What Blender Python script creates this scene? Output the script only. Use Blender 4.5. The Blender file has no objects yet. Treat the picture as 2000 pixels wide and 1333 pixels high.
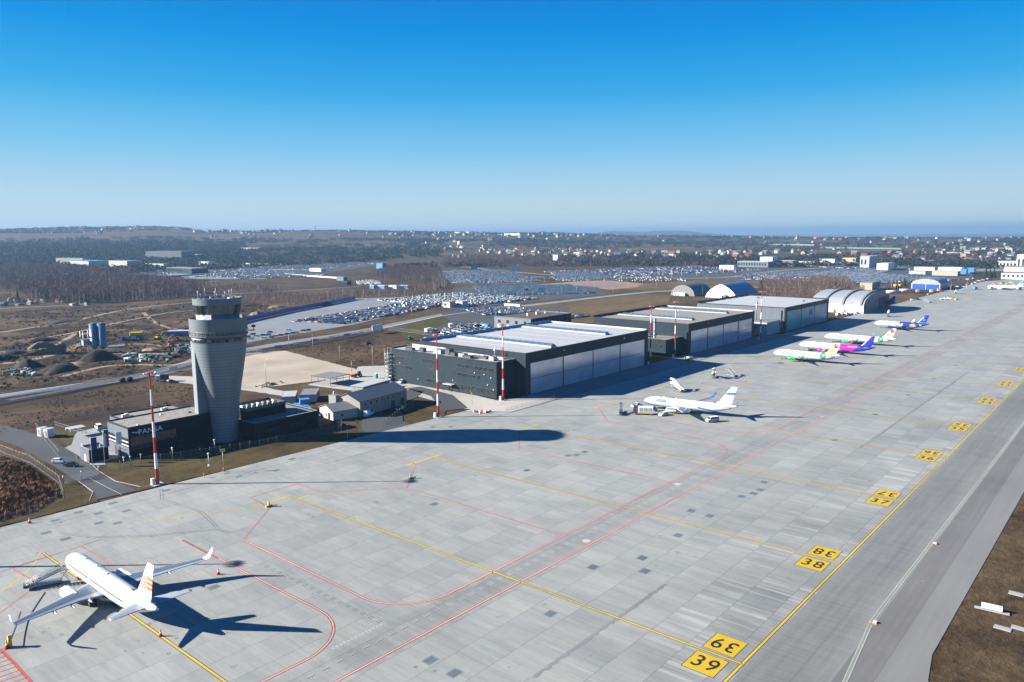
import bpy, bmesh, math, random
import numpy as np
from mathutils import Vector, Matrix
R_ = math.radians
rnd = random.Random(7)
S = bpy.context.scene
COL = S.collection

# ------------------------------------------------------------ camera, sky, sun, exposure
CAM_H = 73.0
FPX = 1499.0
_v1 = np.array([1289.0, -218.5, FPX]); _v2 = np.array([-1776.0, -194.5, FPX])
_X = _v1/np.linalg.norm(_v1); _Y = _v2/np.linalg.norm(_v2); _Y = _Y-_X*_X.dot(_Y); _Y /= np.linalg.norm(_Y)
_Z = np.cross(_X, _Y)
RW = np.stack([_X, _Y, _Z])              # world axes measured in the photograph: X along the apron, Y towards the hangars
cd = bpy.data.cameras.new('camera'); cam = bpy.data.objects.new('camera', cd); COL.objects.link(cam)
_r = RW @ np.array([1, 0, 0]); _u = RW @ np.array([0, -1, 0]); _b = RW @ np.array([0, 0, -1])
cam.matrix_world = Matrix(((_r[0], _u[0], _b[0], 0), (_r[1], _u[1], _b[1], 0), (_r[2], _u[2], _b[2], CAM_H), (0, 0, 0, 1)))
cd.sensor_width = 36.0; cd.lens = 36.0*FPX/2000.0; cd.clip_start = 1.0; cd.clip_end = 90000.0
S.camera = cam

SUN_EL = R_(24.0)
SUN_AZ = math.atan2(0.753, -0.658)       # direction towards the sun, counter-clockwise from +X
W = bpy.data.worlds.new('World'); S.world = W; W.use_nodes = True
wt = W.node_tree; wt.nodes.clear()
wo = wt.nodes.new('ShaderNodeOutputWorld'); wb = wt.nodes.new('ShaderNodeBackground')
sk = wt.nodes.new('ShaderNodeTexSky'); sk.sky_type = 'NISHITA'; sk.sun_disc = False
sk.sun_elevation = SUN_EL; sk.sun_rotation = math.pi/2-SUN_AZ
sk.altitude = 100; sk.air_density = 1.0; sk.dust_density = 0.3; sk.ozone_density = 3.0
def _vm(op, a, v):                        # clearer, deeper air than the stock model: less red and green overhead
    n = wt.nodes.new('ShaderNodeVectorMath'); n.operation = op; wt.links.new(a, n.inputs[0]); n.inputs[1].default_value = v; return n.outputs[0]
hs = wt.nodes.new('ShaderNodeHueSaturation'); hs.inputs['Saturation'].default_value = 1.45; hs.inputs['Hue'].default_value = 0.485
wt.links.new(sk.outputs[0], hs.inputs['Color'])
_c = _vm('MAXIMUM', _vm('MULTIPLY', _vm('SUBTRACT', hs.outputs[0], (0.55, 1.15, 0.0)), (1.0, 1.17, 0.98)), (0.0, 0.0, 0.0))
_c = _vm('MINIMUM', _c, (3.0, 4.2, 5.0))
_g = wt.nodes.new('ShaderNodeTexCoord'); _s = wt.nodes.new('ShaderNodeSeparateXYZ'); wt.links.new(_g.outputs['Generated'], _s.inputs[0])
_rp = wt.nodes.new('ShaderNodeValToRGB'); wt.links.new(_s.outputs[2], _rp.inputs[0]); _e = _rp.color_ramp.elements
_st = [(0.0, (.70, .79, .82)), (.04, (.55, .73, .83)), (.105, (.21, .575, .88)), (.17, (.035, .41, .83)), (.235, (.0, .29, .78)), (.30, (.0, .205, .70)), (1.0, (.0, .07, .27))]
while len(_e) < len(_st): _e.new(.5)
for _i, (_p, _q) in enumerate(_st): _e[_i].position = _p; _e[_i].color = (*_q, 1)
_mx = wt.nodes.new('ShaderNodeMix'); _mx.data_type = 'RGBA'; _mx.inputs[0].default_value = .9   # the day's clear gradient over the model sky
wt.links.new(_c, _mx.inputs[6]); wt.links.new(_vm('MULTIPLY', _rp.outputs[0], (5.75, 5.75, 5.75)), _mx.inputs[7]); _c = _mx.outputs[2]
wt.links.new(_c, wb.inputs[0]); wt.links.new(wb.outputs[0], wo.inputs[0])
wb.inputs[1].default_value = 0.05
ld = bpy.data.lights.new('sun', 'SUN'); ld.energy = 5.0; ld.angle = R_(0.55); ld.color = (1.0, 0.955, 0.875)
sun = bpy.data.objects.new('sun', ld); COL.objects.link(sun)
_sd = Vector((math.cos(SUN_AZ)*math.cos(SUN_EL), math.sin(SUN_AZ)*math.cos(SUN_EL), math.sin(SUN_EL)))
sun.rotation_euler = _sd.to_track_quat('Z', 'Y').to_euler()
S.view_settings.view_transform = 'Standard'; S.view_settings.look = 'None'
S.view_settings.gamma = 1.0; S.view_settings.exposure = 1.8
S.cycles.max_bounces = 5; S.cycles.diffuse_bounces = 2; S.cycles.glossy_bounces = 2
S.cycles.transmission_bounces = 2; S.cycles.transparent_max_bounces = 10; S.cycles.volume_bounces = 0
S.cycles.use_denoising = True

def at(px, py, z=0.0):
    """ground point (height z) that the photograph (2000 px wide) shows at a pixel"""
    d = RW @ np.array([px-1000.0, py-666.5, FPX]); t = (z-CAM_H)/d[2]
    return (float(d[0]*t), float(d[1]*t))
def ray_at(px, dist):
    """ground point at a given distance from the camera, in the vertical plane of a photo column"""
    d = RW @ np.array([px-1000.0, -207.0, FPX]); n = math.hypot(d[0], d[1]); return (float(d[0]/n*dist), float(d[1]/n*dist))

# ------------------------------------------------------------ helpers
def tag(o, label=None, cat=None, group=None, kind=None):
    if label: o['label'] = label
    if cat: o['category'] = cat
    if group: o['group'] = group
    if kind: o['kind'] = kind
    return o
def empty(name, loc=(0, 0, 0), rz=0.0, label=None, cat=None, group=None):
    o = bpy.data.objects.new(name, None); COL.objects.link(o); o.location = loc; o.rotation_euler = (0, 0, rz)
    o.empty_display_size = 0.5
    return tag(o, label, cat, group)
def copy_tree(o, parent=None):
    c = o.copy(); COL.objects.link(c)
    if parent is not None:
        c.parent = parent; c.matrix_parent_inverse = o.matrix_parent_inverse.copy()
    for ch in list(KIDS.get(o.name, [])):
        k = copy_tree(ch, c)
        KIDS.setdefault(c.name, []).append(k)
    return c
KIDS = {}
MATS = {}
class MB:
    """collects faces, then links them as ONE mesh object"""
    def __init__(s): s.v = []; s.f = []; s.m = []; s.sm = []; s.names = []
    def mi(s, m):
        if m not in s.names: s.names.append(m)
        return s.names.index(m)
    def face(s, pts, m, smooth=False):
        b = len(s.v); s.v += [tuple(p) for p in pts]; s.f.append(tuple(range(b, b+len(pts)))); s.m.append(s.mi(m)); s.sm.append(smooth)
    def mesh(s, vs, fs, m, smooth=False):
        b = len(s.v); s.v += [tuple(p) for p in vs]; k = s.mi(m)
        for f in fs: s.f.append(tuple(i+b for i in f)); s.m.append(k); s.sm.append(smooth)
    def box(s, x0, x1, y0, y1, z0, z1, m, M=None, top=None):
        v = [Vector(p) for p in ((x0,y0,z0),(x1,y0,z0),(x1,y1,z0),(x0,y1,z0),(x0,y0,z1),(x1,y0,z1),(x1,y1,z1),(x0,y1,z1))]
        if M is not None: v = [M @ p for p in v]
        s.mesh(v, [(0,3,2,1),(0,1,5,4),(1,2,6,5),(2,3,7,6),(3,0,4,7)], m); s.mesh(v, [(4,5,6,7)], top or m)
    def prism(s, poly, z0, z1, m, top=None, M=None):
        n = len(poly)
        a = sum(poly[i][0]*poly[(i+1) % n][1]-poly[(i+1) % n][0]*poly[i][1] for i in range(n))
        if a < 0: poly = poly[::-1]
        v = [Vector((p[0], p[1], z0)) for p in poly]+[Vector((p[0], p[1], z1)) for p in poly]
        if M is not None: v = [M @ p for p in v]
        s.mesh(v, [(i, (i+1) % n, n+(i+1) % n, n+i) for i in range(n)], m); s.mesh(v, [tuple(range(n, 2*n))], top or m); s.mesh(v, [tuple(range(n-1, -1, -1))], m)
    def tube(s, p0, p1, r0, r1=None, n=8, m='steel', smooth=True, caps=True):
        r1 = r0 if r1 is None else r1; p0 = Vector(p0); p1 = Vector(p1); d = (p1-p0)
        if d.length < 1e-6: return
        q = d.to_track_quat('Z', 'Y'); v = []
        for p, r in ((p0, r0), (p1, r1)):
            for i in range(n):
                a = 2*math.pi*i/n; v.append(p+q @ Vector((math.cos(a)*r, math.sin(a)*r, 0)))
        s.mesh(v, [(i, (i+1) % n, n+(i+1) % n, n+i) for i in range(n)], m, smooth)
        if caps: s.mesh(v, [tuple(range(n-1, -1, -1)), tuple(range(n, 2*n))], m)
    def loft(s, rings, m, smooth=True, closed=True, cap0=False, cap1=False, mf=None):
        n = len(rings[0]); v = [p for r in rings for p in r]; b = len(s.v); s.v += [tuple(p) for p in v]
        for j in range(len(rings)-1):
            for i in range(n if closed else n-1):
                k = (i+1) % n; s.f.append((b+j*n+i, b+j*n+k, b+(j+1)*n+k, b+(j+1)*n+i)); s.m.append(s.mi(mf(j, i) if mf else m)); s.sm.append(smooth)
        if cap0: s.f.append(tuple(b+i for i in range(n-1, -1, -1))); s.m.append(s.mi(m)); s.sm.append(False)
        if cap1: s.f.append(tuple(b+(len(rings)-1)*n+i for i in range(n))); s.m.append(s.mi(m)); s.sm.append(False)
    def build(s, name, parent=None, loc=(0, 0, 0), rz=0.0, bevel=0.0, **kw):
        me = bpy.data.meshes.new(name); me.from_pydata(s.v, [], s.f)
        for k in s.names: me.materials.append(MATS[k])
        me.polygons.foreach_set('material_index', s.m); me.polygons.foreach_set('use_smooth', s.sm); me.update()
        bm = bmesh.new(); bm.from_mesh(me); bmesh.ops.remove_doubles(bm, verts=bm.verts, dist=0.0004)
        if kw.get('fixn', True): bmesh.ops.recalc_face_normals(bm, faces=bm.faces)
        if bevel > 0:
            bmesh.ops.bevel(bm, geom=[e for e in bm.edges if len(e.link_faces) == 2 and e.calc_face_angle(0) > 0.5], offset=bevel, segments=1, affect='EDGES', clamp_overlap=True)
        bm.to_mesh(me); bm.free()
        o = bpy.data.objects.new(name, me); COL.objects.link(o); o.location = loc; o.rotation_euler = (0, 0, rz)
        if parent is not None: o.parent = parent; KIDS.setdefault(parent.name, []).append(o)
        return tag(o, kw.get('label'), kw.get('cat'), kw.get('group'), kw.get('kind'))
def T(x, y, z, rz=0.0, sc=1.0): return Matrix.Translation((x, y, z)) @ Matrix.Rotation(rz, 4, 'Z') @ Matrix.Scale(sc, 4)

def text_mesh(txt, size, m, spacing=1.0, xs=1.0, bold=0.0):
    cu = bpy.data.curves.new('t', 'FONT'); cu.body = txt; cu.size = size; cu.align_x = 'CENTER'; cu.align_y = 'CENTER'; cu.space_character = spacing; cu.offset = bold
    o = bpy.data.objects.new('t', cu); COL.objects.link(o)
    dg = bpy.context.evaluated_depsgraph_get(); me = bpy.data.meshes.new_from_object(o.evaluated_get(dg))
    v = [(p.co.x*xs, p.co.y, 0) for p in me.vertices]; f = [tuple(p.vertices) for p in me.polygons]
    bpy.data.objects.remove(o); bpy.data.curves.remove(cu); bpy.data.meshes.remove(me)
    return v, f
def add_text(mb, txt, size, m, origin, right, up, **kw):
    v, f = text_mesh(txt, size, m, **kw); o = Vector(origin); r = Vector(right); u = Vector(up)
    mb.mesh([o+r*p[0]+u*p[1] for p in v], f, m)

# ------------------------------------------------------------ materials
class NT:
    def __init__(s, name, rough=0.7, metal=0.0, spec=0.4):
        s.mat = bpy.data.materials.new(name); s.mat.use_nodes = True; s.t = s.mat.node_tree
        s.p = s.t.nodes['Principled BSDF']; s.p.inputs['Roughness'].default_value = rough; s.p.inputs['Metallic'].default_value = metal
        s.p.inputs['Specular IOR Level'].default_value = spec
        s.tc = s.t.nodes.new('ShaderNodeTexCoord'); s.P = s.tc.outputs['Object']; MATS[name] = s.mat
    def L(s, a, b): s.t.links.new(a, b)
    def val(s, sock, v):
        if isinstance(v, (int, float)): sock.default_value = v
        elif isinstance(v, tuple): sock.default_value = (*v, 1.0) if (len(v) == 3 and sock.type == 'RGBA') else v
        else: s.L(v, sock)
    def math(s, op, a, b=0.0, c=0.0, clamp=False):
        n = s.t.nodes.new('ShaderNodeMath'); n.operation = op; n.use_clamp = clamp
        for i, x in enumerate((a, b, c)): s.val(n.inputs[i], x)
        return n.outputs[0]
    def mapv(s, scale=(1, 1, 1), loc=(0, 0, 0), rot=(0, 0, 0), src=None):
        n = s.t.nodes.new('ShaderNodeMapping'); n.inputs['Scale'].default_value = scale; n.inputs['Location'].default_value = loc; n.inputs['Rotation'].default_value = rot
        s.L(src or s.P, n.inputs[0]); return n.outputs[0]
    def noise(s, scale=1.0, detail=4.0, rough=0.55, src=None, dist=0.0):
        n = s.t.nodes.new('ShaderNodeTexNoise'); n.inputs['Scale'].default_value = scale; n.inputs['Detail'].default_value = detail
        n.inputs['Roughness'].default_value = rough; n.inputs['Distortion'].default_value = dist; s.L(src or s.P, n.inputs['Vector']); return n.outputs['Fac']
    def ramp(s, fac, stops, interp='LINEAR'):
        n = s.t.nodes.new('ShaderNodeValToRGB'); e = n.color_ramp.elements; n.color_ramp.interpolation = interp
        while len(e) < len(stops): e.new(0.5)
        for i, (p, c) in enumerate(stops): e[i].position = p; e[i].color = (*c, 1.0) if isinstance(c, tuple) else (c, c, c, 1.0)
        s.L(fac, n.inputs[0]); return n.outputs[0]
    def mix(s, fac, a, b, mode='MIX'):
        n = s.t.nodes.new('ShaderNodeMix'); n.data_type = 'RGBA'; n.blend_type = mode; n.clamp_factor = True
        s.val(n.inputs[0], fac); s.val(n.inputs[6], a); s.val(n.inputs[7], b); return n.outputs[2]
    def mr(s, v, a, b, c, d, clamp=True):
        n = s.t.nodes.new('ShaderNodeMapRange'); n.clamp = clamp
        for i, x in enumerate((v, a, b, c, d)): s.val(n.inputs[i], x)
        return n.outputs[0]
    def xyz(s, src=None):
        n = s.t.nodes.new('ShaderNodeSeparateXYZ'); s.L(src or s.P, n.inputs[0]); return n.outputs
    def col(s, c, k=.62):
        if isinstance(c, tuple): s.val(s.p.inputs['Base Color'], tuple(v*k for v in c))
        else: s.val(s.p.inputs['Base Color'], s.mix(1.0, c, (k, k, k), 'MULTIPLY'))
    def bump(s, h, dist=0.05, strength=0.5):
        n = s.t.nodes.new('ShaderNodeBump'); n.inputs['Strength'].default_value = strength; n.inputs['Distance'].default_value = dist
        s.L(h, n.inputs['Height']); s.L(n.outputs[0], s.p.inputs['Normal'])
def mat(name, c, rough=0.6, metal=0.0, var=0.12, scale=0.6, spec=0.4, emit=None):
    m = NT(name, rough, metal, spec)
    f = m.noise(scale, 5, 0.6)
    lo = tuple(x*(1-var) for x in c); hi = tuple(min(1, x*(1+var)) for x in c)
    m.col(m.ramp(f, [(0.3, lo), (0.7, hi)]), .84 if min(c) > .55 else .62)
    return m.mat
# plain coloured materials
for a in [('white_paint', (.8, .8, .8), .35), ('white_gloss', (.82, .82, .83), .28), ('wing_grey', (.13, .18, .25), .4), ('wing_light', (.42, .46, .52), .35),
          ('dark_glass', (.02, .03, .04), .12), ('black', (.02, .02, .022), .6), ('tyre', (.025, .025, .027), .8), ('steel', (.45, .46, .48), .4, .7), ('dark_steel', (.12, .125, .135), .5, .4), ('fence_post', (.24, .25, .26), .6, .2),
          ('galv', (.5, .52, .54), .45, .5), ('red_paint', (.62, .03, .02), .4), ('mast_white', (.78, .78, .8), .45), ('orange', (.8, .22, .02), .5), ('yellow', (.85, .55, .02), .5), ('yellow_green', (.55, .7, .03), .5),
          ('blue', (.02, .14, .55), .4), ('royal_blue', (.012, .05, .38), .35), ('sky_blue', (.015, .17, .48), .35), ('light_blue', (.3, .55, .8), .5), ('purple', (.18, .12, .4), .6), ('magenta', (.75, .01, .42), .35),
          ('green', (.03, .45, .13), .4), ('tractor_green', (.04, .3, .06), .5), ('teal_paint', (.02, .35, .33), .5), ('lime', (.62, .85, .02), .4), ('navy', (.01, .025, .16), .35), ('gold', (.36, .14, .012), .4), ('tail_orange', (.9, .36, .02), .4),
          ('red_brown', (.3, .07, .04), .7), ('cream', (.62, .58, .48), .7), ('pale_wall', (.6, .6, .58), .75), ('white_wall', (.74, .74, .72), .75), ('house_white', (.46, .46, .44), .75), ('tan_wall', (.55, .42, .28), .75), ('pink_wall', (.6, .32, .22), .75), ('yellow_wall', (.62, .5, .22), .75),
          ('roof_dark', (.06, .06, .065), .7), ('roof_red', (.25, .09, .06), .8), ('roof_brown', (.13, .08, .06), .8), ('roof_grey', (.25, .25, .26), .7), ('roof_tan', (.32, .29, .25), .85), ('roof_white', (.54, .55, .55), .6),
          ('container_blue', (.09, .28, .6), .45), ('container_grey', (.5, .52, .54), .5), ('flag_blue', (.03, .06, .3), .8), ('flag_red', (.55, .02, .08), .8), ('flag_white', (.78, .78, .78), .8), ('beige_conc', (.56, .46, .34), .85), ('conc', (.42, .43, .43), .85),
          ('kerb', (.5, .5, .48), .85), ('rust', (.3, .11, .04), .7), ('soil_dark', (.02, .014, .011), .95), ('sand', (.32, .22, .12), .95), ('gravel', (.2, .19, .18), .95), ('debris_green', (.12, .25, .22), .8), ('tarp_blue', (.2, .32, .6), .6),
          ('dish_white', (.75, .75, .74), .5), ('skylight', (.1, .17, .27), .25), ('canvas_white', (.78, .78, .77), .6), ('canvas_blue', (.12, .3, .52), .45), ('canvas_grey', (.06, .1, .13), .5), ('concrete_block', (.58, .56, .52), .9), ('bark_white', (.5, .47, .44), .9), ('lamp_glass', (.6, .62, .65), .2)]:
    mat(a[0], a[1], a[2], a[3] if len(a) > 3 else 0.0, .08 if a[0] not in ('soil_dark', 'sand', 'beige_conc', 'gravel', 'roof_tan') else .3)

def cladding(name, c, pitch, axis='Z', rough=.45, metal=.3, seam=0.75, var=.07, panel=None):
    """profiled metal sheet: ribs along one axis plus faint panel joints"""
    m = NT(name, rough, metal, .12 if max(c) < .08 else .3)
    x = m.xyz(); z = x[axis]
    w = m.math('FRACT', m.math('DIVIDE', z, pitch)); e = m.math('LESS_THAN', w, .3 if name == 'tower_skin' else .12)
    n = m.noise(.25, 4, .6); base = m.ramp(n, [(.3, tuple(v*(1-var) for v in c)), (.7, tuple(v*(1+var) for v in c))])
    col = m.mix(e, base, tuple(v*seam for v in c))
    if panel:
        h = m.math('ADD', x['X'], x['Y']); e2 = m.math('LESS_THAN', m.math('FRACT', m.math('DIVIDE', h, panel)), .05/panel*2)
        col = m.mix(m.math('MULTIPLY', e2, .5), col, tuple(v*.5 for v in c))
    m.col(col); m.bump(w, .05, .4); return m
cladding('clad_dark', (.027, .046, .06), .9, 'Z', .5, .1, .8, .1, 6.0)
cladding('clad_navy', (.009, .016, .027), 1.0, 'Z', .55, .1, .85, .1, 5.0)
cladding('clad_grey', (.16, .19, .215), .6, 'Z', .5, .15, .85, .08, 6.0)
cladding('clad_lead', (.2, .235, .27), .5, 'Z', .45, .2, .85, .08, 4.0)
cladding('fascia', (.043, .052, .063), 1.2, 'Z', .5, .1, .9, .05, 8.0)
cladding('tower_skin', (.3, .345, .375), 1.15, 'Z', .5, .2, .8, .07)
cladding('tower_core', (.3, .345, .37), 1.15, 'Z', .55, .2, .85, .05)
cladding('tower_band', (.22, .25, .275), 5, 'Z', .5, .25, 1, .04)
cladding('brick_pale', (.4, .38, .33), .4, 'Z', .9, 0, .85, .14)
cladding('shed_wall', (.4, .42, .43), .5, 'X', .6, .2, .75, .06)
cladding('silo_skin', (.16, .3, .45), 1.5, 'Z', .4, .3, .85, .06)
cladding('seam_roof', (.2, .235, .26), 1.9, 'X', .5, .3, .3, .08)
cladding('vault_roof', (.6, .62, .63), 3.2, 'Y', .45, .35, .82, .08)
cladding('tent_stripe', (.1, .27, .5), 4.6, 'Y', .4, .1, .6, .08)
# the rib pattern along these uses local axes of the object

m = NT('poly_door', .16, .5, .6)                                   # translucent polycarbonate sheets of the sliding doors, reflecting the sky
x = m.xyz(); w = m.math('FRACT', m.math('DIVIDE', x['X'], 1.2)); n = m.noise(.09, 3, .5, m.mapv((1, 1, 2.5)))
c = m.ramp(n, [(.3, (.5, .52, .58)), (.7, (.66, .66, .7))]); m.col(m.mix(m.math('LESS_THAN', w, .09), c, (.38, .4, .5)), 1.0)
m = NT('teal_door', .25, .1, .6); x = m.xyz(); w = m.math('FRACT', m.math('DIVIDE', x['X'], 1.0)); n = m.noise(.1, 3)
m.col(m.mix(m.math('LESS_THAN', w, .08), m.ramp(n, [(.3, (.05, .42, .5)), (.7, (.07, .5, .57))]), (.04, .3, .38)))
m = NT('window_glass', .2, .0, .3); n = m.noise(.7, 2); m.col(m.ramp(n, [(.42, (.015, .02, .025)), (.55, (.05, .06, .065)), (.7, (.02, .025, .03))]))
m = NT('cab_glass', .06, .0, .9); n = m.noise(.35, 2); m.col(m.ramp(n, [(.4, (.01, .02, .022)), (.65, (.06, .11, .12))]))
m = NT('warm_window', .15, 0, .6); n = m.noise(.5, 2); m.col(m.ramp(n, [(.4, (.09, .065, .04)), (.6, (.2, .15, .09))]))

# car paints share one material that reads the object's colour
m = NT('car_paint', .3, .15, .5); oi = m.t.nodes.new('ShaderNodeObjectInfo'); m.col(oi.outputs['Color'], .9)
m = NT('mass_paint', .3, .1, .5); vc = m.t.nodes.new('ShaderNodeVertexColor'); vc.layer_name = 'col'; m.col(vc.outputs[0], 1.0)
m = NT('foliage_tint', .85, 0, .2); vc = m.t.nodes.new('ShaderNodeVertexColor'); vc.layer_name = 'col'; m.col(vc.outputs[0])

# ---- concrete apron: lanes 7.5 m wide, slabs, joints, brushed streaks across each lane, tyre dirt
m = NT('apron_concrete', .75, 0, .35)
br = m.t.nodes.new('ShaderNodeTexBrick'); br.offset = .37; br.offset_frequency = 2
for k, v in (('Scale', 1.0), ('Mortar Size', 0.0), ('Bias', 0.0), ('Brick Width', 37.0), ('Row Height', 7.5)): br.inputs[k].default_value = v
br.inputs['Color1'].default_value = (.0, .0, .0, 1); br.inputs['Color2'].default_value = (1, 1, 1, 1); m.L(m.P, br.inputs['Vector'])
br2 = m.t.nodes.new('ShaderNodeTexBrick'); br2.offset = 0.0
for k, v in (('Scale', 1.0), ('Mortar Size', 0.0), ('Bias', 0.0), ('Brick Width', 7.5), ('Row Height', 7.5)): br2.inputs[k].default_value = v
br2.inputs['Color1'].default_value = (.0, .0, .0, 1); br2.inputs['Color2'].default_value = (1, 1, 1, 1); m.L(m.P, br2.inputs['Vector'])
x = m.xyz()
lane = m.math('FLOOR', m.math('DIVIDE', x['Y'], 7.5))
cmb = m.t.nodes.new('ShaderNodeCombineXYZ'); m.L(x['X'], cmb.inputs[0]); m.L(x['Y'], cmb.inputs[1]); m.L(m.math('MULTIPLY', lane, 17.3), cmb.inputs[2])
st = m.noise(1.0, 6, .6, m.mapv((.75, .045, 1), src=cmb.outputs[0]), .3)
st2 = m.noise(1.0, 5, .65, m.mapv((.16, .03, 1), src=cmb.outputs[0]), .3)
st3 = m.noise(1.0, 5, .6, m.mapv((2.6, .3, 1), src=cmb.outputs[0]))
big = m.noise(.012, 5, .6); mid = m.noise(.07, 5, .65); fine = m.noise(2.2, 4, .7)
v = m.math('ADD', m.mr(br.outputs[0], 0, 1, -.05, .05), m.mr(br2.outputs[0], 0, 1, -.022, .022))
for t, lo, hi, am in ((st, .3, .7, .09), (st2, .34, .66, .12), (st3, .3, .7, .05), (big, .35, .65, .075), (mid, .3, .7, .05), (fine, .3, .7, .03)):
    v = m.math('ADD', v, m.mr(t, lo, hi, -am, am))
ws_ = m.noise(1.0, 5, .6, m.mapv((.85, .028, 1), src=cmb.outputs[0], loc=(3, 7, 1)), .2); wz = m.mr(x['Y'], 52, 88, 1, .12)
ws2 = m.noise(1.0, 3, .5, m.mapv((.05, .012, 1), src=cmb.outputs[0], loc=(9, 2, 5)))
v = m.math('ADD', v, m.math('MULTIPLY', m.math('MULTIPLY', m.mr(ws_, .52, .68, 0, .5), wz), m.mr(ws2, .4, .55, 0, 1))); v = m.math('SUBTRACT', v, m.math('MULTIPLY', m.mr(x['Y'], 54, 86, .2, 0), m.mr(m.noise(.045, 4), .4, .58, 0, 1)))
v = m.math('MULTIPLY', m.math('ADD', v, 1.0), .228)
# tyre grime along the service road and lead-in centrelines
road = m.math('MULTIPLY', m.mr(m.math('ABSOLUTE', m.math('SUBTRACT', x['Y'], 103.4)), 2.8, 4.2, .16, 0), m.mr(m.noise(.05, 3), .35, .6, .3, 1))
v = m.math('MULTIPLY', v, m.math('SUBTRACT', 1.0, road))
def joint(sock, period, width, off=0.0):
    f = m.math('FRACT', m.math('DIVIDE', m.math('ADD', sock, off), period)); g = m.math('MINIMUM', f, m.math('SUBTRACT', 1.0, f))
    return m.math('LESS_THAN', g, width/period/2)
patch = m.noise(.02, 3, .6)
j1 = m.math('MULTIPLY', joint(x['Y'], 7.5, .11), .42); j2 = m.math('MULTIPLY', joint(x['X'], 7.5, .08), m.mr(patch, .4, .6, .1, .3)); j3 = m.math('MULTIPLY', joint(x['Y'], 7.5, .07, 3.75), .16)
j = m.math('MAXIMUM', m.math('MAXIMUM', j1, j2), j3)
v = m.math('MULTIPLY', v, m.math('SUBTRACT', 1.0, j))
tint = m.mix(m.mr(st2, .35, .65, 0, 1), (.965, 1.0, .95), (1.0, 1.0, .9))
cv = m.t.nodes.new('ShaderNodeCombineColor'); [m.L(v, cv.inputs[i]) for i in range(3)]
sp = m.mr(m.noise(.33, 2, .5), .70, .76, 0, .35)
m.col(m.mix(sp, m.mix(1.0, cv.outputs[0], tint, 'MULTIPLY'), (.1, .095, .085)), 1.0)

m = NT('taxi_concrete', .8, 0, .3)                                # taxiway edge strip, darker and lengthwise streaked
x = m.xyz(); a = m.noise(1, 5, .6, m.mapv((.03, .9, 1))); b = m.noise(1, 5, .6, m.mapv((1.1, .06, 1))); c = m.noise(.02, 4); d = m.noise(.25, 5, .7)
v = m.math('ADD', m.mr(a, .3, .7, -.1, .1), m.mr(b, .3, .7, -.09, .09)); v = m.math('ADD', v, m.mr(c, .35, .65, -.1, .1)); v = m.math('ADD', v, m.mr(d, .3, .7, -.06, .06))
ed = m.mr(m.math('ABSOLUTE', m.math('SUBTRACT', x['Y'], 43.5)), 3, 7, -.1, .09); v = m.math('ADD', v, ed)
j = m.math('MAXIMUM', m.math('MULTIPLY', joint(x['Y'], 6.1, .09, 1.2), .25), m.math('MULTIPLY', joint(x['X'], 5.0, .06), .12))
v = m.math('MULTIPLY', m.math('MULTIPLY', m.math('ADD', v, 1.0), .153), m.math('SUBTRACT', 1.0, j))
cv = m.t.nodes.new('ShaderNodeCombineColor'); [m.L(v, cv.inputs[i]) for i in range(3)]; m.col(m.mix(1.0, cv.outputs[0], (1.0, 1.01, .95), 'MULTIPLY'), 1.0)

def asphalt(name, c, streak=.1, patch=.12, rough=.85):
    m = NT(name, rough, 0, .3); a = m.noise(1, 5, .6, m.mapv((.02, .7, 1))); b = m.noise(.03, 5, .6); d = m.noise(1.4, 5, .75)
    v = m.math('ADD', m.math('ADD', m.mr(a, .3, .7, -streak, streak), m.mr(b, .35, .65, -patch, patch)), m.mr(d, .3, .7, -.06, .06)); v = m.math('ADD', v, 1.0)
    cv = m.t.nodes.new('ShaderNodeCombineColor'); [m.L(v, cv.inputs[i]) for i in range(3)]; m.col(m.mix(1.0, cv.outputs[0], c, 'MULTIPLY')); return m
asphalt('asphalt_dark', (.2, .192, .185)); asphalt('asphalt_light', (.25, .245, .235), .05, .08)
asphalt('asphalt_road', (.07, .074, .08), .08); asphalt('asphalt_grey', (.25, .27, .29), .1, .12); asphalt('seal_dark', (.25, .25, .255), .1)
asphalt('pale_yellow_line', (.55, .52, .33)); asphalt('yellow_line', (.72, .5, .03), .12, .15); asphalt('red_line', (.5, .085, .06), .12, .2); asphalt('white_line', (.55, .55, .55), .1, .15); asphalt('dark_line', (.09, .09, .09)); asphalt('grate', (.15, .175, .19), .2, .2); asphalt('frame_grey', (.27, .3, .32))
asphalt('red_paving_stone', (.3, .2, .19)); asphalt('paving', (.36, .36, .36), .05, .1); asphalt('beige_pad', (.5, .42, .31), .06, .16); asphalt('path_light', (.5, .47, .42), .05, .15)
m = NT('panel_yellow', .6, 0, .3); x = m.xyz(); f = m.math('FRACT', m.math('DIVIDE', x['X'], .42)); m.col(m.mix(m.math('MULTIPLY', m.math('LESS_THAN', f, .3), .75), m.ramp(m.noise(.8, 4), [(.3, (.74, .5, .01)), (.7, (.84, .6, .02))]), (.42, .2, .01)))

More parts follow.
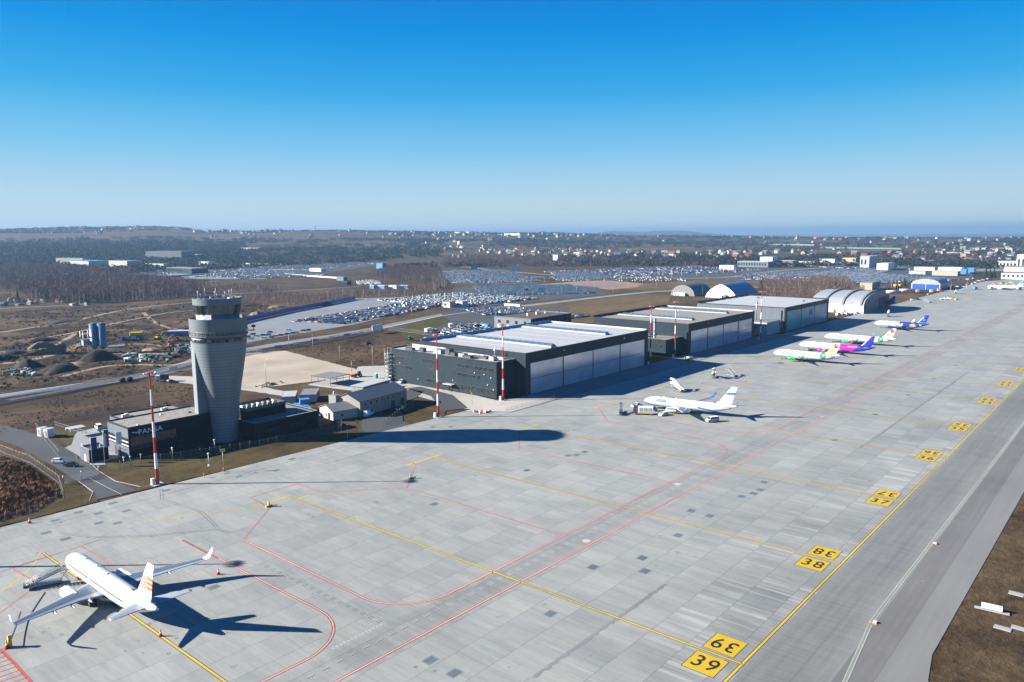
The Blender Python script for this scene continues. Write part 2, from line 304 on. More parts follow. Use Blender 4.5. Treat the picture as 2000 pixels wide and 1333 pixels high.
def ground(name, stops, sc=.02, blotch=.11, anis=(1, 1, 1), strength=.35):
    m = NT(name, .95, 0, .1); src = m.mapv(anis)
    a = m.noise(sc, 8, .62, src, .6); b = m.noise(blotch, 6, .65, src, .4); c = m.noise(1.3, 5, .75)
    f = m.math('ADD', m.math('ADD', m.math('MULTIPLY', a, .5), m.math('MULTIPLY', b, .32)), m.math('MULTIPLY', c, .18))
    m.col(m.mix(1.0, m.ramp(f, stops), (1.0, .9, .74), 'MULTIPLY'), .47); m.bump(m.math('ADD', b, m.math('MULTIPLY', c, .5)), 1.2, strength); return m
ground('field', [(.36, (.032, .022, .016)), (.45, (.085, .058, .038)), (.5, (.125, .088, .055)), (.56, (.17, .125, .075)), (.64, (.22, .165, .105))], .012, .07, (1, 1.6, 1))
ground('soil_site', [(.38, (.014, .01, .008)), (.455, (.035, .026, .019)), (.5, (.085, .063, .044)), (.56, (.2, .15, .1)), (.66, (.32, .25, .17))], .02, .12, (1, 1, 1), .6)
ground('verge', [(.38, (.055, .042, .022)), (.48, (.11, .088, .04)), (.55, (.145, .12, .055)), (.65, (.19, .15, .075))], .03, .2)
ground('verge_green', [(.38, (.07, .07, .022)), (.5, (.11, .115, .035)), (.65, (.2, .16, .075))], .03, .2)
ground('south_grass', [(.38, (.045, .032, .02)), (.47, (.105, .078, .048)), (.54, (.16, .12, .074)), (.64, (.22, .172, .11))], .05, .35, (1, 1, 1), .5)
ground('straw', [(.38, (.11, .08, .045)), (.5, (.2, .15, .085)), (.64, (.3, .23, .14))], .02, .1, (.5, 1.5, 1))

# ---- open country: cells of fields, meadow and scrub, all the way to the horizon
m = NT('country', .95, 0, .1); vo = m.t.nodes.new('ShaderNodeTexVoronoi'); vo.feature = 'F1'; m.L(m.mapv((.0016, .0042, 1), rot=(0, 0, .7)), vo.inputs['Vector']); vo.inputs['Scale'].default_value = 1.0; vo.inputs['Randomness'].default_value = .9
sx = m.t.nodes.new('ShaderNodeSeparateColor'); m.L(vo.outputs['Color'], sx.inputs[0])
f1 = m.ramp(sx.outputs[0], [(0, (.06, .05, .035)), (.35, (.1, .08, .05)), (.6, (.16, .125, .08)), (.8, (.24, .19, .125)), (1, (.3, .24, .16))])
n1 = m.noise(.006, 7, .65); n2 = m.noise(.03, 6, .65, m.mapv((1, 1.5, 1)), .5); n3 = m.noise(.25, 5, .7)
near = m.ramp(m.math('ADD', m.math('MULTIPLY', n2, .65), m.math('MULTIPLY', n3, .35)), [(.36, (.035, .026, .018)), (.46, (.082, .06, .038)), (.53, (.128, .094, .056)), (.64, (.2, .152, .095))])
ln = m.t.nodes.new('ShaderNodeVectorMath'); ln.operation = 'LENGTH'; m.L(m.P, ln.inputs[0])
far = m.mr(ln.outputs['Value'], 1500, 3200, 0, 1)
base = m.mix(far, near, m.mix(.35, f1, near))
m.col(m.mix(1.0, m.mix(m.mr(n1, .5, .62, 0, .55), base, (.03, .033, .022)), (1.0, .9, .76), 'MULTIPLY'), .5)
m.bump(n2, 1.0, .4)
# ------------------------------------------------------------ terrain: one sheet from under the apron to the horizon
FWD = math.atan2(0.64, 0.75)
def photo_x(x, y):
    c = RW.T @ np.array([x, y, -CAM_H]); return 1000+FPX*c[0]/c[2] if c[2] > 1 else (-9999 if c[0] < 0 else 9999)
_hx = [-2500, -800, 0, 150, 300, 360, 400, 500, 560, 640, 760, 850, 1000, 1060, 1130, 1250, 1400, 1600, 2600]
_hz = [88, 108, 113, 124, 130, 124, 107, 100, 102, 104, 94, 86, 76, 80, 70, 58, 40, 28, 22]
def hgt(x, y):
    d = math.hypot(x, y)
    if d < 1500: return 0.0
    px = photo_x(x, y); top = float(np.interp(px, _hx, _hz))
    t = min(1, max(0, (d-1900)/3600)); t = t*t*(3-2*t)
    w = 6*math.sin(x*.0021+1)*math.cos(y*.0017)+4*math.sin(x*.0047+y*.0035)
    h = top*t + w*min(1, (d-1500)/1500)
    if d > 5600:
        s = min(1, (d-5600)/2500); h = h*(1-s*s*(3-2*s)) + (-22)*(s*s*(3-2*s))
    if 11000 < d < 16000:                                       # faint far ridge
        b = math.exp(-((px-1190)/55)**2)*62+math.exp(-((px-1310)/85)**2)*72+math.exp(-((px-1480)/110)**2)*20
        s = math.sin((d-11000)/5000*math.pi); h = h+(b*1.75+10)*s*(1 if b > 1 else .3)
    return h
def terrain():
    rs = [0, 60, 120, 200, 300, 450, 700, 1000, 1500, 1700]+[1900+i*170 for i in range(30)]+[7300, 8000, 9500, 11000, 12000, 12800, 13500, 14300, 15000, 16000, 20000, 30000]
    na = 360; vs = [(0, 0, -.3)]; 
    for r in rs[1:]:
        for i in range(na):
            a = 2*math.pi*i/na; x = r*math.cos(a); y = r*math.sin(a); vs.append((x, y, hgt(x, y)-.3))
    fs = [(0, 1+i, 1+(i+1) % na) for i in range(na)]
    for j in range(len(rs)-2):
        b = 1+j*na
        for i in range(na): k = (i+1) % na; fs.append((b+i, b+na+i, b+na+k, b+k))
    mb = MB(); mb.mesh(vs, fs, 'country', True); return mb.build('ground', kind='structure', fixn=False)
terrain()

def sheet(name, poly, z, m, label=None, thick=0.0):
    mb = MB()
    if thick: mb.prism(poly, z-thick, z, m)
    else:
        a = sum(poly[i][0]*poly[(i+1) % len(poly)][1]-poly[(i+1) % len(poly)][0]*poly[i][1] for i in range(len(poly)))
        mb.face([(p[0], p[1], z) for p in (poly if a > 0 else poly[::-1])], m)
    return mb.build(name, kind='structure', fixn=False)
def PP(s, z=0.0):
    return [at(*[float(v) for v in p.split(',')], z) for p in s.split()]
def rough_edge(poly, amp=.6, step=3.0, seed=1):
    r = random.Random(seed); out = []
    for i in range(len(poly)):
        a, b = poly[i], poly[(i+1) % len(poly)]; L = math.hypot(b[0]-a[0], b[1]-a[1]); n = max(1, min(400, int(L/step)))
        for k in range(n):
            t = k/n; am = amp if k else 0; out.append((a[0]+(b[0]-a[0])*t+r.uniform(-am, am), a[1]+(b[1]-a[1])*t+r.uniform(-am, am)))
    return out

FIELD = [(-250, 221), (1180, 200), (1180, 420), (905, 700), (640, 900), (470, 1010), (250, 1010), (40, 800), (-250, 500)]
sheet('field', rough_edge(FIELD, 6, 15), -.26, 'field')
sheet('construction_ground', rough_edge(PP('0,610 120,600 380,592 500,590 560,610 520,640 500,676 380,705 270,732 0,772'), 3, 8), -.24, 'soil_site')
sheet('apron', [(-300, 49), (1420, 49), (1420, 150), (1300, 200), (1120, 207), (850, 207), (545, 209), (545, 217.2), (372, 217.4), (240, 218.4), (100, 221), (-300, 222)], 0.0, 'apron_concrete', thick=.3)
sheet('taxiway', [(-300, 36.3), (1420, 36.3), (1420, 49), (-300, 49)], -.005, 'taxi_concrete', thick=.3)
sheet('taxiway_asphalt', [(-300, 31), (134, 31), (1500, 31), (1500, 36.3), (-300, 36.3)], -.012, 'asphalt_dark', thick=.3)
sheet('taxiway_shoulder', [(-300, 5), (120, 18), (133, 24.3), (142, 25.6), (1500, 25.6), (1500, 31), (-300, 31)], -.02, 'asphalt_light', thick=.3)
sheet('south_grass', rough_edge([(-300, 5), (120, 18), (133, 24.3), (142, 25.6), (1500, 25.6), (1500, -500), (-300, -500)], .12, 2), -.1, 'south_grass')
# grass verges between the apron and the buildings
sheet('verge', rough_edge([(92.6, 222.5), (176, 219.4), (187, 224), (186, 229), (172, 231), (160, 236), (140, 238), (118, 247), (104, 251), (93, 250.5)], .3, 2), -.06, 'verge')
sheet('verge_green', rough_edge([(94, 249), (104, 251), (118, 247), (140, 238), (142, 243), (120, 252), (104, 262), (99, 262), (97, 254)], .2, 2), -.05, 'verge_green')
sheet('verge', rough_edge([(-60, 222), (82, 222.2), (84.5, 232), (84, 244), (78, 236), (66, 228), (40, 226), (-60, 240)], .3, 2), -.06, 'verge')
sheet('verge', rough_edge([(196, 219.3), (213, 218.5), (222, 226), (229, 240), (217, 236), (205, 231), (198, 225)], .3, 2), -.06, 'verge')
sheet('verge', rough_edge(PP('60,850 25,858 70,876 135,890 150,862 180,842 150,835 110,838'), .5, 2), -.2, 'verge_green')
sheet('meadow', rough_edge(PP('760,640 830,612 900,606 990,604 990,645 930,655 800,660'), .6, 3), -.2, 'verge_green')
sheet('meadow', rough_edge(PP('905,604 1000,598 1250,572 1310,577 1300,612 1100,640 1010,636 1000,612'), 1.2, 5), -.2, 'straw')
sheet('meadow', rough_edge(PP('1160,560 1400,545 1480,545 1490,560 1300,572 1250,568'), 2, 8), -.18, 'straw')
sheet('meadow', rough_edge(PP('1690,604 1760,590 1838,588 1800,575 1640,578'), 1, 4), -.18, 'straw')
sheet('meadow', rough_edge(PP('1500,600 1560,612 1630,611 1690,611 1700,600 1660,590 1500,590'), 1, 4), -.16, 'straw')

# light concrete strip in front of the hangars with its drain channel
sheet('hangar_forecourt', [(224, 218.8), (236.5, 202.3), (545, 201.4), (545, 209.5), (545, 217.6), (372, 217.8), (268, 218.2), (244, 218.6)], .02, 'path_light')
sheet('drain_channel', [(224.2, 218.7), (236.5, 201.8), (560, 200.9), (560, 201.6), (236.8, 202.6), (225, 218.7)], .03, 'dark_line')
sheet('hangar_forecourt', [(236.8, 202.9), (545, 202), (545, 217.5), (375, 217.5), (268, 217.6), (268, 203.4)], .026, 'asphalt_grey')

# roads
def offset_line(pts, w):
    out = []
    for i, p in enumerate(pts):
        a = pts[max(0, i-1)]; b = pts[min(len(pts)-1, i+1)]; dx, dy = b[0]-a[0], b[1]-a[1]; L = math.hypot(dx, dy) or 1
        k = 1.0
        if 0 < i < len(pts)-1:
            d1 = Vector((p[0]-a[0], p[1]-a[1])).normalized(); d2 = Vector((b[0]-p[0], b[1]-p[1])).normalized()
            c = max(.35, math.sqrt(max(0, (1+d1.dot(d2))/2))); k = 1/c
            t = (d1+d2).normalized(); dx, dy, L = t.x, t.y, 1
        out.append((p[0]-dy/L*w*k, p[1]+dx/L*w*k))
    return out
def smooth(pts, n=6):
    out = []
    P = [pts[0]]+list(pts)+[pts[-1]]
    for i in range(1, len(P)-2):
        for k in range(n):
            t = k/n; a, b, c, d = P[i-1], P[i], P[i+1], P[i+2]
            out.append(tuple(.5*((2*b[j])+(-a[j]+c[j])*t+(2*a[j]-5*b[j]+4*c[j]-d[j])*t*t+(-a[j]+3*b[j]-3*c[j]+d[j])*t**3) for j in (0, 1)))
    out.append(tuple(pts[-1])); return out
def ribbon(mb, pts, w0, w1, z, m):
    a = offset_line(pts, w0); b = offset_line(pts, w1)
    for i in range(len(pts)-1): mb.face([(*b[i], z), (*b[i+1], z), (*a[i+1], z), (*a[i], z)], m)
def road(name, pts, w, z=-.12, m='asphalt_road', kerb=None):
    mb = MB(); ribbon(mb, pts, -w/2, w/2, z, m); o = mb.build(name, kind='structure', fixn=False)
    if kerb:
        k = MB()
        for s in (-1, 1):
            a = offset_line(pts, s*w/2); b = offset_line(pts, s*(w/2+.25))
            for i in range(len(pts)-1): k.prism([a[i], a[i+1], b[i+1], b[i]], z-.1, z+.12, 'kerb')
        k.build('kerb', kind='structure')
    return o
gate_road = [(80.4, 224.4), (84.3, 232), (85.6, 252.9), (87.2, 286), (87.6, 304), (86, 321), (80, 350), (-60, 420), (-60, 435), (90, 362), (94.5, 346), (98.3, 316), (96.6, 277), (93.4, 250.5), (92.5, 237), (95, 226), (98.5, 222.6)]
sheet('access_road', gate_road, -.07, 'asphalt_road')
mb = MB()
for pts in ([(98.5, 222.8), (95, 226), (92.6, 237), (93.5, 250.5), (96.7, 272)], [(80.4, 224.6), (84.2, 232), (85.5, 246)]):
    a = offset_line(pts, -.07); b = offset_line(pts, .07)
    for i in range(len(pts)-1): mb.prism([a[i], a[i+1], b[i+1], b[i]], -.1, .05, 'kerb')
mb.build('kerb', kind='structure')
mb = MB(); ribbon(mb, [(88.5, 223), (88.8, 246)], -.08, .08, -.06, 'white_line'); mb.build('road_marking', kind='structure', fixn=False)
perim = smooth([(-120, 395), (40, 403), (112, 409.2), (150, 409), (176.4, 411.4), (217.6, 430.7), (271.9, 454.1), (368.3, 469.0), (439.7, 489.9), (500, 507), (560, 508), (620, 503), (828, 496.8), (905, 468), (1000, 415), (1090, 300)], 5)
road('perimeter_road', perim, 7.5, -.14, 'asphalt_grey')
mb = MB(); ribbon(mb, perim, 4.6, 6.2, -.13, 'path_light'); mb.build('pavement', kind='structure', fixn=False)
mb = MB(); ribbon(mb, [p for p in perim if p[0] > 250], -4.9, -3.9, -.12, 'white_paint'); mb.build('pavement', kind='structure', fixn=False)
mb = MB()
for i in range(0, len(perim)-1):
    a, b = Vector(perim[i]), Vector(perim[i+1]); n = max(1, int((b-a).length/9))
    for k in range(n): p = a+(b-a)*(k/n); q = a+(b-a)*((k+.4)/n); ribbon(mb, [tuple(p), tuple(q)], -.08, .08, -.125, 'white_line')
mb.build('road_marking', kind='structure', fixn=False)
road('service_track', [(112, 398), (205, 412), (235, 424), (255, 434)], 4.5, -.13, 'asphalt_light')
sheet('tower_yard', PP('62,884 112,881 140,868 146,850 152,843 185,836 200,848 226,868 250,890 258,901 190,909 165,906 135,894'), -.09, 'paving')
sheet('beige_pad', rough_edge(PP('400,745 478,690 555,685 700,722 690,735 550,753 478,757'), .5, 3), -.1, 'beige_pad')
sheet('gravel_track', rough_edge(PP('370,735 300,733 330,745 500,765 560,775 580,770 470,745'), .6, 3), -.16, 'path_light')
sheet('hangar_path', rough_edge(PP('700,716 796,712 793,738 972,783 1020,776 1085,782 1000,804 905,798 800,770 700,765 640,757 600,752 690,735'), .3, 3), -.09, 'path_light')
sheet('side_road', [(175.5, 219.6), (188.8, 225.1), (196, 236), (204, 246), (232, 255), (243, 262), (243, 272), (225, 262), (198, 249), (186, 237), (180, 229)], -.05, 'asphalt_road')
sheet('side_road', [(175.5, 219.6), (196, 219.2), (198, 226), (204, 233), (196, 240), (186, 232), (181, 226)], -.045, 'asphalt_road')
sheet('side_road', [(220, 226), (231, 222), (246, 246), (250, 272), (243, 275), (238, 252)], -.05, 'asphalt_road')
mbt = MB()
for w_, path in ((5, '-40,655 60,640 130,630 250,604 380,590'), (4, '40,664 130,652 240,628 320,612 380,606'), (6, '-40,712 40,706 110,690 165,668 175,662'), (5, '220,690 300,690 345,689 380,688'), (4, '120,735 200,716 260,712 340,712 380,700'), (3.5, '280,610 300,628 330,640 372,646'), (4, '-20,688 60,684 110,672 150,650'), (3, '230,672 290,672 320,676 350,672')):
    ribbon(mbt, smooth(PP(path), 5), -w_/2, w_/2, -.225, 'sand')
mbt.build('dirt_track', kind='structure', fixn=False)
# car parks
LOTS = {'front': '478,652 640,627 760,604 880,590 905,575 690,578 485,626', 'frontB': '480,668 640,640 700,625 480,648'}
sheet('car_park_surface', PP('470,640 480,625 690,583 900,578 905,588 840,600 690,634 490,668 470,672'), -.14, 'asphalt_grey')
sheet('car_park_surface', PP('885,562 1165,558 1185,575 1060,588 880,604'), -.16, 'asphalt_road')
sheet('car_park_surface', PP('900,603 1110,600 1110,625 985,638 820,655 880,628 860,612'), -.13, 'asphalt_road')
sheet('car_park_surface', PP('860,528 1010,545 1050,552 1050,556 880,556'), -.16, 'asphalt_road')
sheet('sandy_ground', rough_edge(PP('1000,560 1050,556 1120,550 1180,547 1255,554 1245,561 1190,566 1160,563'), 2, 8), -.17, 'sand')
sheet('red_paving', PP('1095,556 1180,551 1235,556 1200,563 1165,561'), -.15, 'red_paving_stone')
sheet('car_park_surface', PP('460,536 470,500 640,500 760,515 640,532'), -.17, 'asphalt_road')
sheet('car_park_surface', PP('1085,545 1095,528 1500,524 1900,519 1900,550 1700,553 1560,549 1440,549 1200,543'), -.17, 'asphalt_road')
sheet('car_park_surface', PP('1640,520 1700,505 1990,505 1990,530 1900,530'), -.165, 'asphalt_grey')
sheet('car_park_surface', PP('250,545 290,522 500,530 520,545'), -.165, 'asphalt_grey')
# motorway and railway beyond
hw = [at(*p) for p in ((470, 492), (640, 499), (760, 510), (880, 519), (960, 527), (1060, 536), (1180, 541), (1400, 543), (1520, 529), (1640, 521), (1800, 506), (2000, 499))]
road('motorway', smooth([(p[0], p[1]) for p in hw], 5), 15, -.12, 'asphalt_light')
rw = [at(*p) for p in ((-300, 627), (0, 603), (120, 597), (370, 578), (520, 571), (700, 560))]
road('railway', smooth(rw, 4), 9, -.1, 'gravel')
mb = MB()
for dx in (-2.5, 2.5):
    for r in (-.72, .72): ribbon(mb, smooth(rw, 4), dx+r-.09, dx+r+.09, .05, 'rust')
mb.build('railway_track', kind='structure', fixn=False)

# ------------------------------------------------------------ painted markings on the apron
Zm = .012
def stroke(name, lines, mats, z=Zm):
    """lines: list of point lists; mats: list of (offset0, offset1, material)"""
    mb = MB()
    for i, (a, b, m) in enumerate(mats):
        for pts in lines: ribbon(mb, pts, a, b, z+.004*i, m)
    return mb.build(name, kind='structure', fixn=False)
def arc(cx, cy, r, a0, a1, n=14): return [(cx+r*math.cos(R_(a0+(a1-a0)*i/n)), cy+r*math.sin(R_(a0+(a1-a0)*i/n))) for i in range(n+1)]
stands = [118.2, 170.3, 222.1, 274.8, 323.3]+[at(p, q)[0] for p, q in ((1930, 784), (1966, 750), (1993, 722))]
yl = [(-.36, .36, 'dark_line'), (-.2, .2, 'yellow_line')]
lines = [[(-300, 49.7), (1400, 49.7)], [(58.8, 195), (58.8, 99)]]
for i, x in enumerate(stands):
    lines.append([(x, 49.7), (x, 184.2 if i == 0 else 180)])
stroke('taxi_line_marking', lines, yl)
ty = [[(s-11.5, 184.2-(i > 0)*4), (s+.4, 184.2-(i > 0)*4)] for i, s in enumerate(stands[:5])]+[[(s, 180.5), (s+4.5, 180.4)] for i, s in enumerate(stands[:5])]
stroke('stop_line_marking', ty, [(-.3, .3, 'yellow_line')])
rl = [(-.55, .55, 'white_line'), (-.42, -.05, 'red_line'), (.05, .42, 'red_line')]
rd = [(-.34, .34, 'red_line'), (-.12, .12, 'white_line')]
outer = [(-300, 99), (1300, 99)]
inner = [(92.9, 165.5), (92.4, 122)]+arc(104.6, 119.2, 12.3, 180, 268, 12)+[(125, 106.9), (226, 106.9)]+arc(232, 121.9, 15, 272, 360, 10)+[(247.2, 145)]
left = [(-300, 108.6), (64, 108.4)]+arc(70.5, 121.3, 13, 275, 360, 12)+[(83.4, 176.8)]
beyond = [(262.5, 150), (262.5, 122)]+arc(277.5, 121.9, 15, 180, 270, 10)+[(1200, 106.9)]
stroke('road_edge_marking', [outer, inner, left], rd)
stroke('road_edge_marking', [beyond], [(-.3, .3, 'red_line'), (-.1, .1, 'white_line')])
red = [[(92.9, 165.5), (109.5, 180.2), (110.7, 191.7), (126, 192), (126.1, 179.6), (144.3, 163.8), (161.8, 179), (162.7, 190.5)],
       [(144.3, 163.8), (144.4, 107.2)], [(50.8, 191.6), (66.2, 192.1), (66.4, 176.8)], [(51.2, 191.4), (52.2, 177.5), (36.5, 164)], [(83.4, 176.8), (83.4, 160)],
       [(196.7, 165), (196.8, 107.3)], [(196.7, 165), (214, 179), (214.5, 190)], [(248.5, 163), (248.3, 145)], [(248.5, 163), (265, 178)], [(300, 163), (300, 107)], [(352, 163), (352, 107)], [(404, 163), (404, 107)]]
stroke('stand_boundary_marking', red, [(-.2, .2, 'red_line'), (-.05, .05, 'white_line')])
# red hatched equipment area at the lower left
hx0 = at(25, 1293); hz = [[at(0, 1268), at(30, 1298), at(66, 1338), at(110, 1390)]]
stroke('hatched_area_marking', hz, [(-.28, .28, 'red_line')])
a0, a1 = Vector(at(0, 1268)), Vector(at(110, 1390)); dv = (a1-a0); hl = []
for k in range(16):
    p = a0+dv*(k/16.0); hl.append([(p.x, p.y), (p.x-14, p.y+1.2)])
stroke('hatched_area_marking', hl, [(-.14, .14, 'red_line')])
# dashed lane lines, give-way triangles
mb = MB()
def dashes(p, q, step, ln, offs, m, z=Zm, w=.07):
    p = Vector(p); q = Vector(q); d = (q-p).normalized(); L = (q-p).length; k = 0
    while k*step < L:
        a = p+d*(k*step); b = a+d*ln
        for o in offs: ribbon(mb, [tuple(a), tuple(b)], o-w, o+w, z, m)
        k += 1
dashes((-100, 103.4), (260, 103.4), 3.0, 1.5, (-.32, .32), 'white_line'); dashes((88.1, 148), (88.1, 109), 2.4, 1.2, (-.3, .3), 'dark_line'); dashes((-100, 103.4), (100, 103.4), 3.0, 1.5, (-.12,), 'dark_line', w=.05)
for k in range(14):
    x0 = 76.3+k*.83; mb.face([(x0, 108.1, Zm), (x0+.6, 108.1, Zm), (x0+.3, 107.2, Zm)], 'white_line')
for k in range(16): mb.box(102+k*.9, 102.5+k*.9, 216.4, 216.8, .008, .012, 'white_line')
for k in range(14): mb.box(83+k*.95, 83.5+k*.95, 219.8, 220.2, .008, .012, 'white_line')
mb.build('lane_marking', kind='structure', fixn=False)
stroke('lane_marking', [[(66, 205), (70, 196), (79, 186), (92, 177), (93.5, 172)], [(98, 219), (94, 210), (95, 200), (96, 192), (93, 178)]], [(-.42, -.3, 'dark_line'), (.3, .42, 'dark_line')])
stroke('stand_line_marking', [[(30, 170), (48, 181), (55, 189), (58.6, 196)], [(84, 196), (104, 186), (118, 184.5)]], [(-.14, .14, 'yellow_line')])
# double edge line of the taxiway
stroke('taxiway_edge_marking', [[(100, 31.5), (123.8, 34.6), (147.2, 37.0), (153, 37.1), (1400, 36.6)]], [(-.42, .42, 'frame_grey'), (-.34, -.2, 'pale_yellow_line'), (.2, .34, 'pale_yellow_line')])
# stand number panels
for i, x in enumerate(stands):
    num = 39-i
    for s in (0, 1):
        x0, x1 = (x-6.9, x-.95) if s == 0 else (x+.95, x+6.9)
        mb = MB(); mb.box(x0-.14, x1+.14, 51.6, 57.65, .004, .0135, 'dark_line'); mb.box(x0, x1, 51.75, 57.5, .006, .018, 'panel_yellow'); cx = (x0+x1)/2
        r, u = ((0, -1, 0), (1, 0, 0)) if s == 0 else ((0, 1, 0), (-1, 0, 0))
        for q, ch in enumerate(str(num)):
            off = -1.28 if q == 0 else 1.28
            add_text(mb, ch, 5.2, 'black', (cx+.0, 54.62+r[1]*off, .024), r, u, bold=.05, xs=.82)
        mb.build('stand_number_marking', kind='structure', fixn=False)
# gratings, manholes, stains of sealed cracks
gr = '150,998 242,1013 193,1022 246,999 105,1018 325,958 228,1023 700,912'.split()
mb = MB()
def grate(px, py, sx=1.5, sy=1.0):
    x, y = at(px, py); mb.box(x-sx/2-.25, x+sx/2+.25, y-sy/2-.25, y+sy/2+.25, .002, .008, 'frame_grey'); mb.box(x-sx/2, x+sx/2, y-sy/2, y+sy/2, .006, .014, 'grate')
for p in ((220, 983), (153, 1001), (193, 1003), (247, 998), (193, 1022), (229, 1022), (108, 1017), (325, 958), (467, 931), (540, 919), (570, 897), (845, 835), (880, 834), (917, 735)): grate(*p, 2.0, 1.4)
for p in ((841, 1290), (887, 1315), (1075, 1199), (1158, 1108), (1260, 1116), (1254, 1090), (1324, 1046), (1386, 1008), (1350, 998), (1448, 970), (1472, 964), (1485, 957), (1492, 942), (1630, 860), (848, 985), (1110, 890), (1126, 889), (1142, 883), (1029, 919), (90, 1041), (128, 1053), (417, 1147), (1710, 810), (1774, 772), (1824, 740), (1866, 714)): grate(*p, 2.2, 1.7)
mb.build('drain_grating', kind='structure', fixn=False)
mb = MB()
def disc(px, py, r, m, z=.01, n=14):
    x, y = at(px, py); mb.face([(x+r*math.cos(2*math.pi*i/n), y+r*math.sin(2*math.pi*i/n), z) for i in range(n)], m)
for p in ((74, 1080), (119, 1021), (242, 1011), (296, 1048), (356, 1012), (171, 1050), (638, 898), (655, 917), (849, 1311), (435, 1124), (345, 1247), (693, 1063), (852, 976), (812, 1303), (1885, 1010), (1803, 1135)): disc(*p, .42, 'seal_dark')
for p in ((1145, 1057), (1323, 946), (1608, 815)): disc(*p, 1.15, 'pink_wall'); disc(*p, .95, 'white_line', .016)
mb.build('manhole_cover', kind='structure', fixn=False)
mb = MB(); r = random.Random(9)
def stain(px, py, s, m='seal_dark'):
    x, y = at(px, py); n = 11; mb.face([(x+s*r.uniform(.45, 1.15)*math.cos(2*math.pi*i/n)*.8, y+s*r.uniform(.45, 1.15)*math.sin(2*math.pi*i/n), .0085) for i in range(n)], m)
for q in ((603, 1005), (612, 1010), (690, 1014), (735, 981), (738, 984), (745, 1033), (752, 1038), (765, 1043), (560, 990), (928, 929), (970, 914), (1120, 841), (1140, 845), (1068, 951), (1060, 949), (1230, 876), (1238, 879), (1330, 822), (1326, 828), (1354, 772), (1370, 775), (1422, 818), (1240, 842), (270, 1252), (330, 1277), (205, 1190), (180, 1225), (120, 1240), (60, 1245), (85, 1236), (95, 1228), (303, 1213), (290, 1220), (295, 1228), (305, 1237), (215, 1195), (244, 1272), (280, 1276), (1620, 1170), (1685, 1140), (1660, 1165), (1770, 1040), (1600, 1220), (1700, 940), (1545, 745), (1885, 865), (965, 925), (588, 896)): stain(q[0], q[1], r.uniform(.25, .9))
mb.build('oil_stain_marking', kind='structure', fixn=False)
mb = MB(); r = random.Random(3)
for (a, b) in (((92, 74.6), (137, 74.6)), ((268, 74.6), (455, 74.6))):
    pts = [(a[0]+(b[0]-a[0])*i/60, a[1]) for i in range(61)]; up = [(p[0], p[1]+.12+r.random()*.5) for p in pts]; dn = [(p[0], p[1]-.12-r.random()*.5) for p in pts]
    up[0] = dn[0] = pts[0]; up[-1] = dn[-1] = pts[-1]
    for i in range(60): mb.face([(*dn[i], .009), (*dn[i+1], .009), (*up[i+1], .009), (*up[i], .009)], 'seal_dark')
mb.build('sealed_joint_marking', kind='structure', fixn=False)
stroke('sealed_joint_marking', [[at(0, 1118), at(198, 1054)]], [(-.12, .12, 'dark_line')], .009)
stroke('sealed_joint_marking', [[(160, 213.3), (262, 208.4)], [(66, 213.3), (160, 213.3)], [(88, 120), (1100, 120)][0:0] or [(144, 202), (262, 202)]], [(-.07, .07, 'dark_line')], .009)
for (px, py, w, d) in ((1985, 1160, 2.6, 1.6), (1958, 1227, 2.8, 1.4), (1990, 1227, 2.4, 1.4)):
    x, y = at(px, py); mb = MB(); mb.box(x-d/2, x+d/2, y-w/2, y+w/2, -.1, .05, 'conc'); mb.build('concrete_cover_slab', kind='structure')
# ------------------------------------------------------------ control tower
def ring(cx, cy, r, z, n=40, rx=1.0, ry=1.0): return [(cx+r*rx*math.cos(2*math.pi*i/n), cy+r*ry*math.sin(2*math.pi*i/n), z) for i in range(n)]
TC = (139.3, 256.5)
tw = empty('control_tower', (TC[0], TC[1], 0), label='tall silver-grey airport control tower flaring towards a glazed cab, beside the dark low office', cat='control tower')
mb = MB(); prof = [(-.3, 4.6), (4, 4.75), (9, 5.1), (14, 5.7), (19, 6.5), (24, 7.4), (29, 8.3), (33, 8.95), (36.3, 9.35)]
zz = np.linspace(-.3, 36.3, 40); rr = np.interp(zz, [p[0] for p in prof], [p[1] for p in prof])
mb.loft([ring(0, 0, r, z, 48) for z, r in zip(zz, rr)], 'tower_skin'); mb.build('shaft', tw)
mb = MB(); mb.prism([(-9.0, 1.0), (-.5, 1.0), (-.5, 6.8), (-8.0, 5.6)], 0, 36.3, 'tower_core'); mb.build('stair_core', tw, bevel=.15)
mb = MB(); mb.loft([ring(0, 0, 9.36, 36.3), ring(0, 0, 9.36, 37.9)], 'tower_band', cap1=True, cap0=True); mb.build('window_band', tw)
for i in range(40):
    if i % 5 == 4: continue
    b = MB()
    a0, a1 = 2*math.pi*(i+.1)/40, 2*math.pi*(i+.9)/40; r = 9.43
    b.face([(r*math.cos(a0), r*math.sin(a0), 36.6), (r*math.cos(a1), r*math.sin(a1), 36.6), (r*math.cos(a1), r*math.sin(a1), 37.6), (r*math.cos(a0), r*math.sin(a0), 37.6)], 'window_glass' if i % 3 else 'warm_window'); b.build('window', tw)
mb = MB(); mb.loft([ring(0, 0, 9.36, 37.9), ring(0, 0, 9.9, 38.3), ring(0, 0, 9.9, 38.9), ring(0, 0, 9.3, 38.9)], 'tower_band', smooth=False); mb.build('gallery_floor', tw)
mb = MB(); mb.loft([ring(0, 0, 9.25, 38.9), ring(0, 0, 9.25, 39.9)], 'dark_steel', smooth=True)
mb.loft([ring(0, 0, 9.75, 39.9, 72), ring(0, 0, 9.8, 44.6, 72), ring(0, 0, 9.6, 44.6, 72), ring(0, 0, 9.6, 43.6, 72), ring(0, 0, 1, 43.6, 72)], 'tower_band', smooth=False, cap0=True); mb.build('collar', tw)
mb = MB()
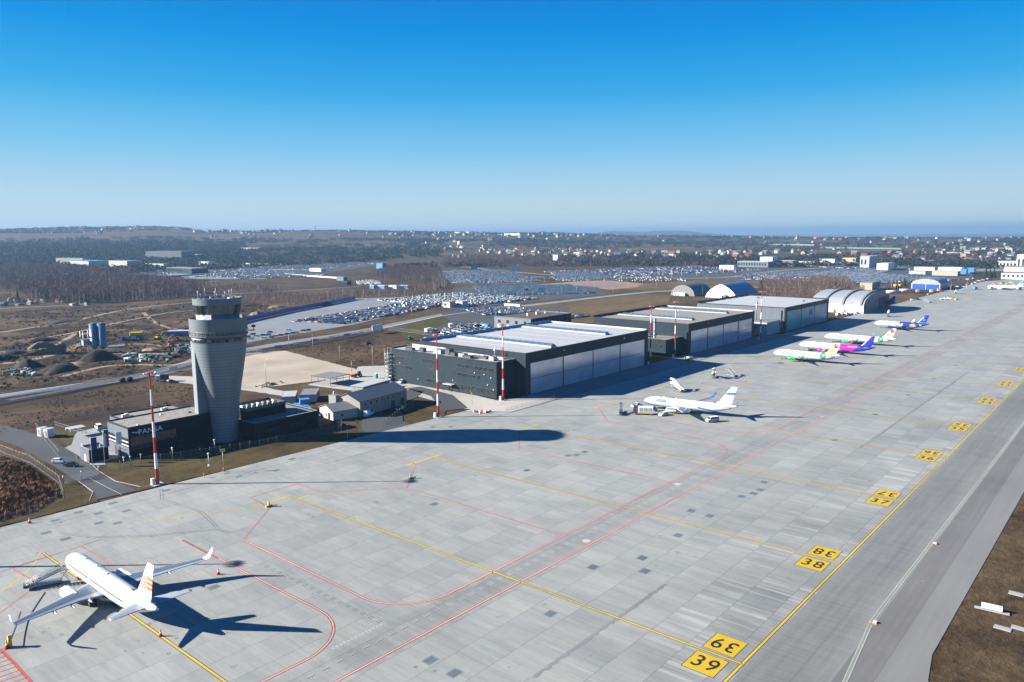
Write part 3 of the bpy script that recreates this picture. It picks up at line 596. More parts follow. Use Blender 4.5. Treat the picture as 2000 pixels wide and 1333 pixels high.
for z in (39.3, 39.75, 40.15):
    R = ring(0, 0, 10.0, z, 40)
    for i in range(40): mb.tube(R[i], R[(i+1) % 40], .035, n=4, m='galv', caps=False)
for i in range(40): a = 2*math.pi*i/40; mb.tube((10.0*math.cos(a), 10.0*math.sin(a), 38.9), (10.0*math.cos(a), 10.0*math.sin(a), 40.15), .04, n=4, m='galv', caps=False)
for k in range(5): mb.box(9.9, 12.0+.1*k, -4.2+.5*k, -3.9+.5*k, 38.95, 39.1, 'dark_steel')
mb.tube((11.8, -3.2, 39), (11.9, -3.2, 41.1), .12, n=6, m='dark_steel'); mb.tube((10, -2.4, 40.2), (12.1, -2.4, 40.2), .05, n=4, m='dark_steel'); mb.box(11.3, 12.3, -3.8, -2.6, 40.1, 40.9, 'dark_steel')
mb.build('railing', tw)
mb = MB(); mb.loft([ring(0, 0, 7.3, 43.6), ring(0, 0, 7.35, 45.9)], 'tower_band', cap1=True); mb.build('cab_base', tw)
mb = MB(); mb.box(-7.6, -5.6, -2.2, .2, 43.7, 46.0, 'white_paint', M=Matrix.Rotation(.5, 4, 'Z')); mb.build('service_cabinet', tw)
cg = MB(); n = 20
for i in range(n):
    a0, a1 = 2*math.pi*i/n, 2*math.pi*(i+1)/n
    cg.face([(7.2*math.cos(a0), 7.2*math.sin(a0), 45.9), (7.2*math.cos(a1), 7.2*math.sin(a1), 45.9), (7.95*math.cos(a1), 7.95*math.sin(a1), 49.3), (7.95*math.cos(a0), 7.95*math.sin(a0), 49.3)], 'cab_glass')
cabg = cg.build('cab_window', tw)
for i in range(n): mu = MB(); a = 2*math.pi*i/n; mu.tube((7.24*math.cos(a), 7.24*math.sin(a), 45.9), (8.0*math.cos(a), 8.0*math.sin(a), 49.3), .09, n=4, m='tower_band', caps=False); mu.build('mullion', cabg)
mb = MB(); mb.loft([ring(0, 0, 8.2, 49.3, 72), ring(0, 0, 8.25, 51.6, 72), ring(0, 0, 8.0, 51.6, 72), ring(0, 0, 8.0, 50.9, 72), ring(0, 0, .5, 50.9, 72)], 'tower_band', smooth=False, cap0=True, cap1=True)
mb.loft([ring(0, 0, 7.9, 50.95), ring(0, 0, .4, 51.0)], 'dark_steel', cap1=True); mb.build('roof', tw)
for (x, y, h, w) in ((-5.5, 3, 3.2, .11), (-4.9, 4, 2.6, .11), (-1.5, 5.5, 3.8, .07), (1.5, 4.2, 2.7, .13), (2.3, 4.9, 3.6, .08), (4, 1.5, 2.5, .12), (6.2, 2.5, 2.9, .1), (6.6, 1.5, 3.3, .1), (-3.5, 5, 2.0, .06), (0, 0, 2, .07)):
    mb = MB(); mb.tube((x, y, 50.9), (x, y, 50.9+h), w*.7, w*.5, 6, 'mast_white'); mb.tube((x, y, 50.9+h*.55), (x, y, 50.9+h), w*1.3, n=6, m='mast_white'); mb.build('antenna', tw)
for i in range(9):
    a = i*.7; mb = MB(); mb.box(-.5, .5, -.35, .35, 50.95, 51.5+.3*(i % 2), ('dark_steel', 'mast_white', 'galv')[i % 3], M=Matrix.Translation((6.3*math.cos(a), 6.3*math.sin(a), 0)) @ Matrix.Rotation(a, 4, 'Z')); mb.build('roof_unit', tw)

# ------------------------------------------------------------ generic building kit
def window(mb, M, w, h, n, frame='dark_steel', glass='window_glass'):
    """strip of n panes in a frame, in the XZ plane of M, facing -Y"""
    mb.box(-w/2, w/2, -.04, .06, 0, h, frame, M=M); pw = (w-.12)/n
    for i in range(n): mb.box(-w/2+.06+i*pw+.04, -w/2+.06+(i+1)*pw-.04, -.09, -.03, .07, h-.07, glass, M=M)
def wallM(p, q, t, z, out=-1):
    """frame on the wall p->q (outside to the right of p->q), at distance t"""
    d = Vector((q[0]-p[0], q[1]-p[1], 0)).normalized(); nrm = Vector((d.y, -d.x, 0)); o = Vector((p[0], p[1], 0))+d*t+nrm*.02
    M = Matrix.Identity(4); M.col[0][:3] = d; M.col[1][:3] = -nrm; M.col[2][:3] = (0, 0, 1); M.col[3][:3] = (o.x, o.y, z); return M
def parapet(mb, x0, x1, y0, y1, z, h, w, m, top=None):
    mb.box(x0, x1, y0, y0+w, z, z+h, m, top=top); mb.box(x0, x1, y1-w, y1, z, z+h, m, top=top); mb.box(x0, x0+w, y0+w, y1-w, z, z+h, m, top=top); mb.box(x1-w, x1, y0+w, y1-w, z, z+h, m, top=top)

# air navigation office: dark box with strip windows and lettering
of = empty('office_building', (105.5, 256.8, 0), label='dark two-storey office with PANSA lettering, joined to the foot of the control tower', cat='building')
mb = MB(); mb.box(0, 30.0, 0, 15.9, 0, 10.3, 'clad_navy', top='roof_tan'); mb.build('wall', of)
rf = MB(); parapet(rf, -.12, 30.1, -.12, 16.0, 10.3, .5, .35, 'fascia'); rf.build('parapet', of)
rf = MB(); rf.box(.3, 29.7, .3, 15.6, 10.31, 10.42, 'roof_tan')
for k in range(5): rf.box(4+k*5, 4.12+k*5, .3, 15.6, 10.42, 10.47, 'roof_grey')
roofo = rf.build('roof', of)
for q in ((24, 6, .8, 'black'), (4, 2, .5, 'mast_white'), (16, 11, .6, 'mast_white')): mb = MB(); mb.box(q[0], q[0]+q[2], q[1], q[1]+q[2], 10.4, 10.9, q[3]); mb.build('vent', roofo)
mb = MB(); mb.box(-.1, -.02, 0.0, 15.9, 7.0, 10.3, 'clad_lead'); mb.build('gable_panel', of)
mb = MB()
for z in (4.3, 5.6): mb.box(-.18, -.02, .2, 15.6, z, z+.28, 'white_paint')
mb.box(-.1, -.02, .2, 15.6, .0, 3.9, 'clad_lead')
for y in (2.2, 4.6): 
    for k in range(3): mb.box(-.16, -.05, y+k*.6, y+.4+k*.6, 2.6, 2.9, 'dark_glass')
mb.build('gate_front', of)
for y in (6.6, 9.6): mb = MB(); mb.box(-.2, -.04, y, y+1.3, 0, 3.2, 'black'); mb.build('door', of)
mb = MB(); window(mb, wallM((0, 0), (26.8, 0), 8.3, 4.4), 15.4, 2.9, 9, glass='warm_window'); mb.build('window', of)
mb = MB(); window(mb, wallM((0, 0), (26.8, 0), 5.0, 3.1), 9.0, 1.2, 5, glass='window_glass'); mb.build('window', of)
mb = MB(); window(mb, wallM((0, 15.9), (0, 0), 8, 4.7), 13.5, .8, 8, glass='window_glass'); mb.build('window', of)
mb = MB(); window(mb, wallM((0, 15.9), (0, 0), 8, 6.0), 13.5, .9, 8, glass='window_glass'); mb.build('window', of)
mb = MB(); add_text(mb, 'PANSA', 2.5, 'white_paint', (7.2, -.16, 8.55), (1, 0, 0), (0, 0, 1), spacing=1.1, xs=1.0, bold=.02)
mb.face([(1.0, -.16, 8.9), (3.0, -.16, 8.45), (3.3, -.16, 8.7), (1.2, -.16, 9.1)], 'white_paint'); mb.build('lettering', of)
an = empty('office_annex', (112, 277.5, 0), label='narrow dark annex with white rooftop units, standing behind the PANSA office', cat='building')
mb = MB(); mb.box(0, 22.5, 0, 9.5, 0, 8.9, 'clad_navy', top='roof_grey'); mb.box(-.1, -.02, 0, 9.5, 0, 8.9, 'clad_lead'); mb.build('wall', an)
mb = MB(); parapet(mb, -.12, 22.6, -.12, 9.6, 8.9, .55, .3, 'fascia', 'fascia'); mb.box(.3, 22.2, .3, 9.2, 8.91, 9.0, 'roof_tan'); rfa = mb.build('roof', an)
for p in ((16.5, 3.5), (18, 4.2), (4, 5), (2.5, 4)): mb = MB(); mb.box(p[0]-.6, p[0]+.6, p[1]-.5, p[1]+.5, 9.0, 9.9, 'mast_white'); mb.build('roof_unit', rfa)
mb = MB(); mb.box(-.2, -.1, 5, 7.4, 5.2, 6.9, 'mast_white'); mb.build('louvre', an)
wg = empty('tower_wing', (144, 244.5, 0), label='low dark wing running from the control tower towards the blue shed', cat='building')
mb = MB(); mb.box(0, 27.0, 0, 24.6, 0, 6.0, 'clad_navy', top='roof_tan'); mb.build('wall', wg)
mb = MB(); parapet(mb, -.1, 27.1, -.1, 24.7, 6.0, .6, .4, 'fascia', 'concrete_block'); mb.build('parapet', wg)
mb = MB(); mb.box(2, 19, 9, 20, 6.0, 9.2, 'clad_navy', top='roof_grey'); parapet(mb, 1.9, 19.1, 8.9, 20.1, 9.2, 1.2, .15, 'dark_steel'); mb.build('upper_storey', wg)
for k in range(7): mb = MB(); mb.box(3+k*2.2, 4.4+k*2.2, 12.5, 14.2, 9.2, 10.7, ('mast_white', 'galv', 'beige_conc')[k % 3], M=None); mb.tube((3.7+k*2.2, 13.3, 10.7), (3.7+k*2.2, 13.3, 10.9), .45, n=10, m='dark_steel'); mb.build('roof_unit', wg)
mb = MB(); window(mb, wallM((0, 0), (27, 0), 6, 2.0), 9, 1.4, 6); mb.build('window', wg)
mb = MB(); window(mb, wallM((0, 0), (27, 0), 18, 2.0), 6, 1.4, 4); mb.build('window', wg)
gh = empty('gatehouse', (95.4, 263.2, 0), label='small dark flat-roofed gatehouse with parapet beside the tower gate', cat='building')
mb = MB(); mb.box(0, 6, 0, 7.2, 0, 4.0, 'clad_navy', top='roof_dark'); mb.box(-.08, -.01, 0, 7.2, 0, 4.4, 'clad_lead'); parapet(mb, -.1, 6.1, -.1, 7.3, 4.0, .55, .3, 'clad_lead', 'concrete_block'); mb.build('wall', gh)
for p in ((2, 3), (3.4, 4.4), (4.3, 2.2)): mb = MB(); mb.box(p[0], p[0]+.9, p[1], p[1]+.7, 4.0, 4.9, 'galv'); mb.build('roof_unit', gh)
mb = MB(); mb.box(-.14, -.06, 2.6, 4, 0, 2.2, 'white_paint'); mb.build('door', gh)

# ------------------------------------------------------------ the three big hangars
def hangar(name, x0, x1, y0, y1, h, clad, roofm, door, label, ndoor, front_rise=1.0, skylights=(), bluepar=False, doorh=None, splits=True):
    hg = empty(name, (x0, y0, 0), label=label, cat='hangar'); L = x1-x0; D = y1-y0; dh = doorh or h*.77
    mb = MB()                                                     # shell: side walls, back, front frame around the doors
    mb.box(0, .5, .5, D, 0, h, clad); mb.box(L-.5, L, .5, D, 0, h, clad); mb.box(.5, L-.5, D-.5, D, 0, h, clad)
    mb.build('wall', hg)
    mb = MB(); mb.box(-.15, 3.2, -.35, .5, 0, h+.5, 'fascia'); mb.box(L-3.2, L+.15, -.35, .5, 0, h+.5, 'fascia'); mb.box(3.2, L-3.2, -.35, .5, dh, h+.5, 'fascia'); mb.build('front_frame', hg)
    W2 = L-6.4
    for i in range(ndoor):
        a = 3.2+W2*i/ndoor; b = 3.2+W2*(i+1)/ndoor; yo = .06*(i % 2)
        d = MB(); d.box(a+.12, b-.12, -.22-yo, -.05-yo, .25, dh-.1, door); dd = d.build('hangar_door', hg)
        fr = MB()
        if splits: fr.box(a+.12, b-.12, -.3-yo, -.22-yo, dh*.5-.1, dh*.5+.12, 'dark_steel')
        fr.box(a, a+.26, -.36-yo, -.05-yo, 0, dh, 'fascia'); fr.box(b-.26, b, -.36-yo, -.05-yo, 0, dh, 'fascia'); fr.box(a+.26, b-.26, -.34-yo, -.05-yo, 0, .3, 'dark_steel'); fr.build('door_frame', dd)
    rise = 1.1; mb = MB()
    mb.mesh([(.4, .4, h), (L-.4, .4, h), (L-.4, D-.4, h), (.4, D-.4, h), (.4, D*.55, h+.35), (L-.4, D*.55, h+.35)], [(0, 1, 5, 4), (4, 5, 2, 3)], roofm)
    roof = mb.build('roof', hg)
    for k in range(1, 8): 
        sm = MB(); sm.box(L*k/8-.04, L*k/8+.04, 1, D-1, h+.3, h+.39, roofm); sm.build('roof_seam', roof)
    mb = MB(); mb.box(-.1, .35, .5, D, h, h+.55, 'fascia'); mb.box(L-.35, L+.1, .5, D, h, h+1.0, 'roof_white' if skylights else 'fascia'); mb.box(-.1, L+.1, D-.35, D+.1, h, h+1.5, 'container_blue' if bluepar else 'fascia'); mb.build('parapet', hg)
    for (a, b, c, d) in skylights:
        s = MB(); s.prism([(a, c), (b, c), (b, d), (a, d)], h+.2, h+.9, 'roof_white'); n = int((d-c)/4)
        for k in range(n): s.mesh([(a+.15, c+k*4+.15, h+.92), (a+.15, c+k*4+3.85, h+.92), ((a+b)/2, c+k*4+3.85, h+1.9), ((a+b)/2, c+k*4+.15, h+1.9), (b-.15, c+k*4+.15, h+.92), (b-.15, c+k*4+3.85, h+.92)], [(0, 3, 2, 1), (3, 4, 5, 2), (0, 4, 3), (1, 2, 5)], 'skylight')
        s.build('skylight', roof)
    for k in range(2):
        mb = MB(); x = L*(.27+.5*k); mb.box(x-.45, x+.45, -.55, -.33, h-1.8, h-1.0, 'yellow_green' if not k else 'lamp_glass'); mb.build('floodlight', hg)
    return hg
h1 = hangar('aircraft_hangar', 264.5, 371.8, 217.8, 286.5, 19.2, 'clad_dark', 'roof_white', 'poly_door', 'nearest large dark hangar with white roof and four pale sliding doors', 4, skylights=((23, 27, 3, 66), (77, 81, 8, 66)), bluepar=True)
h2 = hangar('aircraft_hangar', 418.0, 514.5, 217.0, 286.0, 18.2, 'clad_dark', 'roof_tan', 'poly_door', 'middle dark hangar with tan-grey roof and pale sliding doors', 4, skylights=((22, 26, 9, 64), (72, 76, 9, 64)))
h3 = hangar('aircraft_hangar', 557.5, 652.0, 211.5, 282.0, 17.6, 'clad_grey', 'roof_white', 'teal_door', 'grey hangar with teal doors carrying a pale rocket-like emblem and enter lettering', 3, doorh=15.0, splits=False)
mb = MB(); add_text(mb, 'enter', 6.4, 'light_blue', (53, -.5, 4.3), (1, 0, 0), (0, 0, 1), bold=.03)
for s in (-1, 1): mb.face([(54+s*.5, -.5, 8.4), (54+s*4.2, -.5, 8.0), (54+s*1.2, -.5, 14.2)][::s], 'light_blue')
mb.build('door_emblem', h3)
for p in ((20, 30), (70, 50), (60, 8)): mb = MB(); mb.tube((p[0], p[1], 17.8), (p[0], p[1], 18.7), .7, n=10, m='dark_steel'); mb.tube((p[0], p[1], 18.7), (p[0], p[1], 18.9), 1.1, n=10, m='dark_steel'); mb.build('roof_fan', h3)

# three-storey office block on the end of the first hangar
ob = empty('hangar_office', (251.8, 224, 0), label='dark three-storey office block with strip windows on the side of the nearest hangar', cat='building')
mb = MB(); mb.box(0, 12.5, 0, 73.2, 0, 16.0, 'clad_dark', top='roof_white'); mb.build('wall', ob)
mb = MB(); parapet(mb, -.12, 12.6, -.12, 73.3, 16.0, .7, .3, 'fascia', 'roof_white'); mb.build('parapet', ob)
A, B = (0, 73.2), (0, 0)                                          # wall facing -X, seen from the apron: t runs from the far end to the apron corner
def owin(t0, t1, z, n, h=1.55): mb = MB(); window(mb, wallM(A, B, (t0+t1)/2, z), t1-t0, h, n); mb.build('window', ob)
for (t0, t1, z, n) in ((3.5, 17.5, 11.6, 7), (3.5, 17.5, 7.3, 7), (24.5, 36.5, 12.0, 6), (29.5, 36.5, 7.8, 4), (48.5, 71.5, 12.1, 11), (48.5, 63, 7.9, 7), (27, 38.5, 2.6, 6)): owin(t0, t1, z, n)
for (t0, t1, n) in ((50, 60, 6), (60.6, 66, 3), (66.6, 72.4, 4)): owin(t0, t1, 1.6, n, 2.4)
mb = MB(); M = wallM(A, B, 44.2, 0); mb.box(-1.3, 1.3, -.12, .05, 0, 2.9, 'dark_glass', M=M); dr = mb.build('door', ob)
mb = MB(); mb.box(-3.0, 3.0, -2.6, 0, 3.3, 3.6, 'roof_white', M=M)
for sx in (-2.7, 2.7): mb.box(sx-.1, sx+.1, -2.5, -2.3, 0, 3.3, 'dark_steel', M=M)
mb.build('canopy', ob)
for t, z in ((9, 9.6), (22, 3), (60, 10.3), (66, 10.1), (70, 9), (68, 5.6), (46, 5.2), (71.5, 3.8)): mb = MB(); mb.box(-.25, .25, -.4, 0, 0, .35, 'lamp_glass', M=wallM(A, B, t, z)); mb.build('wall_lamp', ob)
mb = MB(); st = random.Random(5)                                 # outside stair at the far corner
for k in range(8):
    z = k*2.0; mb.box(-2.6, -.3, 70.6, 73.2, z, z+.12, 'galv')
for p in ((-2.6, 70.6), (-2.6, 73.1), (-.4, 70.6), (-.4, 73.1)): mb.tube((p[0], p[1], 0), (p[0], p[1], 16.8), .09, n=5, m='galv')
for k in range(7): mb.tube((-2.5, 70.7, k*2), (-2.5, 73, k*2+2), .1, n=4, m='galv')
mb.build('outside_stair', ob)
rs = random.Random(11)
mb = MB(); mb.box(9.9, 10.1, 40, 66, 16.0, 18.2, 'roof_white'); mb.build('screen_wall', ob)
mb = MB(); mb.box(9.7, 10.0, 4, 32, 16, 17.2, 'roof_white'); mb.build('screen_wall', ob)
for (x, y, w, d, h, m) in ((3, 60, 2.2, 5, 1.3, 'dark_steel'), (4, 52, 2.2, 3, 1.8, 'dark_steel'), (5, 41, 3.6, 5, 2.0, 'galv'), (5.5, 35, 3, 3, 2.8, 'dark_steel'), (4, 30, 3, 3, 1.6, 'dark_steel'), (4.6, 25, 2.4, 4, 1.6, 'galv'), (3.2, 20.5, 2.4, 5, 1.2, 'dark_steel'), (6.4, 16, 1.2, 9, 1.0, 'dark_steel'), (5, 6.5, 2.6, 2.8, 1.9, 'cream'), (8, 12, 1, 6, .9, 'dark_steel')):
    mb = MB(); mb.box(x-w/2, x+w/2, y-d/2, y+d/2, 16.25, 16.25+h, m)
    for k in range(3): mb.tube((x-w/4, y-d/3+k*d/3, 16.25+h), (x-w/4, y-d/3+k*d/3, 16.5+h), .35, n=8, m='black')
    for k in (-1, 1): mb.tube((x+k*w*.4, y-d*.4, 16.0), (x+k*w*.4, y-d*.4, 16.3), .08, n=5, m='galv')
    mb.build('air_handling_unit', ob)
mb = MB(); mb.tube((8, 18, 16.6), (8, 6, 16.6), .28, n=8, m='dark_steel'); mb.tube((8.6, 26, 16.6), (8.6, 12, 16.6), .22, n=8, m='galv'); mb.tube((9, 9, 16), (9, 9, 22), .09, n=5, m='mast_white'); mb.tube((9, 8.6, 20), (9, 9.4, 20.4), .3, n=6, m='mast_white'); mb.build('duct', ob)

# office block between first and second hangar, with spiral flue
o2 = empty('hangar_office', (398.5, 221, 0), label='small dark office block with green-lit windows tucked between the first two hangars', cat='building')
mb = MB(); mb.box(0, 19.3, 0, 40, 2.8, 10.4, 'clad_dark', top='roof_tan'); mb.box(4, 19.3, 1.5, 40, 0, 2.8, 'clad_navy'); mb.build('wall', o2)
mb = MB(); parapet(mb, -.1, 19.4, -.1, 40, 10.4, .45, .3, 'fascia', 'roof_tan'); mb.build('parapet', o2)
for k in range(6): mb = MB(); window(mb, wallM((0, 40), (0, 0), 19+k*3.6, 6.3), 2.4, 1.7, 2, glass='window_glass'); mb.build('window', o2)
mb = MB()
for k in range(12): mb.tube((6, 11, 10.4+k), (6, 11, 10.9+k), .75, .75, 10, 'galv'); mb.tube((6, 11, 10.9+k), (6, 11, 11.4+k), .95, .75, 10, 'galv')
mb.build('flue', o2)
mb = MB(); mb.tube((8, 20, 11.6), (12, 20, 11.6), 1.3, n=12, m='mast_white'); mb.box(6, 8.5, 17, 22, 10.4, 12.4, 'mast_white'); mb.tube((10, 18, 12), (14, 14, 11.4), .5, n=8, m='dark_steel'); mb.build('air_handling_unit', o2)
o3 = empty('hangar_office', (531, 214, 0), label='pale concrete annex with outside stairs against the grey teal-doored hangar', cat='building')
mb = MB(); mb.box(0, 26.4, 0, 30, 0, 9.2, 'concrete_block', top='roof_grey'); mb.build('wall', o3)
for k in range(3): mb = MB(); window(mb, wallM((0, 30), (0, 0), 8+k*7, 4.6), 1.6, 2.2, 2); mb.build('window', o3)
mb = MB()
for k in range(5): mb.box(22, 25.5, -1.6, 0, k*2, k*2+.12, 'galv')
for p in ((22, -1.5), (25.4, -1.5)): mb.tube((p[0], p[1], 0), (p[0], p[1], 10), .1, n=5, m='galv')
for k in range(4): mb.tube((22, -.8, k*2), (25.4, -.8, k*2+2), .12, n=4, m='dark_steel')
mb.build('outside_stair', o3)
mb = MB(); mb.tube((14, 14, 9.2), (14, 14, 24), .45, n=8, m='galv'); mb.build('flue', o3)

# ------------------------------------------------------------ arched hangar and tent halls
def vault(name, p0, length, span, eave, top, m, end, label, cat, rz=0.0, n=16, ribs=0, pointed=0.0, wall='white_wall'):
    """barrel along +Y local, span along +X local, front end at y=0"""
    o = empty(name, (p0[0], p0[1], 0), rz, label, cat)
    def arcp(i, e=0.0):
        t = i/n; x = t*span; s = abs(2*t-1); h = (1-s*s)**(.55) if pointed == 0 else (1-s**1.25)**.62
        return (x+(t-.5)*e, eave+(top-eave+e*.5)*h)
    mb = MB(); mb.loft([[(x, y, z) for x, z in (arcp(i) for i in range(n+1))] for y in (0, length)], m, closed=False)
    rf = mb.build('roof', o)
    for k in range(ribs):
        y = length*(k+.12)/ribs; mb = MB(); mb.loft([[(x, yy, z) for x, z in (arcp(i, e) for i in range(n+1))] for yy, e in ((y, .2), (y, 2.2), (y+1.6, 2.2), (y+1.6, .2))], 'roof_grey' if ribs < 5 else m, closed=False, smooth=False); mb.build('rib', rf)
    mb = MB()
    for y in (0, length): 
        pts = [(0, y, 0)]+[(x, y, z) for x, z in (arcp(i) for i in range(n+1))]+[(span, y, 0)]; mb.face(pts, end)
    mb.build('gable', o)
    if eave > .5:
        mb = MB(); mb.box(-.15, .15, 0, length, 0, eave+.1, wall); mb.box(span-.15, span+.15, 0, length, 0, eave+.1, wall); mb.build('wall', o)
    return o
AX = at(1677, 613.5)
ah = vault('arched_hangar', (724, 204), 47, 84, 7.6, 17.6, 'vault_roof', 'clad_lead', 'large hangar with three arched silver roof bays beyond the teal-doored hangar', 'hangar', 0.0, 20, ribs=3)
for k in range(3): mb = MB(); mb.box(4+k*14, 17.2+k*14, -.35, -.06, 0, 9.2, 'clad_lead'); mb.build('hangar_door', ah)
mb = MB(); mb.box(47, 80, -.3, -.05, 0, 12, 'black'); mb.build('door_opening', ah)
for k in range(2): mb = MB(); window(mb, wallM((0, 47), (0, 0), 14+k*19, 4.6), 15, 2.0, 10, 'roof_grey'); mb.build('window', ah)
for k in range(4): mb = MB(); mb.box(-.3, -.1, 6+k*9, 8+k*9, 0, 2.6, 'dark_steel'); mb.build('door', ah)
t1 = vault('tent_hall', (815, 447), 45, 31, .3, 12.6, 'canvas_grey', 'roof_grey', 'older dark tent hall with pale ribbed end wall, left of the white tent', 'tent', R_(-92), 18)
a = at(1377, 582); b = at(1444, 582); ang = math.atan2(b[1]-a[1], b[0]-a[0]); sp = math.hypot(b[0]-a[0], b[1]-a[1])
t1.location = (815, 447, 0); t1.rotation_euler = (0, 0, R_(-89))
t2 = vault('tent_hall', (812, 401), 66, 37, .3, 15.5, 'tent_stripe', 'canvas_white', 'big white-fronted tent hall with blue striped side', 'tent', R_(-88), 18, pointed=1)
mb = MB(); mb.box(12, 22, -4.5, -.2, 0, 3.2, 'canvas_white'); mb.box(23, 26, -3.5, -.2, 0, 3.6, 'roof_grey'); mb.build('porch', t2)
mb = MB(); mb.box(6, 20, -3.5, -.2, 0, 3.4, 'white_wall'); mb.box(8, 9.3, -3.6, -3.48, 0, 2.4, 'black'); mb.box(11, 12.3, -3.6, -3.48, 0, 2.4, 'black'); mb.build('porch', t1)
a = at(1779, 565.5); b = at(1836, 567.5); ang = math.atan2(b[1]-a[1], b[0]-a[0]); sp = math.hypot(b[0]-a[0], b[1]-a[1])
bh = vault('small_hangar', a, 55, sp, 7.6, 13.6, 'canvas_blue', 'beige_conc', 'small cream hangar with blue curved roof and two blue doors', 'hangar', ang, 14, wall='blue')
for k in (0, 1): mb = MB(); mb.box(sp*(.05+.47*k), sp*(.47+.47*k), -.4, -.08, 0, 7.0, 'blue'); mb.build('hangar_door', bh)

# ------------------------------------------------------------ small buildings near the side road
def gable_house(name, loc, rz, L, Wd, eave, ridge, wall, roof, label, cat='building', wins=(), over=.4):
    o = empty(name, (*loc, 0), rz, label, cat); mb = MB()
    mb.mesh([(0, 0, 0), (L, 0, 0), (L, Wd, 0), (0, Wd, 0), (0, 0, eave), (L, 0, eave), (L, Wd, eave), (0, Wd, eave), (0, Wd/2, ridge), (L, Wd/2, ridge)],
            [(0, 1, 5, 4), (2, 3, 7, 6), (3, 0, 4, 8, 7), (1, 2, 6, 9, 5)], wall); mb.build('wall', o)
    mb = MB(); s = (ridge-eave)/(Wd/2)
    for k in (0, 1):
        y0 = -over if k == 0 else Wd+over; z0 = eave-over*s
        q = [(-over, y0, z0), (L+over, y0, z0), (L+over, Wd/2, ridge), (-over, Wd/2, ridge)]; up = [(p[0], p[1], p[2]+.22) for p in q]; mb.mesh(q+up, [(0, 1, 2, 3), (4, 5, 6, 7), (0, 1, 5, 4), (0, 3, 7, 4), (1, 2, 6, 5)], roof)
    mb.build('roof', o)
    for (side, t, z, w, h, nm, mt) in wins:
        P = {'f': ((0, 0), (L, 0)), 'l': ((0, Wd), (0, 0)), 'r': ((L, 0), (L, Wd)), 'b': ((L, Wd), (0, Wd))}[side]
        mb = MB(); M = wallM(*P, t, z); mb.box(-w/2-.08, w/2+.08, -.02, .05, -.08, h+.08, 'white_paint' if nm == 'window' else 'dark_steel', M=M); mb.box(-w/2, w/2, -.08, -.02, 0, h, mt, M=M); mb.build(nm, o)
    return o
gable_house('utility_building', (191.5, 244.5), R_(8), 29, 14.5, 6.2, 8.9, 'brick_pale', 'seam_roof', 'long pale rendered building with grey standing-seam metal roof behind the parked van', wins=[('f', 3+k*3.4, 4.2, .9, 1.2, 'window', 'window_glass') for k in range(6)]+[('f', 20, 0, 2.2, 3.2, 'door', 'dark_steel'), ('f', 26, 0, 2.0, 3.2, 'door', 'dark_steel'), ('l', 7, 4.5, 1, 1.2, 'window', 'window_glass')])
gable_house('garage_house', (180.6, 247.8), R_(-10), 11.5, 12, 3.6, 5.6, 'cream', 'roof_grey', 'small cream house with plain grey gabled roof left of the long pale building', wins=[('l', 8.5, 0, 1.5, 2.6, 'door', 'dark_glass'), ('l', 6, .9, .8, 1.2, 'window', 'window_glass'), ('f', 4, 1.2, .9, .9, 'window', 'window_glass')])
mb = MB(); mb.box(0, 3, 0, 4, 0, 7.8, 'brick_pale', top='roof_grey'); mb.tube((1, 2, 7.8), (1, 2, 9.3), .3, n=8, m='mast_white'); mb.build('chimney_block', loc=(188.2, 256, 0), rz=R_(8), label='square pale chimney block at the end of the metal-roofed building', cat='building')
mb = MB(); mb.box(0, 20, 0, 7, 0, 3.2, 'shed_wall', top='roof_white'); mb.box(-.4, 20.4, -.4, 7.4, 3.2, 3.4, 'roof_white'); mb.build('flat_roofed_shed', loc=(221.5, 280, 0), rz=R_(12), label='low flat-roofed shed with white roof behind the metal-roofed building', cat='shed')
def container(loc, rz, L, Wd, H, m, label, name='storage_container', top=None, group=None):
    o = empty(name, (*loc, 0), rz, label, 'container', group); mb = MB(); mb.box(.05, L-.05, .05, Wd-.05, .12, H-.05, m, top=top or m); mb.build('body', o)
    f = MB()
    for (x, y) in ((0, 0), (L-.15, 0), (0, Wd-.15), (L-.15, Wd-.15)): f.box(x, x+.15, y, y+.15, 0, H, m)
    for z in (0, H-.15):
        f.box(.15, L-.15, 0, .15, z, z+.15, m); f.box(.15, L-.15, Wd-.15, Wd, z, z+.15, m); f.box(0, .15, .15, Wd-.15, z, z+.15, m); f.box(L-.15, L, .15, Wd-.15, z, z+.15, m)
    f.build('frame', o); d = MB()
    for k in range(int(L/1.2)): d.box(.5+k*1.2, .62+k*1.2, -.03, .06, .2, H-.2, m)
    d.build('rib', o); return o
container((189, 286), R_(52), 13, 6, 3.6, 'container_grey', 'pale grey storage hall with white roof left of the sheds', top='roof_white')
container((197.5, 283), R_(48), 14, 7, 3.4, 'container_grey', 'pale grey ribbed storage hall with grey roof, right of the white-roofed one', top='roof_grey')
container((179.5, 260.2), R_(62), 7.5, 5.5, 3.0, 'container_blue', 'blue storage container in front of the grey halls')
container((183.5, 268), R_(62), 8.5, 5.5, 2.8, 'container_blue', 'blue storage container behind the other blue one')
container((186.0, 271), R_(62), 4, 4, 4.8, 'container_blue', 'tall small blue container between the blue ones')
container((150.5, 279.5), R_(-10), 7.5, 5, 3.4, 'pale_wall', 'white and red site cabin half hidden behind the tower', 'site_cabin', top='roof_grey')
cn = empty('shelter', (223, 307, 0), R_(8), 'open flat-roofed dark shelter on slim posts by the beige concrete pad', 'shelter')
mb = MB(); mb.box(-.3, 13.3, -.3, 13.3, 3.9, 4.2, 'roof_dark', top='roof_grey'); mb.build('roof', cn)
for x in (0, 4.3, 8.6, 12.9):
    for y in (0, 13): mb = MB(); mb.tube((x, y, 0), (x, y, 3.9), .11, n=6, m='dark_steel'); mb.build('post', cn)
mb = MB(); mb.box(-1, 14, -1, 14, -.1, .02, 'conc'); mb.build('base_slab', cn)
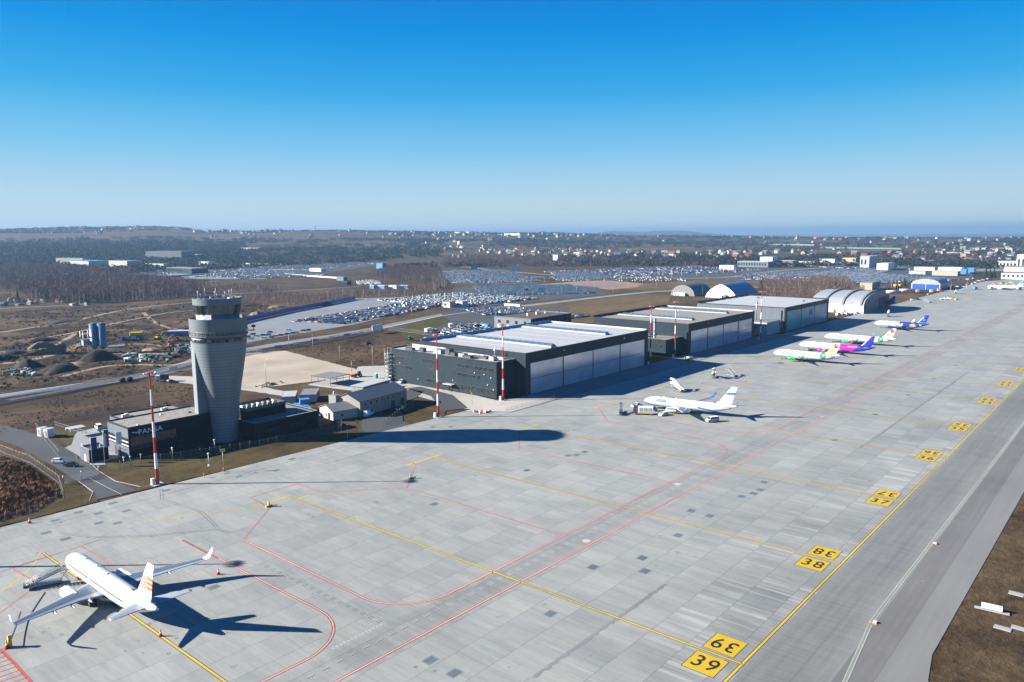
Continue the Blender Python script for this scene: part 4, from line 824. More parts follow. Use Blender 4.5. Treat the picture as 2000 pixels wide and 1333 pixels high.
bs = empty('bus_shelter', (104, 303, 0), R_(0), 'small white-roofed glazed bike shelter in the tower yard', 'shelter')
mb = MB(); mb.box(0, 5.5, 0, 4.5, 2.9, 3.1, 'light_blue', top='roof_white'); mb.build('roof', bs)
for p in ((.1, .1), (5.4, .1), (.1, 4.4), (5.4, 4.4)): mb = MB(); mb.tube((*p, 0), (*p, 2.9), .07, n=5, m='galv'); mb.build('post', bs)
for i, p in enumerate(((97.5, 313), (98.5, 309.5))): 
    o = empty('utility_cabinet', (*p, 0), .2, ('white' if i == 0 else 'front')+' transformer cabinet inside the small fence of the tower yard', 'cabinet'); mb = MB(); mb.box(0, 2.6, 0, 2.4, 0, 3.0, 'mast_white'); mb.box(-.1, 2.7, -.1, 2.5, 3.0, 3.12, 'roof_white'); mb.build('body', o); mb = MB(); mb.box(-.05, 0, .3, 1.9, .3, 2.6, 'galv'); mb.build('door', o)
og = empty('terminal_office', (452, 366.5, 0), 0.04, 'grey flat-roofed cargo office with brown roof behind the first hangar', 'building')
mb = MB(); mb.box(0, 55, 0, 36, 0, 8.5, 'clad_lead', top='roof_brown'); mb.box(2, 55.1, -.08, 0, 0, 8.4, 'clad_navy'); mb.build('wall', og)
mb = MB(); parapet(mb, -.1, 55.2, -.2, 36.1, 8.5, .5, .4, 'clad_lead'); mb.build('parapet', og)
for k in range(4): mb = MB(); window(mb, wallM((0, 36), (0, 0), 5+k*8.5, 4.2), 2.6, 2.4, 2); mb.build('window', og); mb = MB(); mb.box(-1.4, 1.4, -.1, .02, 0, 2.7, 'white_paint', M=wallM((0, 36), (0, 0), 5+k*8.5, .3)); mb.build('door', og)
for k in range(7): mb = MB(); mb.box(20+k*4, 21+k*4, 18+(k % 3)*3, 19+(k % 3)*3, 8.6, 9.7, 'mast_white'); mb.build('roof_unit', og)
for k in range(9): mb = MB(); mb.box(5+k*5.5, 5.3+k*5.5, -.3, -.08, 0, 8.4, 'dark_steel'); mb.build('pilaster', og)
mb = MB(); mb.box(0, 7, 0, 5, 0, 3.6, 'clad_lead', top='roof_grey'); mb.build('switch_house', loc=(*at(770, 703), 0), label='small grey switch house beside the far corner of the hangar office', cat='building')
# ------------------------------------------------------------ airliners
def livery(name, base, layers, rough=.28):
    """paint scheme laid out in the aircraft's own length (X) and height (Z)"""
    m = NT(name, rough, 0, .5); x = m.xyz(); X, Z = x['X'], x['Z']; c = base
    def half(a, k, d): return m.math('GREATER_THAN', m.math('ADD', m.math('MULTIPLY', X, a), m.math('MULTIPLY', Z, k)), d)
    for tests, colr in layers:
        f = None
        for t in tests:
            if t[0] == 'h': g = half(*t[1:])
            elif t[0] == 'c': g = m.math('LESS_THAN', m.math('ADD', m.math('POWER', m.math('SUBTRACT', X, t[1]), 2.0), m.math('POWER', m.math('SUBTRACT', Z, t[2]), 2.0)), t[3]**2)
            elif t[0] == 's':                                      # stripes across a*x+k*z
                v = m.math('ADD', m.math('MULTIPLY', X, t[1]), m.math('MULTIPLY', Z, t[2])); g = m.math('LESS_THAN', m.math('FRACT', m.math('DIVIDE', v, t[3])), t[4])
            f = g if f is None else m.math('MULTIPLY', f, g)
        c = m.mix(f, c, colr)
    n = m.noise(.5, 4); m.col(m.mix(m.mr(n, .3, .7, .0, .06), c, (.45, .45, .45)), .62); return m
def plane(name, loc, rz, L, zc, r, fin_top, liv, fin, eng, tipm, label, eng_r=1.05, eng_len=4.4, sharp=False, texts=(), windows=True, wing_s=None, tails=None):
    o = empty(name, (*loc, 0), rz, label, 'airliner', 'airliners parked on the apron')
    h = L/2; k = L/39.5
    sec = [(0, .05, -.42), (.15, .28, -.41), (.5, .62, -.36), (1.1, .98, -.28), (1.9, 1.3, -.2), (2.8, 1.58, -.1), (3.9, 1.8, -.03), (5.2, 1.9, 0), (7, 1.9, 0), (13, 1.9, 0), (18, 1.9, 0), (L-14, 1.9, 0), (L-12, 1.88, .02), (L-10, 1.8, .12), (L-8, 1.62, .28), (L-6, 1.36, .52), (L-4, 1.02, .82), (L-2, .62, 1.16), (L-.7, .36, 1.4), (L, .2, 1.5)]
    def sect(s):
        ss = [q[0] for q in sec]; return float(np.interp(s, ss, [q[1] for q in sec]))*r/1.9, zc+float(np.interp(s, ss, [q[2] for q in sec]))
    N = 32; mb = MB(); rings = []
    for s, rr, dz in sec:
        q = rr*r/1.9; rings.append([(h-s, q*math.cos(2*math.pi*i/N), zc+dz+q*1.05*math.sin(2*math.pi*i/N)) for i in range(N)])
    mb.loft(rings, liv, cap1=True)
    mb.loft([[(h-s, y*w*1.0, z) for y, z in ((-1, zc-.9*r), (-.9, zc-1.22*r), (0, zc-1.3*r), (.9, zc-1.22*r), (1, zc-.9*r))] for s, w in ((wing_s-1.5 if wing_s else 11.5*k, .5), ((wing_s or 13*k)+1, r*1.06), ((wing_s or 13*k)+7, r*1.06), ((wing_s or 13*k)+10.5, .5))], liv, closed=False)
    fus = mb.build('fuselage', o)
    def side(s, z, sg, e=.03):                                    # point on the skin
        q, c0 = sect(s); v = max(-1, min(1, (z-c0)/(q*1.05))); return Vector((h-s, sg*(q*math.sqrt(max(0, 1-v*v))+e), z))
    mb = MB()                                                     # cockpit glazing
    for sg in (1, -1):
        for (s0, s1, z0, z1) in ((1.55, 2.05, .28, .78), (2.12, 2.75, .3, .86)):
            pts = [side(s0+.12, zc+z0, sg), side(s1, zc+z0, sg), side(s1, zc+z1, sg), side(s0+.42, zc+z1-.08, sg)]; mb.face(pts if sg < 0 else pts[::-1], 'black')
        pts = [Vector((h-1.3, sg*.08, zc+.38)), Vector((h-1.52, sg*.85, zc+.32)), Vector((h-2.0, sg*.78, zc+.82)), Vector((h-1.95, sg*.08, zc+.94))]; mb.face(pts, 'black')
    mb.build('cockpit_window', fus)
    if windows:
        first = None; n = int((L-15.5)/.53)
        for sg in (1, -1):
            for i in range(n):
                s = 6.2+i*.53
                if sg == -1 and i % 2: continue                  # far side never read singly
                if int(n*.36) < i < int(n*.36)+2: continue
                if first is None:
                    b = MB(); b.box(-.15, .15, -.02, .02, -.21, .21, 'dark_glass'); first = b.build('cabin_window', fus); w = first
                else: w = first.copy(); COL.objects.link(w); w.parent = fus; KIDS.setdefault(fus.name, []).append(w)
                p = side(s, zc+.42, sg, .01); w.location = p; w.rotation_euler = (-.2*sg, 0, 0)
    b = MB()
    for sg in (1, -1):
        for s, wd, hh in ((4.6, .86, 1.85), (L-9.2, .76, 1.65), (L*.46, .5, .95)):
            z0 = zc-.45 if hh > 1 else zc-.1
            for (a0, a1, c0, c1) in ((s, s+.05, z0, z0+hh), (s+wd, s+wd+.05, z0, z0+hh), (s, s+wd, z0+hh-.05, z0+hh), (s, s+wd, z0, z0+.05)):
                nz = 4; 
                for q in range(nz):
                    za, zb = c0+(c1-c0)*q/nz, c0+(c1-c0)*(q+1)/nz; pts = [side(a0, za, sg, .012), side(a1, za, sg, .012), side(a1, zb, sg, .012), side(a0, zb, sg, .012)]; b.face(pts if sg < 0 else pts[::-1], 'wing_light')
    b.build('door_outline', fus)
    # wings: chord sections from root to tip, then the upturned tip
    ws = wing_s or 13*k
    foil = [(0, 0), (.02, .35), (.12, .8), (.3, 1), (.55, .82), (.72, .5), (.9, .2), (1, 0), (.8, -.12), (.5, -.3), (.2, -.42), (.03, -.25)]
    st = [(0.0, ws-.4, 8.0, zc-1.35, .95), (1.7, ws+.4, 7.6, zc-1.32, .95), (5.6, ws+3.2, 4.7, zc-.9, .55), (11, ws+6.4, 3.1, zc-.3, .34), (16.6, ws+9.9, 1.65, zc+.45, .18)]
    tip = [(17.1, ws+10.4, 1.35, zc+.75, .13), (17.45, ws+11.0, 1.15, zc+1.5, .1), (17.75, ws+11.9, .6, zc+2.85, .06)]
    for sg in (1, -1):
        def sc(y, s, c, z, t, wl=False): return [((h-s-f[0]*c), sg*(y+(f[1]*t*.5 if wl else 0)), z+(0 if wl else f[1]*t*.5)) for f in foil]
        def mf(j, i): return 'wing_grey' if i in (2, 3, 4) and j in (1, 2, 3) else ('wing_light' if i > 0 else 'white_gloss')
        mb = MB(); mb.loft([sc(*q) for q in st], 'wing_light', mf=mf); wg_ = mb.build('wing', o)
        t = MB(); t.loft([sc(*st[-1])]+[sc(*q, wl=(i > 0)) for i, q in enumerate(tip)], tipm, cap1=True); t.build('winglet', wg_)
        for y, s, z in ((4.0, ws+7.4, zc-1.25), (7.0, ws+7.9, zc-1.0), (10.2, ws+8.7, zc-.6)):
            f = MB(); f.loft([[(h-s-a, sg*y+rr*math.cos(q*math.pi/3), z+rr*.9*math.sin(q*math.pi/3)) for q in range(6)] for a, rr in ((-1.6, .05), (-.6, .28), (.6, .3), (1.7, .05))], 'wing_light'); f.build('flap_fairing', wg_)
        fl = MB()
        for (y0, y1, o0, o1) in ((2.2, 5.4, .6, .3), (5.8, 11.5, .3, .25)):
            fl.face([(h-(ws+7.9)+.0, sg*y0, zc-1.2), (h-(ws+7.9)+.06, sg*y0, zc-1.17), (h-(ws+8.2), sg*y1, zc-.6), (h-(ws+8.26), sg*y1, zc-.63)], 'dark_steel')
        # engine
        e = MB(); ex = ws-1.2; ey = sg*4.95*(1 if L < 42 else 1.1); ez = zc-1.85; er = eng_r; el = eng_len
        prof = [(0, er*.84), (.12, er*.95), (.7, er*1.04), (el*.5, er*1.0), (el*.8, er*.84), (el, er*.66)]
        e.loft([[(h-(ex+a), ey+q*math.cos(2*math.pi*i/20), ez+q*math.sin(2*math.pi*i/20)) for i in range(20)] for a, q in prof], eng)
        en = e.build('engine', o)
        e = MB(); e.loft([[(h-(ex+a), ey+q*math.cos(2*math.pi*i/20), ez+q*math.sin(2*math.pi*i/20)) for i in range(20)] for a, q in ((0, er*.84), (.5, er*.8))], 'steel'); e.tube((h-ex-.5, ey, ez), (h-ex-.55, ey, ez), er*.8, n=20, m='black'); e.tube((h-ex-.15, ey, ez), (h-ex-.5, ey, ez), .02, er*.25, 10, 'steel'); e.build('fan', en)
        e = MB(); e.tube((h-(ex+el-.3), ey, ez), (h-(ex+el+.9), ey, ez), er*.5, er*.34, 14, 'dark_steel'); e.build('exhaust', en)
        e = MB(); e.mesh([(h-ex-.9, ey-.12, ez+er*.9), (h-ex-el, ey-.12, ez+er*.7), (h-ex-el-1.2, ey-.12, ez+1.3), (h-ex-2.6, ey-.12, ez+1.35), (h-ex-.9, ey+.12, ez+er*.9), (h-ex-el, ey+.12, ez+er*.7), (h-ex-el-1.2, ey+.12, ez+1.3), (h-ex-2.6, ey+.12, ez+1.35)], [(0, 1, 2, 3), (7, 6, 5, 4), (0, 3, 7, 4), (1, 5, 6, 2)], 'white_gloss'); e.build('pylon', en)
        # tailplane
        e = MB(); tz = zc+.95; e.loft([[(h-s-f_[0]*c, sg*y, z+f_[1]*t*.5) for f_ in foil] for y, s, c, z, t in ((.3, L-7.0, 4.0, tz, .42), (6.6, L-3.1, 1.5, tz+.7, .14), (7.0, L-2.7, 1.1, tz+.74, .08))], 'wing_light', cap1=True); e.build('tailplane', o)
    # fin, seen edge sections from fuselage top upwards
    fz = zc+1.6; fh = fin_top-fz
    e = MB(); sts = [(0, L-9.9, 7.2, .62), (.16, L-7.4, 5.4, .52), (.6, L-4.9, 3.75, .36), (1.0, L-2.6, 2.3, .2)]
    e.loft([[(h-s-f_[0]*c, (1 if i_ < 8 else -1)*0+f_[1]*t*.5*1.0, fz+q*fh) for i_, f_ in enumerate([(0, 0), (.05, .5), (.3, 1), (.6, .8), (.97, .12), (1, 0), (.97, -.12), (.6, -.8), (.3, -1), (.05, -.5)])] for q, s, c, t in sts], fin, cap1=True)
    e.loft([[(h-(L-13), 0, fz+.18), (h-(L-13), 0.01, fz+.18), (h-(L-13), -.01, fz+.18)], [(h-(L-8.7), .0, fz+.95), (h-(L-8.7), .2, fz-.2), (h-(L-8.7), -.2, fz-.2)]], liv, cap1=True)
    fn = e.build('tail_fin', o)
    ru = MB(); ru.box(h-(L-1.2)-.04, h-(L-1.2)+.04, -.16, .16, fz+.5, fz+.55, 'wing_light'); ru.build('rudder_hinge', fn)
    # gear
    g = MB(); gx = h-(4.6*k+.5); g.tube((gx, 0, .35), (gx+.1, 0, zc-1.4), .09, n=7, m='steel')
    for y in (-.22, .22): g.tube((gx, y-.1, .36), (gx, y+.1, .36), .36, n=14, m='tyre')
    g.build('nose_gear', o)
    for sg in (1, -1):
        g = MB(); mx = h-(ws+6.0); my = sg*2.9; g.tube((mx, my, .5), (mx, my, zc-1.2), .16, n=8, m='steel')
        for y in (-.45, .45): g.tube((mx, my+y-.2, .55), (mx, my+y+.2, .55), .55, n=16, m='tyre'); g.tube((mx, my+y-.21, .55), (mx, my+y+.21, .55), .26, n=10, m='steel')
        g.build('main_gear', o)
    a = MB(); a.box(h-9, h-8.5, -.02, .02, zc+r*1.04, zc+r*1.04+.35, 'white_gloss'); a.box(h-14.3, h-13.8, -.02, .02, zc+r*1.04, zc+r*1.04+.35, 'white_gloss'); a.box(h-L*.5, h-L*.5+.35, -.18, .18, zc+r*1.04, zc+r*1.04+.07, 'black'); a.build('blade_antenna', o)
    for (txt, size, s, z, mt, bold) in texts:                     # lettering wrapped on both sides
        for sg in (1, -1):
            v, f = text_mesh(txt, size, mt, bold=bold)
            me = bpy.data.meshes.new('lettering'); me.from_pydata(v, [], f); bm = bmesh.new(); bm.from_mesh(me)
            for q in range(-6, 7): bmesh.ops.bisect_plane(bm, geom=bm.verts[:]+bm.edges[:]+bm.faces[:], plane_co=(0, q*size*.12, 0), plane_no=(0, 1, 0))
            a0 = math.asin(max(-1, min(1, (z-zc)/(r*1.05))))
            for q in bm.verts: q.co = side(s-q.co.x*(1 if sg < 0 else -1), zc+r*1.05*math.sin(min(1.5, a0+q.co.y/r)), sg, .06)
            bm.to_mesh(me); bm.free(); me.materials.append(MATS[mt]); t = bpy.data.objects.new('lettering', me); COL.objects.link(t); t.parent = fus; KIDS.setdefault(fus.name, []).append(t)
    o['L'] = L
    return o, fus, side, h
WHT = (.82, .82, .83)
def P2(s, L): return L/2-s
L1 = 39.5
livery('livery_plain', WHT, [])
livery('fin_orange', WHT, [((('s', -.12, 1, .95, .66), ('h', .1, 1, 5.7), ('h', -.1, -1, -8.3), ('h', -1, -.12, 15.6)), (.75, .2, .01)), ((('s', -1.3, 1, 1.15, .6), ('h', .1, 1, 5.6), ('h', -.1, -1, -8.3), ('h', 1, .12, -15.5)), (.62, .1, .04))])
p1, f1, side1, h_ = plane('airliner', (58.75, 178.9-L1*1.08/2), R_(90), L1, 3.3, 1.9, 12.5, 'livery_plain', 'fin_orange', 'white_gloss', 'white_gloss', 'white airliner with orange striped tail fin and gold nose emblem, in the foreground')
p1.scale = (1.08, 1.08, 1.08)
mb = MB()
for sg in (1, -1):
    for k in range(11):
        a = R_(-10+k*20); r0, r1 = .34, (1.6 if k % 2 == 0 else 1.15); c = (5.3, 4.0)
        pts = [side1(c[0]+r0*math.cos(a-.12)*1.0, c[1]+r0*math.sin(a-.12)*.9, sg, .04), side1(c[0]+r1*math.cos(a), c[1]+min(1.05, r1*math.sin(a)*.9), sg, .04), side1(c[0]+r0*math.cos(a+.12), c[1]+r0*math.sin(a+.12)*.9, sg, .04)]
        nn = 5; g = {}
        P3 = [(c[0]+r0*math.cos(a-.3), c[1]+r0*math.sin(a-.3)*.9), (c[0]+r1*math.cos(a), c[1]+min(1.15, r1*math.sin(a)*.8)), (c[0]+r0*math.cos(a+.3), c[1]+r0*math.sin(a+.3)*.9)]
        for i in range(nn+1):
            for j in range(nn+1-i): u, v = i/nn, j/nn; g[i, j] = side1(P3[0][0]*(1-u-v)+P3[1][0]*u+P3[2][0]*v, P3[0][1]*(1-u-v)+P3[1][1]*u+P3[2][1]*v, sg, .05)
        for i in range(nn):
            for j in range(nn-i):
                mb.face([g[i, j], g[i+1, j], g[i, j+1]], 'gold')
                if j < nn-i-1: mb.face([g[i+1, j], g[i+1, j+1], g[i, j+1]], 'gold')
mb.build('emblem', f1)
mb = MB(); add_text(mb, 'LY-CGX', .55, 'dark_steel', side1(31.3, 4.6, 1, .06), (-1, 0, 0), (0, -.28, .96)); mb.build('registration', f1)
bl = (.02, .2, .6)
livery('livery_swoosh', WHT, [((('h', .16, -1, .2), ('h', 1, 0, 6.5)), bl), ((('h', -.13, 1, 3.2), ('h', .13, -1, -3.85), ('h', -1, 0, 4.0), ('h', 1, 0, -12.8)), bl)])
livery('fin_band', WHT, [((('h', .05, 1, 8.35), ('h', .02, -1, -10.5)), bl)])
livery('engine_band', WHT, [((('h', 0, 1, 1.75), ('h', 0, -1, -2.3)), bl)])
e0 = at(1258, 781, 3.3); e1 = at(1441, 795, 4.7)
plane('airliner', ((e0[0]+e1[0])/2, (e0[1]+e1[1])/2), math.atan2(e0[1]-e1[1], e0[0]-e1[0]), L1, 3.3, 1.9, 12.5, 'livery_swoosh', 'fin_band', 'engine_band', 'sky_blue', 'white airliner with one blue band on its fin and blue swooshes, ringed by service vans', texts=(('enter', 2.1, 8.4, 4.4, 'sky_blue', .03),))
def vivafin(L):
    livery('fin_viva%d' % L, WHT, [((('c', P2(L-2.9, L), 10.2, 1.28),), (.85, .03, .015)), ((('c', P2(L-5.3, L), 7.7, 1.5),), (.6, .82, .01)), ((('c', P2(L-2.4, L), 10.6, .3),), (.9, .6, .5)), ((('c', P2(L-4.9, L), 8.2, .35),), (.85, .9, .5))])
    livery('livery_viva%d' % L, WHT, [((('c', P2(L-9.2, L), 4.2, 1.75),), (.02, .36, .12)), ((('c', P2(L-8.9, L), 4.7, .75),), (.3, .62, .3)), ((('c', P2(L-9.7, L), 3.6, .4),), (.2, .55, .25))])
vivafin(38); vivafin(45)
plane('airliner', (436.5, 171.3-18.8), R_(90), 37.6, 3.75, 1.97, 11.8, 'livery_viva38', 'fin_viva38', 'green', 'green', 'white airliner with green engines and fruit on its fin, nearest of the far row', 1.15, 4.6, texts=(('VIVa', 2.9, 8.4, 4.25, 'green', .07),), windows=False, wing_s=11.6)
livery('livery_magenta', WHT, [((('h', -1, .9, 5.2),), (.78, .01, .45)), ((('h', -1, -.9, 7.8),), (.012, .03, .4)), ((('h', -1, .0, 7.0), ('h', 1, 0, -12.5), ('h', 0, 1, 4.7), ('h', 0, -1, -5.0)), (.8, .6, .75))])
livery('fin_magenta', (.012, .03, .4), [((('h', .75, 1, -3.6),), (.85, .01, .5))])
plane('airliner', (478.5, 171.5-22.2), R_(90), 44.5, 3.75, 1.97, 11.8, 'livery_magenta', 'fin_magenta', 'magenta', 'magenta', 'airliner with white front, magenta middle and blue tail, second of the far row', 1.15, 4.6, windows=False, wing_s=14.5)
plane('airliner', (526.0, 172.0-22.2), R_(90), 44.5, 3.75, 1.97, 11.8, 'livery_viva45', 'fin_viva45', 'green', 'green', 'longer white airliner with green engines, just behind the one with the magenta middle', 1.15, 4.6, texts=(('VIVa', 2.9, 9.2, 4.25, 'green', .07),), windows=False, wing_s=14.5)
nv = (.012, .045, .3)
livery('livery_desert', WHT, [((('h', -1, .5, 1.6),), nv), ((('s', .25, 1, .9, .45), ('h', -1, 0, -9), ('h', -1, .5, -4.5), ('h', 0, 1, 2.6)), (.03, .28, .7)), ((('h', -1, .6, 2.5),), nv), ((('c', -8.2, 2.7, 2.3), ('h', 0, 1, 2.4)), (.55, .36, .17)), ((('h', -.9, -1, -.6+4.6), ('h', .9, -1, -12.0), ('h', 0, 1, 2.6), ('c', -8.2, 2.7, 2.2)), (.75, .62, .4)), ((('c', -13.2, 4.1, .8), ('h', 0, 1, 3.8)), (.6, .7, .8))])
livery('fin_desert', nv, [((('c', -15.4, 8.1, .9),), (.12, .14, .4)), ((('c', -15.0, 8.1, .4),), (.35, .35, .5)), ((('h', 0, -1, -6.4),), (.03, .3, .72))])
plane('airliner', (624.5, 167.5-18.8), R_(90), 37.6, 3.75, 1.97, 11.8, 'livery_desert', 'fin_desert', 'royal_blue', 'white_gloss', 'airliner with white nose, navy rear and a painted desert scene, farthest of the row', 1.15, 4.6, windows=False, wing_s=11.6)
livery('fin_tail_blue', WHT, [((('h', .5, 1, -.4), ('h', -.5, -1, -3.4)), (.04, .35, .75))])
fp = at(1928, 560, 3.3)
plane('airliner', (fp[0]+2, fp[1]-L1/2), R_(88), L1, 3.3, 1.9, 12.5, 'livery_plain', 'fin_tail_blue', 'white_gloss', 'white_gloss', 'distant white airliner at the right edge, before the terminal', windows=False)
plane('airliner', (799, 218), R_(90), 44.5, 3.75, 1.97, 11.8, 'livery_magenta', 'fin_magenta', 'magenta', 'magenta', 'airliner parked inside the arched hangar with only its purple tail outside', 1.15, 4.6, windows=False, wing_s=14.5)

# ------------------------------------------------------------ passenger stairs, vehicles
def wheel(mb_or_none, parent, x, y, r, w=.22, name='wheel'):
    b = MB(); b.tube((x, y-w/2, r), (x, y+w/2, r), r, n=14, m='tyre'); b.tube((x, y-w/2-.01, r), (x, y+w/2+.01, r), r*.55, n=8, m='galv'); return b.build(name, parent)
def stairs(loc, rz, label, canopy=None, m='steel', H=2.9):
    """steps climb towards +X"""
    o = empty('boarding_stairs', (*loc, 0), rz, label, 'boarding stairs', 'wheeled boarding stairs on the apron'); o.scale = (.82, .82, 1)
    b = MB(); b.box(-5, 3.2, -1.1, 1.1, .45, .75, m); b.box(-5.4, -4.2, -1.1, 1.1, .5, 1.1, 'dark_steel'); b.build('chassis', o)
    for x in (-3.6, 2.2):
        for y in (-.95, .95): wheel(None, o, x, y, .38)
    b = MB(); n = 15
    for i in range(n): x = -5+i*.52; z = .6+(H-.5)*i/n; b.box(x, x+.56, -.75, .75, z, z+.06, 'wing_grey')
    for y in (-.8, .8):
        b.mesh([(-5.1, y-.04, .4), (3.0, y-.04, H-.2), (3.0, y-.04, H+.1), (-5.1, y-.04, .75), (-5.1, y+.04, .4), (3.0, y+.04, H-.2), (3.0, y+.04, H+.1), (-5.1, y+.04, .75)], [(0, 1, 2, 3), (7, 6, 5, 4), (0, 4, 5, 1), (3, 2, 6, 7)], m)
    b.build('flight', o)
    b = MB(); b.box(3, 5.4, -1.1, 1.1, H-.1, H+.05, m); b.build('platform', o)
    b = MB()
    for y in (-.85, .85):
        b.tube((-5, y, 1.55), (3, y, H+1.05), .04, n=5, m='galv'); b.tube((3, y, H+1.05), (5.3, y, H+1.05), .04, n=5, m='galv')
        if canopy: b.mesh([(-5, y, .8), (3, y, H+.15), (3, y, H+.95), (-5, y, 1.5)], [(0, 1, 2, 3)], canopy); b.mesh([(3, y, H+.1), (5.3, y, H+.1), (5.3, y, H+.95), (3, y, H+.95)], [(0, 1, 2, 3)], canopy)
        else:
            for q in (.33, .66): b.tube((-5, y, .75+.8*q), (3, y, H+.1+.95*q), .025, n=4, m='galv'); b.tube((3, y, H+.1+.95*q), (5.3, y, H+.1+.95*q), .025, n=4, m='galv')
        for i in range(6): x = -5+i*1.6; z = .6+(H-.5)*i/5; b.tube((x, y, z), (x, y, z+1), .035, n=4, m='galv')
    b.build('handrail', o)
    b = MB()
    for y in (-.9, .9): b.tube((2.6, y, .6), (4.6, y, H), .07, n=5, m='galv'); b.tube((4.6, y, .6), (2.6, y, H), .07, n=5, m='galv')
    b.build('support_strut', o)
    if canopy:
        b = MB(); b.loft([[(x, 1.05*math.cos(math.pi*i/6), z+.55*math.sin(math.pi*i/6)) for i in range(7)] for x, z in ((-2.6, 2.9), (3, H+2.1), (5.4, H+2.1))], canopy, closed=False); b.build('canopy', o)
    return o
s0 = at(58, 1150); s1 = at(128, 1112, 2.7)
stairs(((s0[0]*.5+s1[0]*.5), (s0[1]*.5+s1[1]*.5)), math.atan2(s1[1]-s0[1], s1[0]-s0[0]), 'grey open boarding stairs docked at the front door of the foreground airliner')
stairs(at(1213, 806), R_(35), 'grey open boarding stairs standing alone left of the service truck', H=3.2)
stairs(at(1322, 764), R_(65), 'white covered boarding stairs behind the nose of the blue-banded airliner', 'canvas_white')
stairs(at(1394, 738), R_(-150), 'white covered boarding stairs, left of the pair beyond the blue-banded airliner', 'canvas_white')
stairs(at(1428, 735), R_(60), 'bare steel boarding stairs, right of the pair beyond the blue-banded airliner', None, 'galv', H=3.6)
stairs(at(1735, 619), R_(10), 'white covered boarding stairs beyond the airliner with the desert scene', 'canvas_white')
stairs(at(1572, 684), R_(60), 'slim steel boarding stairs at the nose of the magenta-tailed airliner', None, 'galv')
stairs(at(1866, 574), R_(-160), 'white covered boarding stairs near the distant airliner', 'canvas_white')
stairs(at(1610, 645), R_(80), 'steel boarding stairs on a tan base before the teal hangar doors', None, 'galv')
stairs(at(1810, 591), R_(60), 'steel boarding stairs left of the row of white tractors', None, 'galv')

